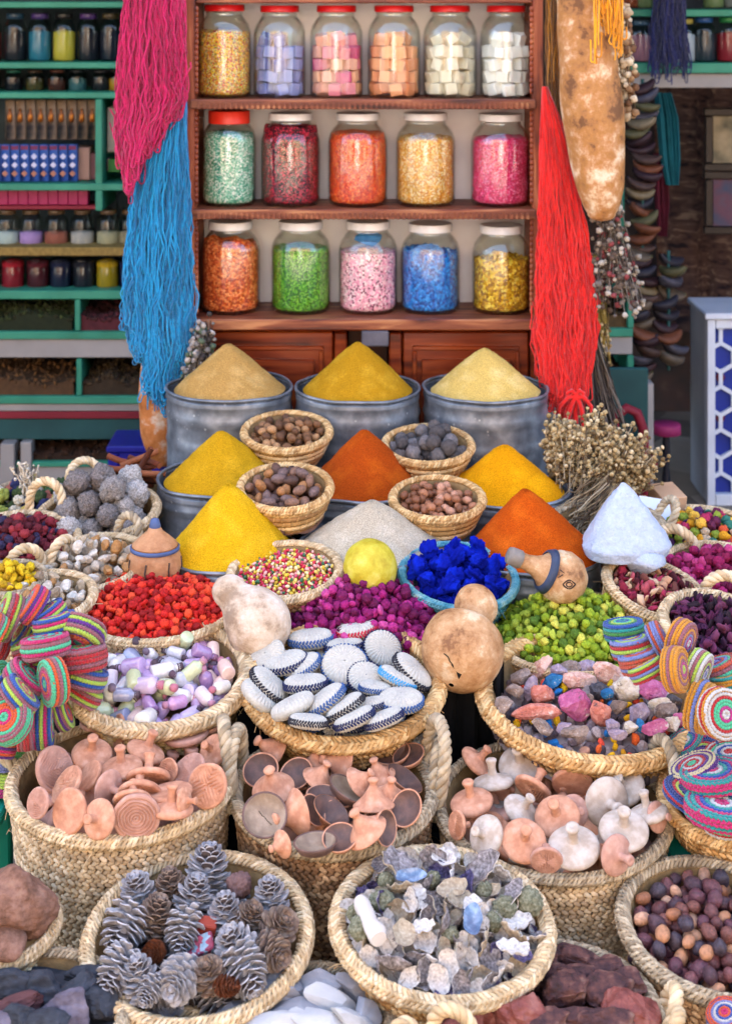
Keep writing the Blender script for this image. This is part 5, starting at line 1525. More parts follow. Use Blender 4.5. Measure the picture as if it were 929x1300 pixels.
for x, y, z, r in X[np.argsort(hh)]:
    d = Vector((g.normal(), g.normal() - .3, g.normal() * .45 + .1)).normalized()
    s = g.uniform(.0125, .0165)
    bn_, bm_ = bms[g.integers(len(bms))]
    o = link(bm_, 'glass_bottle'); o.matrix_basis = bt.M @ frame((x, y, z), d, 0, s)
    tag(o, 'small ' + bn_ + ' powder bottle lying in the pale straw tray', 'bottle', bn_ + ' bottles in the tray')
    link(sm_, 'stopper', o)
o = MB().grid(np.stack([np.stack([np.cos(t) * u * (bt.r - .014) for u in np.linspace(0, 1, 8)]) for t in np.linspace(0, 6.2832, 40)])[..., None] * np.array([0, 0, 0])) if False else None

# coasters
CREAM = mat('cream_cotton', ['#b0aca0', '#c4c0b4', '#bab6aa'], 'noise', 60, .9, .4, 300, sheen=.2)
EDGE = {c: mat('edging_' + n, [c, c2], 'noise', 40, .85, .3, 300) for c, c2, n in (('#1f2440', '#2c3460', 'navy'), ('#34507c', '#44649a', 'blue'), ('#b01c34', '#c83048', 'red'), ('#24242c', '#34343c', 'black'), ('#3c8cc0', '#50a0d0', 'sky'))}


def coaster_mesh(edge):
    t = np.linspace(0, 2 * np.pi, 192, endpoint=False)
    pr = np.array([(.03, .26), (.2, .27), (.4, .27), (.6, .25), (.78, .22), (.9, .16), (.97, .08), (1.0, 0), (.97, -.08), (.9, -.16), (.7, -.22), (.4, -.25), (.03, -.25)])
    pr = np.stack([np.interp(np.linspace(0, 12, 37), np.arange(13), pr[:, k]) for k in (0, 1)], 1)
    k = np.arange(37)
    G = np.stack([np.cos(t)[:, None] * pr[:, 0], np.sin(t)[:, None] * pr[:, 0], np.repeat(pr[None, :, 1], 192, 0)], -1)
    rel = .022 * np.cos(t * 30)[:, None] * np.clip(pr[:, 0] * 1.3 - .1, 0, 1) + .014 * np.cos(k * np.pi * .95)[None]
    G[..., 2] += rel * np.sign(pr[:, 1] + .001)[None] * (np.abs(pr[:, 1]) > .1)
    mb = MB(); mb.grid(G, True, False)
    me1 = mesh_of(mb, 'crochet_disc', CREAM)
    me2 = None
    if edge:
        w = MB(); stitch_ring(w, .985, .055, 40, .2, .1, .12, .75); stitch_ring(w, .985, -.05, 40, .2, .1, .12, -.75, 0, .5)
        me2 = mesh_of(w, 'edging', EDGE[edge])
    return me1, me2


CM = {e: coaster_mesh(e) for e in (None, '#1f2440', '#34507c', '#b01c34', '#24242c', '#3c8cc0')}
NV, BL, RD, BK, SK = '#1f2440', '#34507c', '#b01c34', '#24242c', '#3c8cc0'
CO = [(412, 170, 75, .3, 95, NV), (295, 145, 85, .42, 95, BL), (460, 112, 80, .45, 100, RD), (550, 180, 72, .85, 60, NV), (140, 205, 70, .75, 135, None), (265, 245, 75, .5, 120, BL), (205, 230, 83, .5, 105, NV), (110, 350, 80, .5, 50, None), (145, 310, 85, .5, 50, BK),
      (490, 285, 68, .8, 80, NV), (415, 240, 87, .8, 90, BL), (655, 262, 85, .5, 48, BK), (525, 320, 62, .4, 85, BL), (605, 285, 76, .35, 65, SK), (275, 305, 82, .4, 95, NV), (510, 378, 62, .4, 100, NV), (615, 365, 85, .6, 90, BL), (230, 385, 86, .35, 115, None), (345, 365, 86, .4, 125, BL), (415, 390, 82, .35, 120, BK), (450, 430, 80, .35, 112, NV), (555, 432, 76, .35, 110, NV), (285, 440, 72, .3, 85, BK)]
EN = {NV: 'navy', BL: 'blue', RD: 'red', BK: 'black', SK: 'sky blue', None: 'no coloured'}
for i, (zx, zy, a, ra, ph, ed) in enumerate(CO):
    px, py = 290 + zx / 2.815, 760 + zy / 2.815
    n_ = axis_of(px, py, max(.12, ra - .2) if ra < .7 else ra, ph)
    p = on_plane(px, py, ct.p, ct.n, .012 + .0018 * i)
    rr = S(a / 2.815, p.y) * .97
    o = link(CM[ed][0], 'crochet_coaster'); o.matrix_basis = frame(p, n_, i * 1.3, (rr, rr, rr * 1.3))
    tag(o, 'white crocheted coaster with ' + EN[ed] + ' edging heaped in the golden tray', 'coaster', 'coasters with ' + EN[ed] + ' edging')
    if CM[ed][1]: link(CM[ed][1], 'edging', o)
g = np.random.default_rng(3)
for i in range(16):                                         # the lower coasters that show between the others
    a = g.uniform(0, 6.28); q = math.sqrt(g.random()) * (ct.r - .06)
    ed = [NV, BL, BK][i % 3]
    o = link(CM[ed][0], 'crochet_coaster'); o.matrix_basis = ct.M @ T(math.cos(a) * q, math.sin(a) * q, -.03 + .0025 * i - .01) @ Euler((g.normal(0, .3), g.normal(0, .3), 0)).to_matrix().to_4x4() @ Matrix.Scale(.047, 4)
    tag(o, 'white crocheted coaster with ' + EN[ed] + ' edging heaped in the golden tray', 'coaster', 'coasters with ' + EN[ed] + ' edging')
    link(CM[ed][1], 'edging', o)

# stones
SC = [('#b86c5c', '#cc8878', 'salmon'), ('#a8527c', '#bc6c90', 'rose pink'), ('#c8bca8', '#dcd4c4', 'speckled cream'), ('#34343c', '#4c4c54', 'dark slate'), ('#1c5c8c', '#2c74a4', 'turquoise blue'), ('#8c7c8c', '#a494a4', 'mauve grey'), ('#7c6c64', '#94847c', 'grey-brown'), ('#c49484', '#d8b4a4', 'pale pink')]
SM = [mat('stone_' + n, [a, '#5c4c4c', b_, a, '#d0c4bc', b_], 'noise', 50, .75, 1.0, 170, detail=12, nrough=.68, span=(.34, .66)) for a, b_, n in SC]
RS = [(250, 185, 50, 30, 50, 7), (170, 225, 45, 25, 20, 6), (285, 240, 38, 28, 20, 4), (350, 195, 45, 30, 0, 6), (380, 240, 60, 36, 0, 7), (495, 215, 62, 42, -20, 7), (400, 190, 40, 26, 10, 5), (250, 285, 38, 36, 0, 0), (210, 265, 40, 25, 70, 5), (360, 325, 58, 52, -30, 1), (455, 280, 60, 30, -40, 3), (545, 275, 48, 48, 30, 2), (640, 275, 66, 38, -15, 1), (225, 350, 78, 28, 0, 0), (460, 350, 38, 46, 30, 0), (525, 330, 35, 24, 20, 6), (590, 360, 40, 42, 20, 5), (670, 325, 42, 22, 10, 2), (690, 345, 45, 26, 20, 6), (645, 408, 55, 28, 15, 1), (560, 405, 30, 20, 10, 2), (600, 398, 22, 22, 10, 4), (715, 395, 30, 28, 0, 2), (750, 380, 26, 36, 60, 1), (250, 405, 40, 22, -30, 6), (105, 330, 36, 30, 20, 6), (365, 420, 46, 26, 10, 6), (330, 405, 30, 20, 20, 5), (500, 400, 28, 24, 10, 5), (720, 310, 34, 18, -20, 3), (485, 285, 24, 18, 0, 4), (410, 300, 20, 20, 0, 6), (520, 430, 34, 18, 0, 5), (310, 200, 30, 22, 0, 5), (150, 275, 30, 22, 0, 6)]
for i, (zx, zy, a, b_, an, k) in enumerate(RS):
    px, py = 600 + zx / 2.824, 780 + zy / 2.824
    p = on_plane(px, py, rt.p, rt.n, .004 + .0004 * i)
    sa, sb = S(a / 2.824, p.y), S(b_ / 2.824, p.y)
    V, F = rock(i + 200, (1, 1, 1), 12, .05, 4, .68); V = V * (1 + .035 * wob(V, i, 16, 3))[:, None] * np.array((sa * 1.15, min(sa, sb), sb * 1.2))
    o = MB().add(V, F).build('stone', SM[k], smooth=False)
    o.matrix_basis = T(p) @ Matrix.Rotation(-R(an), 4, 'Y') @ Matrix.Rotation(.25, 4, 'X')
    tag(o, SC[k][2] + ' rough stone in the wide golden tray', 'stone', SC[k][2] + ' stones in the tray')
SMALL = protos('gravel', [rock(k + 80, (1.1, .9, .8), 7, .12, 2) for k in range(4)], mat('small_stone', ['#6c5c60', '#8c7c80', '#54484c', '#a0908c'], 'rand_noise', 60, .8, .4), False)
heap(rt, SMALL, 120, lambda g: g.uniform(.010, .017), 'small grey-mauve stone chip under the big stones', 'stone', 'small stone chips', 'stone_chip', -.04, -.016, rest=60)
BITS = protos('pigment_bit', [rock(k + 90, (1.2, .9, .7), 6, .15, 2) for k in range(4)], mat('bright_bit', ['#d8a010', '#e0622c', '#e0b41c', '#d84c38', '#1c64a0', '#d8941c'], 'rand', 60, .9, .3), False)
heap(rt, BITS, 75, lambda g: g.uniform(.006, .011), 'bright yellow, orange or blue pigment bit among the stones', 'pigment', 'bright pigment bits', 'pigment_bit', -.02, -.004, base=False, inset=.03, tries=4)

# ------------------------------------------------------------------ clay baskets
cl1 = basket('deep_basket', 'deep plaited straw basket of carved terracotta stamps', P(155, 990, 2.87), S(137, 2.87), .325, .82, 3, 0, 'plait', .012, STRAW, ROPE_PALE, handles=[(148, 62, .085), (8, -8, .075)], hm=ROPE, hr=.011)
cl2 = basket('deep_basket', 'deep plaited straw basket of small tagine dishes', P(424, 1005, 2.87), S(124, 2.87), .315, .82, 6, 0, 'plait', .012, STRAW_BROWN, ROPE, handles=[(172, 0, .078), (12, 8, .085)], hm=ROPE, hr=.011)
cl3 = basket('deep_basket', 'deep plaited straw basket of white and terracotta stamps', P(702, 1025, 2.87), S(144, 2.87), .29, .84, 5, 0, 'plait', .011, STRAW, ROPE, handles=[(168, 0, .075), (14, 5, .075)], hm=ROPE, hr=.0105)
TERRA = mat('terracotta', ['#ba8468', '#c89274', '#b07a60', '#d0a086'], 'noise', 18, .85, .2, 120, spec=.15)
TERRA2 = mat('terracotta_pink', ['#b68a78', '#c49a88', '#aa7e6c'], 'noise', 18, .85, .2, 120, spec=.15)
WCLAY = mat('white_clay', ['#a89888', '#beb0a2', '#b0a090', '#c6bcb0'], 'noise', 16, .85, .2, 120, spec=.15)
DCLAY = mat('dark_glaze', ['#644c44', '#78594e', '#54423e'], 'noise', 14, .5, .2, 80)
TANG = mat('tan_glaze', ['#8c7864', '#a08c78', '#7c6858'], 'noise', 14, .5, .2, 80)


def stamp_meshes(kind, m):
    """unit stamp: plate radius 1, handle along +z; the carved face looks to -z"""
    mb = MB()
    t = np.linspace(0, 2 * np.pi, 64, endpoint=False)
    top = [(.22, .42), (.45, .30), (.75, .22), (.93, .17), (1.0, .08), (1.0, -.02), (.95, -.09), (.9, -.10)]
    bot = [(r_, -.10) for r_ in np.linspace(.87, .02, 40)]
    pr = np.array(top + bot)
    G = np.stack([np.cos(t)[:, None] * pr[:, 0], np.sin(t)[:, None] * pr[:, 0], np.repeat(pr[None, :, 1], 64, 0)], -1)
    nb = len(top)
    X, Y = G[:, nb:, 0], G[:, nb:, 1]; Rr = np.hypot(X, Y)
    if kind == 0: d = np.cos(Rr * 46)
    elif kind == 1: d = np.cos((X + np.abs(Y) * 1.2) * 34)
    elif kind == 2: d = np.where(np.abs(X) > np.abs(Y), np.cos(Y * 40), np.cos(X * 40))
    else: d = 0 * X
    G[:, nb:, 2] += .06 * d * (Rr < .86)
    G += .012 * wob(G, kind + 3, 3, 2)[..., None] * np.array([1, 1, .6])
    mb.grid(G, True, False)
    a = mesh_of(mb, 'stamp_plate', m)
    h = MB().lathe([(.26, .36), (.2, .55), (.19, .75), (.22, .92), (.27, 1.0), (.27, 1.07), (.22, 1.12), (.1, 1.12), (.05, 1.09), (.001, 1.09)], 20)
    return a, mesh_of(h, 'handle', m)


STP = {(k, n): stamp_meshes(k, m) for k in range(4) for n, m in (('terracotta', TERRA), ('pale terracotta', TERRA2), ('white', WCLAY))}
DESC = {0: 'ring-carved', 1: 'chevron-carved', 2: 'cross-carved', 3: 'plain'}


def stamp(px, py, apx, ra, ph, s, kind, cn, b, lift, where, i):
    p = on_plane(px, py, b.p, b.n, lift)
    n_ = axis_of(px, py, ra, ph, s)
    rr = S(apx, p.y)
    a, h = STP[kind, cn]
    o = link(a, 'clay_stamp'); o.matrix_basis = frame(p, n_, i * .8, rr)
    lb = DESC[kind] + ' ' + cn + ' clay stamp heaped in the ' + where
    tag(o, lb, 'stamp', lb.replace('stamp', 'stamps'))
    link(h, 'handle', o)


Z1 = [(365, 85, 60, .4, -90, -1, 3), (785, 90, 75, .35, -80, -1, 3), (600, 95, 82, .3, -82, -1, 3), (450, 115, 62, .32, 0, -1, 1), (710, 130, 85, .35, -80, -1, 3), (350, 205, 78, .7, 90, 1, 3), (555, 195, 76, .42, 70, 1, 3), (815, 190, 62, .75, 150, 1, 3), (210, 260, 85, .8, 200, -1, 1), (465, 258, 80, .5, 100, 1, 3), (640, 265, 45, .8, 0, -1, 2), (340, 285, 62, .5, -30, -1, 3), (715, 265, 75, .6, -45, -1, 1), (530, 355, 85, .5, 90, -1, 2), (565, 295, 85, .35, 90, -1, 1), (255, 320, 76, .5, -30, -1, 2),
      (412, 330, 66, .7, -20, 1, 3), (790, 322, 80, .92, 0, -1, 2), (650, 345, 84, .35, -80, -1, 3), (652, 415, 84, .35, 90, 1, 3), (145, 388, 56, .7, 0, -1, 1), (265, 420, 82, .75, 0, -1, 3), (380, 450, 72, .8, 180, 1, 3), (505, 385, 76, .5, 90, -1, 2), (520, 442, 92, .85, 90, -1, 0), (700, 380, 50, .5, 0, 1, 3)]
for i, (zx, zy, a, ra, ph, s, k) in enumerate(Z1):
    stamp(zx / 2.997, 890 + zy / 2.997, a / 2.997, ra, ph, s, k, 'terracotta' if i % 4 else 'pale terracotta', cl1, .03 - .0014 * abs(i - 14) * 0 + .001 * i - (.012 if zy > 400 else 0), 'deepest basket', i)
Z3 = [(185, 140, 66, .4, 45, 1, 1, 'T'), (600, 165, 76, .6, 100, 1, 3, 'T'), (250, 215, 76, .3, 95, 1, 3, 'W'), (350, 150, 82, .8, 100, 1, 3, 'W'), (540, 215, 76, .6, 90, -1, 3, 'T'), (395, 240, 74, .4, 60, -1, 1, 'T'), (740, 235, 72, .8, 130, 1, 3, 'W'), (170, 290, 80, .55, 100, 1, 3, 'T'), (545, 320, 58, .9, 0, 1, 3, 'P'), (350, 320, 70, .6, 50, 1, 3, 'W'), (665, 285, 88, .85, -30, 1, 3, 'W'), (850, 340, 54, .6, 0, 1, 3, 'P'), (820, 330, 76, .4, 100, 1, 3, 'W'), (115, 370, 50, .6, 0, -1, 1, 'T'), (485, 342, 84, .85, 105, 1, 3, 'T'), (225, 410, 72, .8, 160, 1, 3, 'W'), (362, 430, 82, .9, 75, 1, 3, 'T'), (730, 392, 92, .75, 85, 1, 3, 'W'), (700, 480, 72, .7, -20, 1, 3, 'P'), (445, 500, 60, .7, 90, -1, 2, 'P'), (545, 455, 96, .75, 90, 1, 3, 'W')]
for i, (zx, zy, a, ra, ph, s, k, c) in enumerate(Z3):
    stamp(540 + zx / 2.903, 920 + zy / 2.903, a / 2.903, ra, ph, s, k, {'T': 'terracotta', 'P': 'pale terracotta', 'W': 'white'}[c], cl3, .025 + .0012 * i - (.012 if zy > 430 else 0), 'basket of mixed stamps', i + 40)
g = np.random.default_rng(77)
for b, where, n in ((cl1, 'deepest basket', 34), (cl3, 'basket of mixed stamps', 34)):       # the stamps below
    for i in range(n):
        a = i * 2.4; q = math.sqrt((i + .5) / n) * (b.r - .06)
        k = int(g.integers(4)); cn = ['terracotta', 'pale terracotta', 'white'][int(g.integers(3 if b is cl3 else 2))]
        o = link(STP[k, cn][0], 'clay_stamp'); o.matrix_basis = b.M @ T(math.cos(a) * q, math.sin(a) * q, g.uniform(-.05, -.02)) @ Euler((g.normal(0, .7), g.normal(0, .7), g.uniform(0, 6))).to_matrix().to_4x4() @ Matrix.Scale(.046, 4)
        lb = DESC[k] + ' ' + cn + ' clay stamp half buried in the ' + where
        tag(o, lb, 'stamp', lb.replace('stamp', 'stamps')); link(STP[k, cn][1], 'handle', o)


def dish_meshes(inm):
    bowl = MB().lathe([(.001, -.28), (.45, -.27), (.8, -.12), (.97, .12), (1, .2), (.97, .23), (.91, .2), (.87, .14), (.7, -.02), (.4, -.12), (.001, -.13)], 44)
    ms = [TERRA, inm]
    bowl.F = [(f, 0) for f, _ in bowl.F]
    f = bowl.F[0][0]; k = f[:, 0] % 11
    bowl.F = [(f[k < 6], 0), (f[k >= 6], 1)]
    a = mesh_of(bowl, 'mini_dish', ms)
    lid = MB().lathe([(.98, 0), (1, .03), (.97, .08), (.8, .22), (.5, .52), (.3, .82), (.2, 1.0), (.17, 1.1), (.24, 1.2), (.28, 1.3), (.22, 1.38), (.001, 1.39)], 40)
    lid.lathe([(.96, .005), (.75, .18), (.46, .46), (.2, .8), (.001, .85)], 40, mi=1)
    b = mesh_of(lid, 'mini_lid', ms)
    return a, b


DM = {'D': dish_meshes(DCLAY), 'T': dish_meshes(TANG)}
DM['T'][0].materials[0] = DCLAY
Z2 = [(630, 112, 72, .6, 100, 'b', 'D'), (200, 100, 72, .45, 150, 'l', 'D'), (695, 122, 62, .6, 110, 'b', 'D'), (350, 150, 56, .6, 95, 'l', 'D'), (450, 145, 76, .45, 165, 'l', 'D'), (150, 175, 68, .85, 110, 'b', 'D'), (585, 195, 62, .5, 110, 'l', 'D'), (680, 195, 76, .4, -125, 'l', 'D'), (282, 187, 64, .8, 120, 'b', 'D'), (360, 205, 64, .5, 60, 'l', 'D'), (195, 240, 80, .7, 105, 'l', 'D'), (620, 268, 64, .6, 80, 'l', 'D'), (375, 265, 60, .5, 90, 'b', 'D'), (465, 250, 80, .4, 60, 'b', 'T'), (505, 215, 60, .5, 35, 'l', 'D'), (565, 300, 78, .3, 92, 'l', 'T'), (335, 320, 60, .6, 30, 'b', 'D'), (290, 325, 86, .42, 195, 'l', 'D'), (690, 312, 68, .8, 150, 'b', 'D'), (410, 315, 74, .55, -125, 'l', 'D'), (600, 380, 64, .6, 0, 'b', 'D'), (540, 400, 82, .5, 125, 'l', 'D'), (440, 425, 66, .75, 100, 'b', 'D'), (230, 440, 50, .6, 200, 'l', 'D'), (350, 448, 82, .42, 95, 'b', 'T'), (163, 340, 84, .93, 90, 'b', 'T')]
for i, (zx, zy, a, ra, ph, ty, c) in enumerate(Z2):
    px, py = 280 + zx / 2.903, 920 + zy / 2.903
    p = on_plane(px, py, cl2.p, cl2.n, .02 + .0012 * i - (.008 if zy > 400 else 0))
    rr = S(a / 2.903, p.y)
    sgn = -1 if ph < -100 and ty == 'l' else 1
    me = DM[c][0 if ty == 'b' else 1]
    o = link(me, 'tagine_dish' if ty == 'b' else 'tagine_cone'); o.matrix_basis = frame(p, axis_of(px, py, ra, ph, sgn), 0, (rr, rr, rr * (.9 if ty == 'l' else 1.1)))
    bigdish = o
    if ty == 'b': tag(o, ('small terracotta dish with dark inside' if c == 'D' else 'small dish with tan glazed inside') + ' among the tagine lids', 'dish', 'small dishes with ' + ('dark' if c == 'D' else 'tan') + ' inside')
    else: tag(o, ('small terracotta cone lid' if c == 'D' else 'small grey-glazed cone lid') + ' in the basket of tagine dishes', 'lid', 'small %s cone lids' % ('terracotta' if c == 'D' else 'grey-glazed'))
MB().tube([(-.25, .3, -.095), (-.1, .1, -.112), (.0, .05, -.118), (.12, -.12, -.112), (.3, -.3, -.08)], .012, 4).build('crack', mat('black_hole', []), bigdish)
for i in range(34):
    a = i * 2.4; q = math.sqrt((i + .5) / 34) * (cl2.r - .055); ty = i % 2
    o = link(DM['D'][ty], 'tagine_cone' if ty else 'tagine_dish'); o.matrix_basis = cl2.M @ T(math.cos(a) * q, math.sin(a) * q, g.uniform(-.05, -.03)) @ Euler((g.normal(0, .7), g.normal(0, .7), 0)).to_matrix().to_4x4() @ Matrix.Scale(.042, 4)
    if ty: tag(o, 'small terracotta cone lid half buried among tagine dishes', 'lid', 'half buried cone lids')
    else: tag(o, 'small terracotta dish half buried among the tagine lids', 'dish', 'half buried dishes')
for b, m_ in ((cl1, TERRA2), (cl2, DCLAY), (cl3, TERRA2)):
    q = MB(); t = np.linspace(0, 2 * np.pi, 40, endpoint=False); u = np.linspace(0, 1, 10)
    G = np.stack([np.cos(t)[:, None] * u * (b.r - .014), np.sin(t)[:, None] * u * (b.r - .014), 0 * t[:, None] - .09 + .01 * np.cos(u * 14)[None]], -1)
    o = q.grid(G, True, False).build('packing_layer', m_); put(o, b.M); tag(o, 'hidden clay pieces filling the bottom of ' + b.label, 'clay', None, 'stuff')

# ------------------------------------------------------------------ crocheted pads
PAL = {'pink': '#d01868', 'orange': '#e0561c', 'red': '#c01c24', 'lime': '#b4d44c', 'mint': '#50c894', 'purple': '#5c1c84', 'blue': '#1c50a4', 'dusty': '#a05c68', 'teal': '#1c9c94', 'gold': '#e09410', 'lav': '#7c88c4', 'white': '#d8d4d0', 'magenta': '#c02c84', 'green': '#3c8c3c', 'navy': '#14286c', 'cream': '#e4d4a0', 'brick': '#c84c2c'}
dk = lambda h: '#' + ''.join('%02x' % int(int(h[i:i + 2], 16) * .86) for i in (1, 3, 5))
YM = {k: mat('wool_' + k, [dk(v), dk(v)], 'noise', 80, .9, .4, 400, sheen=.3) for k, v in PAL.items()}
_pads = {}


def pad_mesh(cols, th=.4):
    key = (tuple(cols), th)
    if key in _pads: return _pads[key]
    mb = MB(); names = []
    n = len(cols); rw = .86 / n
    for c in cols:
        if c not in names: names.append(c)
    for side in (1, -1):
        for i, c in enumerate(cols):
            r_ = .06 + rw * (i + .5)
            z = side * (th * (1 - .3 * r_ ** 3) - .02)
            stitch_ring(mb, r_, z, max(7, int(r_ * 50)), 2 * math.pi * r_ / max(7, int(r_ * 50)) * 1.5, rw * 1.25, .1, .35 * side, 0, i * .4, math.pi / 2 * side * (1 - .35 * r_ ** 2), names.index(c))
    for k, z in enumerate((-1, -.5, 0, .5, 1)):
        c = (cols[-1], cols[-2], cols[-3], cols[-1], cols[-2])[k]
        stitch_ring(mb, .93 - .05 * abs(z), z * th * .8, 46, .185, th * .48, .12, .4 if k % 2 else -.4, 0, k * .4, z * .5, names.index(c))
    mb.lathe([(.001, th * .9), (.2, th * .9), (.85, th * .68), (.9, th * .4), (.9, -th * .4), (.85, -th * .68), (.2, -th * .9), (.001, -th * .9)], 30, mi=names.index(cols[0]))
    me = mesh_of(mb, 'crochet_pad', [YM[c] for c in names])
    _pads[key] = me
    return me


def pad(px, py, apx, ra, ph, cols, D, label, group, th=.4, s=1):
    p = P(px, py, D)
    o = link(pad_mesh(cols, th), 'crochet_pad'); rr = S(apx, D)
    o.matrix_basis = frame(p, axis_of(px, py, max(.1, ra - .25) if ra < .7 else ra, ph, s), px * .3, rr)
    tag(o, label, 'crochet pad', group)


A = ['mint', 'purple', 'orange', 'teal', 'pink', 'orange', 'purple']; B_ = ['teal', 'orange', 'mint', 'dusty', 'red', 'lime', 'dusty']; C_ = ['mint', 'lime', 'blue', 'pink', 'lime', 'blue', 'pink']
D_ = ['teal', 'pink', 'orange', 'orange', 'purple', 'lime', 'dusty']; E_ = ['pink', 'mint', 'teal', 'red', 'mint', 'pink', 'dusty']; F_ = ['orange', 'lime', 'mint', 'pink', 'red', 'dusty', 'red']; G_ = ['mint', 'blue', 'orange', 'pink', 'dusty', 'mint', 'orange']; H_ = ['pink', 'lime', 'orange', 'dusty', 'lime', 'blue', 'dusty']
GL = [(5, 310, 55, .6, 160, F_, 0), (30, 190, 92, .4, 160, B_, 1), (130, 145, 78, .38, 150, A, 1), (90, 255, 62, .5, 150, H_, 0), (185, 185, 78, .4, 125, C_, 1), (210, 218, 86, .4, 105, C_, 2), (120, 298, 78, .4, 120, B_, 2), (310, 250, 98, .62, 250, D_, 2), (240, 300, 60, .5, 100, A, 1), (175, 302, 98, .38, 100, E_, 4), (110, 362, 60, .5, 100, C_, 2), (310, 345, 104, .42, 98, F_, 3), (320, 415, 94, .42, 75, H_, 3), (95, 430, 92, .55, 47, E_, 5), (315, 482, 80, .38, 62, B_, 2), (0, 395, 40, .8, 0, ['green', 'mint', 'green', 'mint', 'green', 'mint', 'green'], 4), (205, 436, 92, .58, 195, G_, 6), (240, 560, 64, .5, 25, D_, 3), (75, 490, 88, .45, 45, H_, 7), (165, 600, 92, .32, 5, C_, 4), (100, 620, 78, .32, 5, F_, 5), (0, 690, 66, .4, 80, A, 5), (33, 580, 96, .85, 150, ['mint', 'pink', 'orange', 'orange', 'mint', 'dusty', 'mint'], 8),
      (-30, 250, 80, .5, 150, G_, 3), (-30, 450, 90, .6, 120, C_, 4)]
for zx, zy, a, ra, ph, cols, lay in GL:
    pad(zx / 2.997, 720 + zy / 2.997, a / 2.997, ra, ph, cols, 3.05 - .03 * lay, 'round crocheted pad ringed in %s and %s on the bright garland' % (cols[-1], cols[-2]), 'pads of the bright garland ringed %s %s' % (cols[-1], cols[-2]))
o = MB().tube([P(x, y, 3.1)[:] for x, y in ((-20, 790), (20, 820), (45, 850), (40, 890), (20, 930), (10, 980))], .008, 8).build('garland_cord', YM['green']); tag(o, 'green cord holding the bright crocheted pads together', 'cord')
for px, py, a, c, nm in ((28, 955, 24, 'green', 'dark green'), (6, 968, 22, 'lav', 'lavender'), (14, 988, 22, 'lime', 'olive'), (2, 1000, 22, 'magenta', 'magenta')):
    pad(px, py, a, .45, 95, [c] * 7, 2.98, 'plain ' + nm + ' crocheted pad below the bright garland', None)
GR_ = [(540, 55, 77, .48, 95, ['teal', 'blue', 'mint', 'lime', 'green', 'blue', 'teal'], 0), (570, 115, 82, .48, 100, ['brick', 'lime', 'red', 'lav', 'lime', 'lav', 'red'], 1), (600, 165, 82, .45, 105, ['lime', 'brick', 'lav', 'red', 'brick', 'lav', 'brick'], 2), (622, 200, 68, .4, 115, ['lime', 'red', 'lime', 'gold', 'lav', 'lime', 'red'], 3), (665, 90, 66, .35, 25, ['brick', 'blue', 'lav', 'brick', 'lav', 'brick', 'lav'], 2), (745, 92, 78, .62, -25, ['white', 'magenta', 'lav', 'dusty', 'gold', 'dusty', 'gold'], 3), (880, 205, 88, .5, 110, ['lav', 'purple', 'brick', 'lav', 'mint', 'brick', 'dusty'], 2), (905, 240, 62, .5, 100, ['teal', 'gold', 'teal', 'green', 'gold', 'teal', 'gold'], 3), (805, 200, 77, .5, -28, ['lav', 'white', 'purple', 'lime', 'dusty', 'white', 'lime'], 4), (725, 197, 82, .62, 0, ['lime', 'magenta', 'dusty', 'gold', 'dusty', 'gold', 'gold'], 5), (815, 330, 94, .5, -20, ['red', 'lav', 'blue', 'magenta', 'lav', 'gold', 'gold'], 5), (888, 355, 92, .85, -10, ['white', 'magenta', 'mint', 'mint', 'red', 'white', 'gold'], 7)]
for zx, zy, a, ra, ph, cols, lay in GR_:
    pad(600 + zx / 2.824, 780 + zy / 2.824, a / 2.824, ra, ph, cols, 3.02 - .035 * lay, 'round crocheted pad ringed in %s and %s hung over the stone tray' % (cols[-1], cols[-2]), 'pads hung over the stone tray ringed %s %s' % (cols[-1], cols[-2]))
o = MB().tube([P(x, y, 3.02)[:] for x, y in ((775, 805), (820, 830), (850, 855), (880, 880), (920, 900), (960, 905))], .007, 8).build('garland_cord', YM['teal']); tag(o, 'teal cord holding the crocheted pads over the stone tray', 'cord')
# basket of crocheted hats
cb = basket('shallow_basket', 'shallow golden basket of bright crocheted hats above the green table', P(935, 1010, 2.85), S(92, 2.85), .09, .75, 10, -4, 'plait', .012, STRAW_GOLD, ROPE_GOLD, 6)
CP = [['red', 'white', 'blue', 'white', 'mint', 'red', 'white'], ['mint', 'red', 'white', 'red', 'purple', 'cream', 'purple'], ['lav', 'purple', 'blue', 'white', 'red', 'blue', 'red'], ['pink', 'white', 'teal', 'blue', 'pink', 'teal', 'pink'], ['cream', 'purple', 'navy', 'lime', 'red', 'navy', 'blue']]
CPN = ['mint-red', 'purple-cream', 'red-blue', 'pink-teal', 'navy-lime']
for i, (px, py, a, ra, ph, k) in enumerate(((905, 985, 45, .4, 95, 3), (880, 975, 34, .4, 110, 1), (925, 960, 34, .5, 95, 0), (893, 1000, 32, .45, 100, 2), (915, 1028, 50, .4, 80, 3), (872, 1010, 34, .45, 60, 4), (900, 1022, 34, .4, 75, 2), (890, 960, 30, .5, 120, 4), (922, 1000, 36, .5, 95, 2), (910, 970, 40, .5, 100, 0), (870, 945, 30, .5, 120, 3), (905, 945, 32, .5, 95, 2), (928, 1015, 30, .5, 95, 1), (921, 935, 30, .6, 95, 0), (925, 1045, 36, .4, 85, 0))):
    p = on_plane(px, py, cb.p, cb.n, .02 + .004 * (15 - i))
    o = link(pad_mesh(CP[k], .2), 'crochet_hat'); o.matrix_basis = frame(p, axis_of(px, py, ra, ph), i, S(a, p.y))
    tag(o, CPN[k] + ' crocheted hat heaped in the shallow basket', 'hat', CPN[k] + ' crocheted hats')
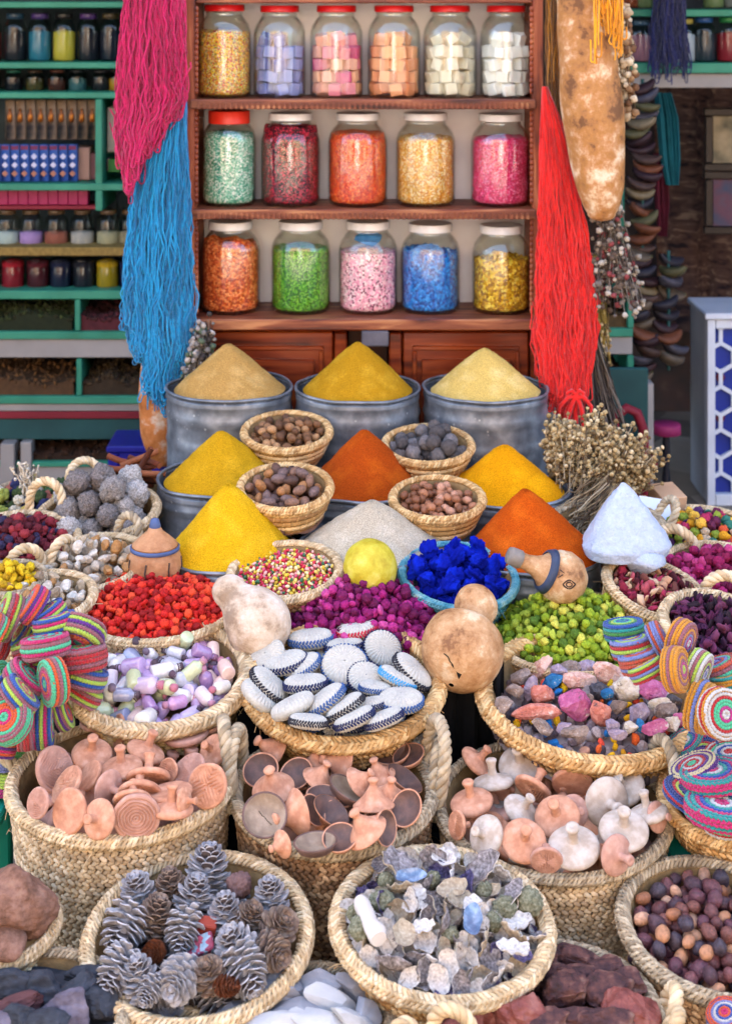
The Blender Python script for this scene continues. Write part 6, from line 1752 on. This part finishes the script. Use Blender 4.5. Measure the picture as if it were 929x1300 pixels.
for i in range(9):
    p = cb.M @ Vector((.02 + .03 * (i % 3), -.05 + .04 * (i // 3), -.02 + .012 * (i % 4)))
    o = link(pad_mesh(CP[i % 5], .2), 'crochet_hat'); o.matrix_basis = frame(p, (.3 * math.sin(i * 2), .3 * math.cos(i * 3), 1), i, .05)
    tag(o, CPN[i % 5] + ' crocheted hat half buried in the shallow basket', 'hat', CPN[i % 5] + ' crocheted hats half buried')
GTAB = mat('green_plastic', ['#0c7c6c', '#128c7a'], 'noise', 5, .4, .05)
gt = thing('plastic_table', 'small sea-green plastic table under the cap basket', 'table', T(P(910, 0, 2.9).x, 2.9, 0))
zt = P(0, 1085, 2.8).z
MB().bbox((.06, .035, zt - .012), (.34, .33, .024), .006).build('table_top', GTAB, gt, smooth=False)
for sx in (-.08, .2):
    for sy in (-.1, .17):
        MB().bbox((sx, sy, (zt - .025) / 2), (.035, .035, zt - .025), .004).build('leg', GTAB, gt, smooth=False)
for sy in (-.122, .192):
    MB().bbox((.06, sy, zt - .05), (.24, .012, .05), .003).build('apron', GTAB, gt, smooth=False)
c = P(6, 1070, 2.93)
g2 = thing('plastic_table', 'dark green plastic table leg beside the deepest straw basket', 'table', T(c.x - .1, c.y, 0))
MB().bbox((0, 0, P(0, 1035, 2.93).z), (.2, .2, .02), .005).build('table_top', GTAB, g2, smooth=False)
for sx in (-.08, .08):
    for sy in (-.08, .08):
        MB().bbox((sx, sy, (P(0, 1035, 2.93).z - .01) / 2), (.032, .032, P(0, 1035, 2.93).z - .012), .004).build('leg', GTAB, g2, smooth=False)

# ------------------------------------------------------------------ front row
pt = basket('cone_tray', 'pale straw tray of grey pine cones', P(251, 1190, 2.55), S(138, 2.55), .075, .78, 11, -2, 'plait', .0125, STRAW_PALE, ROPE_PALE, 5, rimcount=80)
stt = basket('shell_tray', 'golden straw tray of broken sea shells', P(561, 1174, 2.55), S(133, 2.55), .085, .74, 8, 2, 'plait', .0135, STRAW_GOLD, ROPE_PALE, 6, rimcount=80)
ntb = basket('nut_basket', 'brown straw basket of shiny purple-brown nuts', P(908, 1180, 2.6), S(117, 2.6), .11, .72, 10, 4, 'plait', .0125, STRAW_BROWN, ROPE, 7, rimcount=75)
lb = basket('rock_basket', 'pale straw basket holding a brown clay block', P(0, 1178, 2.58), S(70, 2.58), .08, .75, 9, -3, 'plait', .011, STRAW_PALE, ROPE_PALE, 5)
o = MB().add(*rock(31, (.078, .06, .06), 9, .09, 5, .8)).build('clay_block', mat('brown_block', ['#4c3428', '#6c4c3c', '#866252', '#94745f'], 'noise', 40, .9, 1.0, 140, detail=10, nrough=.7), loc=P(14, 1148, 2.56), rot=(0, .1, .3)); tag(o, 'big crumbly brown clay block in the pale basket', 'clay block')
o = MB().add(*rock(32, (.04, .035, .018), 9, .05, 3)).build('clay_chunk', mat('brown_block', []), loc=P(10, 1196, 2.5), rot=(.3, .3, .3)); tag(o, 'small flat brown clay chunk under the big block', 'clay block')


def cone_mesh(seed, openn=1.0, wide=1.2):
    """pine cone along +z, length 2, radius about .75"""
    g = np.random.default_rng(seed)
    mb = MB()
    mb.lathe([(.001, -.9), (.22, -.85), (.34, -.4), (.28, .3), (.12, .85), (.001, .95)], 12)
    u = np.linspace(0, 1, 4); w = np.linspace(-1, 1, 5)
    n = 64
    for i in range(n):
        t = i / n; z = -.88 + 1.75 * t; a = i * 2.39996
        L_ = .72 * (math.sin(math.pi * min(1, .16 + .84 * t)) ** .6) * wide * g.uniform(.9, 1.1) * (1 - .35 * t)
        Wd = .30 * (.5 + .5 * math.sin(math.pi * (.2 + .7 * t)))
        el = (-.45 + 1.5 * t) * .75 + (1 - openn) * .7 + g.normal(0, .08)
        G = np.zeros((4, 5, 3))
        for j, uu in enumerate(u):
            wd = Wd * (.45 + .6 * uu) * (1 - .35 * (uu > .99))
            rr = .18 + L_ * uu * math.cos(el); zz = z + L_ * uu * math.sin(el) + .08 * uu * uu
            for k, ww in enumerate(w):
                G[j, k] = (rr - .05 * ww * ww * (uu > .9), wd * ww, zz - .05 * ww * ww)
        H = G.copy(); th = .05; H[..., 2] -= th * (1 - .0 * u[:, None]); 
        c, s_ = math.cos(a), math.sin(a)
        Rm = np.array([[c, -s_, 0], [s_, c, 0], [0, 0, 1]])
        mb.grid(G @ Rm.T, mi=0); mb.grid(H[::-1] @ Rm.T, mi=1)
        mb.grid(np.stack([G[-1], H[-1]]) @ Rm.T, mi=0)
        mb.grid(np.stack([G[:, 0], H[:, 0]]) @ Rm.T); mb.grid(np.stack([H[:, -1], G[:, -1]]) @ Rm.T)
    return mb


CG = mat('grey_cone_scale', ['#98969a', '#b0adb0', '#848084', '#bebabb'], 'noise', 3, .85, .4, 20)
CGD = mat('grey_cone_under', ['#4c4240', '#5c504c'], 'noise', 8, .85, .4, 20)
CT = mat('tan_cone_scale', ['#806c60', '#988474', '#6e5a50', '#a89888'], 'noise', 3, .8, .4, 20)
CR_ = mat('brown_cone_scale', ['#6c3a22', '#84492a', '#54301e'], 'noise', 8, .6, .4, 20)
CRD = mat('brown_cone_under', ['#34201a', '#442a20'], 'noise', 8, .8, .4, 20)
cmesh = {'grey': [mesh_of(cone_mesh(k, 1 - .1 * k), 'pine_cone', [CG, CGD]) for k in range(3)], 'tan': [mesh_of(cone_mesh(5, .7), 'pine_cone', [CT, CGD])], 'brown': [mesh_of(cone_mesh(6, .5, .9), 'pine_cone', [CR_, CRD])]}
# zoom (0,1060)-(420,1300), scale 2.212: centre, length radius px, tip ratio (1 = looks at the viewer), tip angle, kind
CN = [(480, 150, 60, .4, 100, 'tan'), (585, 95, 75, .3, 88, 'grey'), (760, 175, 62, .5, 100, 'grey'), (390, 165, 66, .5, 110, 'grey'), (545, 175, 66, .4, 80, 'grey'), (700, 230, 52, .7, 60, 'tan'), (435, 230, 66, .45, 75, 'tan'), (635, 220, 62, .4, 100, 'grey'), (345, 270, 78, .4, 250, 'grey'), (785, 255, 64, .85, 45, 'tan'), (770, 330, 60, .8, -30, 'tan'), (515, 275, 66, .5, 260, 'grey'), (330, 385, 72, .4, 240, 'grey'), (395, 400, 66, .5, 110, 'grey'), (428, 332, 50, .9, 200, 'brown'), (665, 320, 76, .5, 120, 'grey'), (590, 390, 60, .8, 120, 'tan'), (690, 385, 78, .45, -60, 'grey'), (500, 410, 72, .85, 230, 'grey'), (640, 425, 46, .7, 0, 'brown'), (420, 440, 44, .4, 240, 'grey')]
for i, (zx, zy, a, ra, ph, k) in enumerate(CN):
    px, py = zx / 2.212, 1060 + zy / 2.212
    p = on_plane(px, py, pt.p, pt.n, .022 + .0006 * i)
    me = cmesh[k][i % len(cmesh[k])]
    o = link(me, 'pine_cone'); o.matrix_basis = frame(p, axis_of(px, py, ra, ph), i, S(a / 2.212, p.y) * .92)
    tag(o, {'grey': 'weathered grey open pine cone', 'tan': 'tan-brown pine cone', 'brown': 'reddish brown pine cone'}[k] + ' in the pale straw tray', 'pine cone', k + ' pine cones in the tray')
g = np.random.default_rng(9)
for i in range(14):
    a = i * 2.4; q = math.sqrt((i + .5) / 14) * (pt.r - .05)
    o = link(cmesh['grey'][i % 3], 'pine_cone'); o.matrix_basis = pt.M @ T(math.cos(a) * q, math.sin(a) * q, -.035) @ frame((0, 0, 0), (g.normal(), g.normal(), g.normal() * .4), 0, .038)
    tag(o, 'grey pine cone half buried under the other cones in the tray', 'pine cone', 'half buried pine cones')
o = MB().add(*gall(33, 110, 4)).build('seed_ball', mat('seed_ball', ['#6c504c', '#8a6c68', '#54403c'], 'noise', 40, .7, .4), loc=on_plane(304, 1123, pt.p, pt.n, .03)); o.scale = (.021,) * 3; tag(o, 'round purplish seed ball among the pine cones', 'seed ball')
p = on_plane(262, 1178, pt.p, pt.n, .02)
o = MB().bbox((0, 0, 0), (.03, .022, .03), .002).build('red_box', mat('red_brown_box', ['#8c3426', '#a04432'], 'noise', 30, .6), smooth=False, loc=p, rot=(.3, .2, .1)); tag(o, 'small red-brown box tucked among the pine cones', 'box')
o = MB().bbox((0, 0, 0), (.06, .03, .012), .002).build('printed_box', mat('print', ['#8c3c50', '#7c98a8', '#a8485c', '#8ca0ac'], 'cell', 90, .6, .05, vor=160), smooth=False, loc=on_plane(248, 1203, pt.p, pt.n, .014), rot=(.5, -.3, .1)); tag(o, 'small pink and blue printed box among the pine cones', 'box')

# shells
def shell_mesh(seed, frill=.3, deep=.45, ln=1.25, m=None, thick=.06):
    g = np.random.default_rng(seed)
    nt, nr = 40, 12
    t = np.linspace(0, 2 * np.pi, nt, endpoint=False); u = np.linspace(0.02, 1, nr)
    edge = 1 + .14 * np.sin(t * 2 + g.uniform(0, 6)) + .05 * np.sin(t * 5 + g.uniform(0, 6)) + .025 * np.sin(t * 11 + g.uniform(0, 6)) * frill * 2
    X = np.cos(t)[:, None] * u * edge[:, None] * ln; Y = np.sin(t)[:, None] * u * edge[:, None]
    Z = deep * u[None] ** 2 + frill * .13 * (u[None] ** 4) * np.sin(t * 7 + g.uniform(0, 6))[:, None] + .05 * np.sin(u * 25)[None] * frill
    G = np.stack([X, Y, np.broadcast_to(Z, X.shape)], -1)
    H = G.copy(); H[..., 2] -= thick * (1 + 1.2 * frill * np.abs(wob(G, seed, 6, 2)))
    mb = MB(); mb.grid(G, True, False, 0); mb.grid(H[::-1], True, False, 1); mb.grid(np.stack([G[:, -1], H[:, -1]], 1), True, False, 1)
    return mesh_of(mb, 'oyster_shell', m, True)


SHW = mat('shell_white', ['#c0b8b0', '#dcd6ce', '#a0968c', '#d2cac2'], 'noise', 4, .6, .4, 14)
SHG = mat('shell_grey', ['#6c6462', '#8c8484', '#a8a0a0', '#4c4648'], 'noise', 4, .6, .4, 14)
SHP = mat('shell_purple', ['#3c3554', '#544b72', '#2c2640', '#6c6484'], 'noise', 4, .5, .4, 14)
SHB = mat('shell_blue', ['#5a708c', '#8498b0', '#485c7c'], 'noise', 1.2, .25, .1, 14, coat=.5)
SHT = mat('shell_tan', ['#8c7c68', '#a89880', '#bcae98'], 'noise', 4, .7, .4, 14)
shm = [('white', shell_mesh(1, .5, .4, 1.2, [SHW, SHG])), ('white', shell_mesh(2, .8, .3, 1.0, [SHW, SHW])), ('grey', shell_mesh(3, .6, .4, 1.3, [SHG, SHW])), ('purple', shell_mesh(4, .7, .35, 1.1, [SHP, SHG])), ('grey', shell_mesh(5, .9, .3, 1.2, [SHG, SHT])), ('tan', shell_mesh(6, .4, .55, 1.2, [SHT, SHG])), ('white', shell_mesh(8, .9, .5, 1.1, [SHW, SHT])), ('purple', shell_mesh(9, .8, .3, 1.3, [SHP, SHP]))]
g = np.random.default_rng(21)
X = pack(210, lambda g: g.uniform(.010, .0165), stt.r - .016, None, dome_fn(stt.r, -.034, -.006), 16, g)
for x, y, z, r in X:
    n_, me = shm[[0, 1, 2, 3, 4, 5, 6, 7, 0, 1, 6, 4, 0, 1, 6, 5][g.integers(16)]]
    o = link(me, 'oyster_shell'); o.matrix_basis = stt.M @ frame((x, y, z), (g.normal() * .8, g.normal() * .8 - .4, g.uniform(.2, 1)), g.uniform(0, 6), r * 1.35)
    tag(o, 'crusty ' + n_ + ' oyster shell in the golden tray', 'shell', n_ + ' oyster shells')
# named shells: zoom (380,1060)-(720,1300), scale 2.732
def at(zx, zy, lift): return on_plane(380 + zx / 2.732, 1060 + zy / 2.732, stt.p, stt.n, lift)
for zx, zy, a, ra, ph, sp_, k in ((345, 110, 100, .5, 60, 0, 4), (640, 120, 85, .7, 140, 1, 2), (600, 250, 62, .7, 80, 1, 1), (355, 355, 70, .7, 60, 1, 5), (745, 205, 62, .6, 120, 2, 2), (740, 400, 85, .45, 80, 1, 1), (380, 255, 45, .7, 60, 0, 6), (500, 90, 70, .5, 90, 0, 0), (430, 330, 60, .6, 110, 1, 6)):
    n_, me = shm[k]; p = at(zx, zy, .042)
    o = link(me, 'oyster_shell'); o.matrix_basis = frame(p, axis_of(380 + zx / 2.732, 1060 + zy / 2.732, ra, ph), sp_, S(a / 2.732, p.y) * .62); tag(o, 'crusty ' + n_ + ' oyster shell in the golden tray', 'shell', n_ + ' oyster shells')
mus = shell_mesh(20, .02, .5, 1.6, [SHB, SHP], .05)
for zx, zy, a, ra, ph, sp_, lbl in ((600, 305, 38, .7, 85, 1.4, 'open mussel shell shining blue inside'), (385, 148, 30, .8, 80, 0, 'blue rounded mussel shell lying flat')):
    p = at(zx, zy, .052); o = link(mus, 'mussel_shell'); o.matrix_basis = frame(p, axis_of(380 + zx / 2.732, 1060 + zy / 2.732, ra, ph), sp_, S(a / 2.732, p.y)); tag(o, lbl + ' on the shell heap', 'shell')
a, b_ = at(215, 240, .045), at(270, 350, .05)
q = MB(); q.tube([(a + (b_ - a) * t)[:] for t in np.linspace(-.1, 1.1, 9)], [.011, .014, .013, .012, .012, .013, .015, .016, .012], 14); V = q.V[0]; V += .0012 * wob(V, 4, 150, 2)[:, None]
o = q.build('tube_shell', SHW); tag(o, 'thick white tube-shaped shell on the heap', 'shell')
UR = mat('urchin', ['#4c4c3c', '#64644e', '#787862', '#8c8c78'], 'noise', 90, .9, .6, 30)
ur = [mesh_of(MB().add(*gall(50 + k, 170, 4)), 'sea_urchin', UR) for k in range(2)]
for i, (zx, zy, a) in enumerate(((285, 230, 45), (710, 255, 46), (795, 235, 50), (215, 320, 50), (640, 200, 36), (675, 300, 34), (520, 350, 36), (190, 270, 30), (300, 160, 30), (460, 155, 34))):
    p = at(zx, zy, .03); o = link(ur[i % 2], 'sea_urchin', None, p, (i, i * 2, 0)); o.scale = (S(a / 2.732, p.y),) * 2 + (S(a / 2.732, p.y) * .8,); tag(o, 'fuzzy grey-green sea urchin among the shells', 'sea urchin', 'sea urchins among the shells')
q = MB(); t = np.linspace(0, 2 * np.pi, 40, endpoint=False); u = np.linspace(0, 1, 10)
G = np.stack([np.cos(t)[:, None] * u * (stt.r - .012), np.sin(t)[:, None] * u * (stt.r - .012), np.broadcast_to(-.036 + .022 * (1 - u ** 2), (40, 10))], -1)
o = q.grid(G, True, False).build('shell_grit', SHG); put(o, stt.M); tag(o, 'grey shell grit under the sea shells', 'shell grit', None, 'stuff')

BIGN = protos('shiny_nut', [ell(k + 40, (.85, .9, 1.12), .13, 3, 3) for k in range(5)], mat('shiny_nut', ['#54303a', '#683e40', '#442c34', '#7c4e46', '#3e343e', '#6a4038', '#5a3434'], 'rand_noise', 60, .42, .6, 120, mott=.5, spec=.4, nrough=.65))
TANN = protos('tan_nut', [ell(k + 44, (.8, .8, 1.15), .07, 3, 3) for k in range(3)], mat('tan_nut', ['#a87858', '#8c5c40', '#b88c70'], 'rand_noise', 40, .5, .3, 60, mott=.3))
heap(ntb, BIGN * 2 + TANN, 165, lambda g: g.uniform(.0105, .016), ['shiny purple-brown nut in the brown basket'] * 10 + ['dull tan nut in the brown basket'] * 3, 'nut', 'shiny nuts in the brown basket', 'shiny_nut', -.016, .018, rest=60)

# the baskets at the foot of the heap
f1 = basket('floor_basket', 'dark plaited basket of black stones beside the cone tray', P(40, 1290, 2.4), S(118, 2.4), .17, .85, 3, 0, 'plait', .011, STRAW_GREY, ROPE)
for i, (px, py, a, b_, an, k) in enumerate(((10, 1250, 40, 20, 10, 0), (55, 1258, 34, 24, 0, 0), (98, 1258, 30, 22, 20, 0), (20, 1278, 46, 17, 8, 1), (85, 1285, 42, 30, 20, 2), (30, 1295, 30, 24, 0, 0), (130, 1272, 26, 20, 0, 0), (5, 1297, 22, 18, 0, 2), (112, 1240, 30, 14, 0, 0), (60, 1300, 36, 24, 0, 0))):
    p = on_plane(px, py, f1.p, f1.n, .012)
    m_ = (mat('black_stone', ['#22242c', '#30343c', '#3a3e48'], 'noise', 40, .8, .6, 90), mat('dark_red_stone', ['#4a2c2e', '#5c3a3a'], 'noise', 30, .8, .5, 90), mat('purple_grey_stone', ['#5c5664', '#706a78', '#4c4652'], 'noise', 40, .8, .6, 90))[k]
    o = MB().add(*rock(i + 300, (S(a, p.y), S(min(a, b_), p.y), S(b_, p.y)), 11, .12, 4, .68)).build('stone', m_, smooth=False); o.matrix_basis = T(p) @ Matrix.Rotation(R(-an), 4, 'Y')
    tag(o, ('rough black stone', 'long dark red stone', 'purple-grey granite stone')[k] + ' in the dark plaited basket', 'stone', ('black stones', 'dark red stones', 'granite stones')[k] + ' in the dark basket')
f2 = basket('floor_basket', 'plaited basket of white chalk stones between the two trays', P(390, 1300, 2.42), S(105, 2.42), .17, .85, 3, 0, 'plait', .011, STRAW, ROPE)
WS = mat('chalk_stone', ['#85878f', '#9fa1a8', '#74767e'], 'noise', 14, .8, .4, 60)
WS2 = mat('white_chalk', ['#adadad', '#c2c2c0', '#9c9ea2'], 'noise', 14, .8, .3, 60)
for i, (px, py, a, b_, an, k) in enumerate(((400, 1250, 40, 22, 10, 0), (340, 1268, 44, 20, 15, 0), (365, 1258, 30, 20, -30, 0), (455, 1255, 30, 14, -35, 0), (310, 1290, 34, 18, 10, 0), (370, 1288, 48, 18, 12, 0), (465, 1285, 22, 16, -50, 0), (425, 1275, 46, 15, -30, 1), (400, 1300, 46, 20, -20, 1), (450, 1298, 44, 14, -35, 1), (345, 1302, 40, 14, 10, 1))):
    p = on_plane(px, py, f2.p, f2.n, .014 + .001 * i)
    o = MB().add(*rock(i + 330, (S(a, p.y) * 1.1, S(b_, p.y) * 1.3, S(b_, p.y)), 12, .05, 4, .64)).build('stone', (WS, WS2)[k], smooth=False); o.matrix_basis = T(p) @ Matrix.Rotation(R(-an), 4, 'Y')
    tag(o, ('pale grey chalk stone', 'long bright white chalk stone')[k] + ' beside the cone tray', 'stone', ('pale grey', 'bright white')[k] + ' chalk stones')
f3 = basket('floor_basket', 'plaited basket of brown bark and resin chunks under the nut basket', P(705, 1285, 2.44), S(128, 2.44), .17, .85, 3, 0, 'plait', .011, STRAW_GREY, ROPE, handles=[(-22, 25, .045), (-5, 20, .045)], hm=ROPE_PALE, hr=.010)
BK_ = [mat('bark_chunk', ['#40282a', '#5c3a34', '#33211f', '#7c5c50'], 'noise', 45, .75, .9, 160, detail=9), mat('red_resin', ['#5c2c28', '#7c423a', '#8c5a50'], 'noise', 45, .5, .8, 140, detail=9)]
for i, (px, py, a, b_, an, k) in enumerate(((725, 1222, 38, 16, -10, 0), (660, 1235, 40, 18, -5, 0), (770, 1230, 26, 16, 0, 0), (800, 1250, 26, 16, 0, 0), (640, 1262, 30, 14, 10, 0), (620, 1285, 30, 20, 0, 1), (715, 1262, 34, 24, 25, 0), (772, 1262, 32, 22, 10, 0), (745, 1240, 36, 12, -15, 0), (800, 1285, 34, 26, -20, 1), (700, 1240, 30, 12, 0, 0), (735, 1292, 44, 12, -5, 0), (668, 1285, 26, 40, 70, 1), (690, 1300, 36, 16, 0, 0), (770, 1300, 36, 18, 0, 0), (585, 1298, 28, 22, 0, 1), (690, 1220, 24, 14, 0, 0))):
    p = on_plane(px, py, f3.p, f3.n, .012 + .0008 * i)
    V, F = rock(i + 360, (1, 1, 1), 9, .10, 4, .66); V = V * (1 + .05 * wob(V, i, 14, 3))[:, None]; V[:, 2] += .06 * np.sin(V[:, 2] * 14 + V[:, 0] * 2) * (k == 0)
    V = V * np.array((S(a, p.y) * 1.1, S(min(a, b_), p.y) * 1.3, S(b_, p.y) * 1.1))
    o = MB().add(V, F).build('bark_chunk' if k == 0 else 'resin_chunk', BK_[k], smooth=False); o.matrix_basis = T(p) @ Matrix.Rotation(R(-an), 4, 'Y') @ Matrix.Rotation(.3, 4, 'X')
    tag(o, ('layered dark brown bark chunk', 'reddish resin chunk')[k] + ' in the basket under the nuts', ('bark', 'resin')[k], ('bark chunks', 'resin chunks')[k] + ' under the nuts')
f4 = basket('floor_basket', 'straw basket with rope handle under the cone tray', P(200, 1352, 2.36), S(95, 2.36), .15, .85, 3, 0, 'plait', .0115, STRAW, ROPE_PALE, handles=[(270, 30, .06)], hm=ROPE_PALE, hr=.011)
f5 = basket('floor_basket', 'straw basket with rope handles under the shell tray', P(555, 1372, 2.25), S(70, 2.25), .16, .85, 3, 0, 'plait', .011, STRAW, ROPE_PALE, handles=[(128, 0, .036), (72, 0, .046)], hm=ROPE_PALE, hr=.010)
for b, m_, nm in ((f1, 'black_stone', 'dark gravel under the black stones'), (f2, 'chalk_stone', 'chalk rubble under the white stones'), (f3, 'bark_chunk', 'bark crumbs under the bark chunks'), (f4, 'straw', 'straw packing in the basket under the cone tray'), (f5, 'bark_chunk', 'bark crumbs in the basket under the shell tray')):
    q = MB(); t = np.linspace(0, 2 * np.pi, 40, endpoint=False); u = np.linspace(0, 1, 14)
    G = np.stack([np.cos(t)[:, None] * u * (b.r - .014), np.sin(t)[:, None] * u * (b.r - .014), np.full((40, 14), -.012)], -1)
    G[..., 2] += .008 * wob(G, 3, 70, 3)
    o = q.grid(G, True, False).build('packing_layer', _m[m_]); put(o, b.M); tag(o, nm, 'rubble', None, 'stuff')
pad(921, 1292, 26, .75, 100, ['pink', 'orange', 'blue', 'white', 'lav', 'orange', 'blue'], 2.42, 'bright striped crocheted pad beside the rope handles under the nut basket', None)
for nm, b, zb in (('cone_tray_crate', pt, 0), ('shell_tray_crate', stt, 0), ('nut_basket_crate', ntb, 0)):
    pass

# texture size of materials on unit-sized pieces that are scaled down
for nm, k in [(n, .05) for n in ('nutmeg', 'brown_nut', 'hazel', 'grey_gall', 'speckled_gall', 'resin', 'moss', 'dried_petal', 'hibiscus_flake', 'small_stone', 'bright_bit', 'urchin', 'shiny_nut', 'tan_nut', 'ultramarine')] + [(n, .14) for n in ('terracotta', 'terracotta_pink', 'white_clay', 'dark_glaze', 'tan_glaze', 'cream_cotton')] + [(n + '_petal', .05) for n in ('purple_bud', 'red_bud', 'green_bud', 'magenta_bud', 'dark_red_bud', 'mixed_bud', 'yellow_flower')]:
    for n in _m[nm].node_tree.nodes:
        if n.type == 'TEX_NOISE': n.inputs['Scale'].default_value *= k
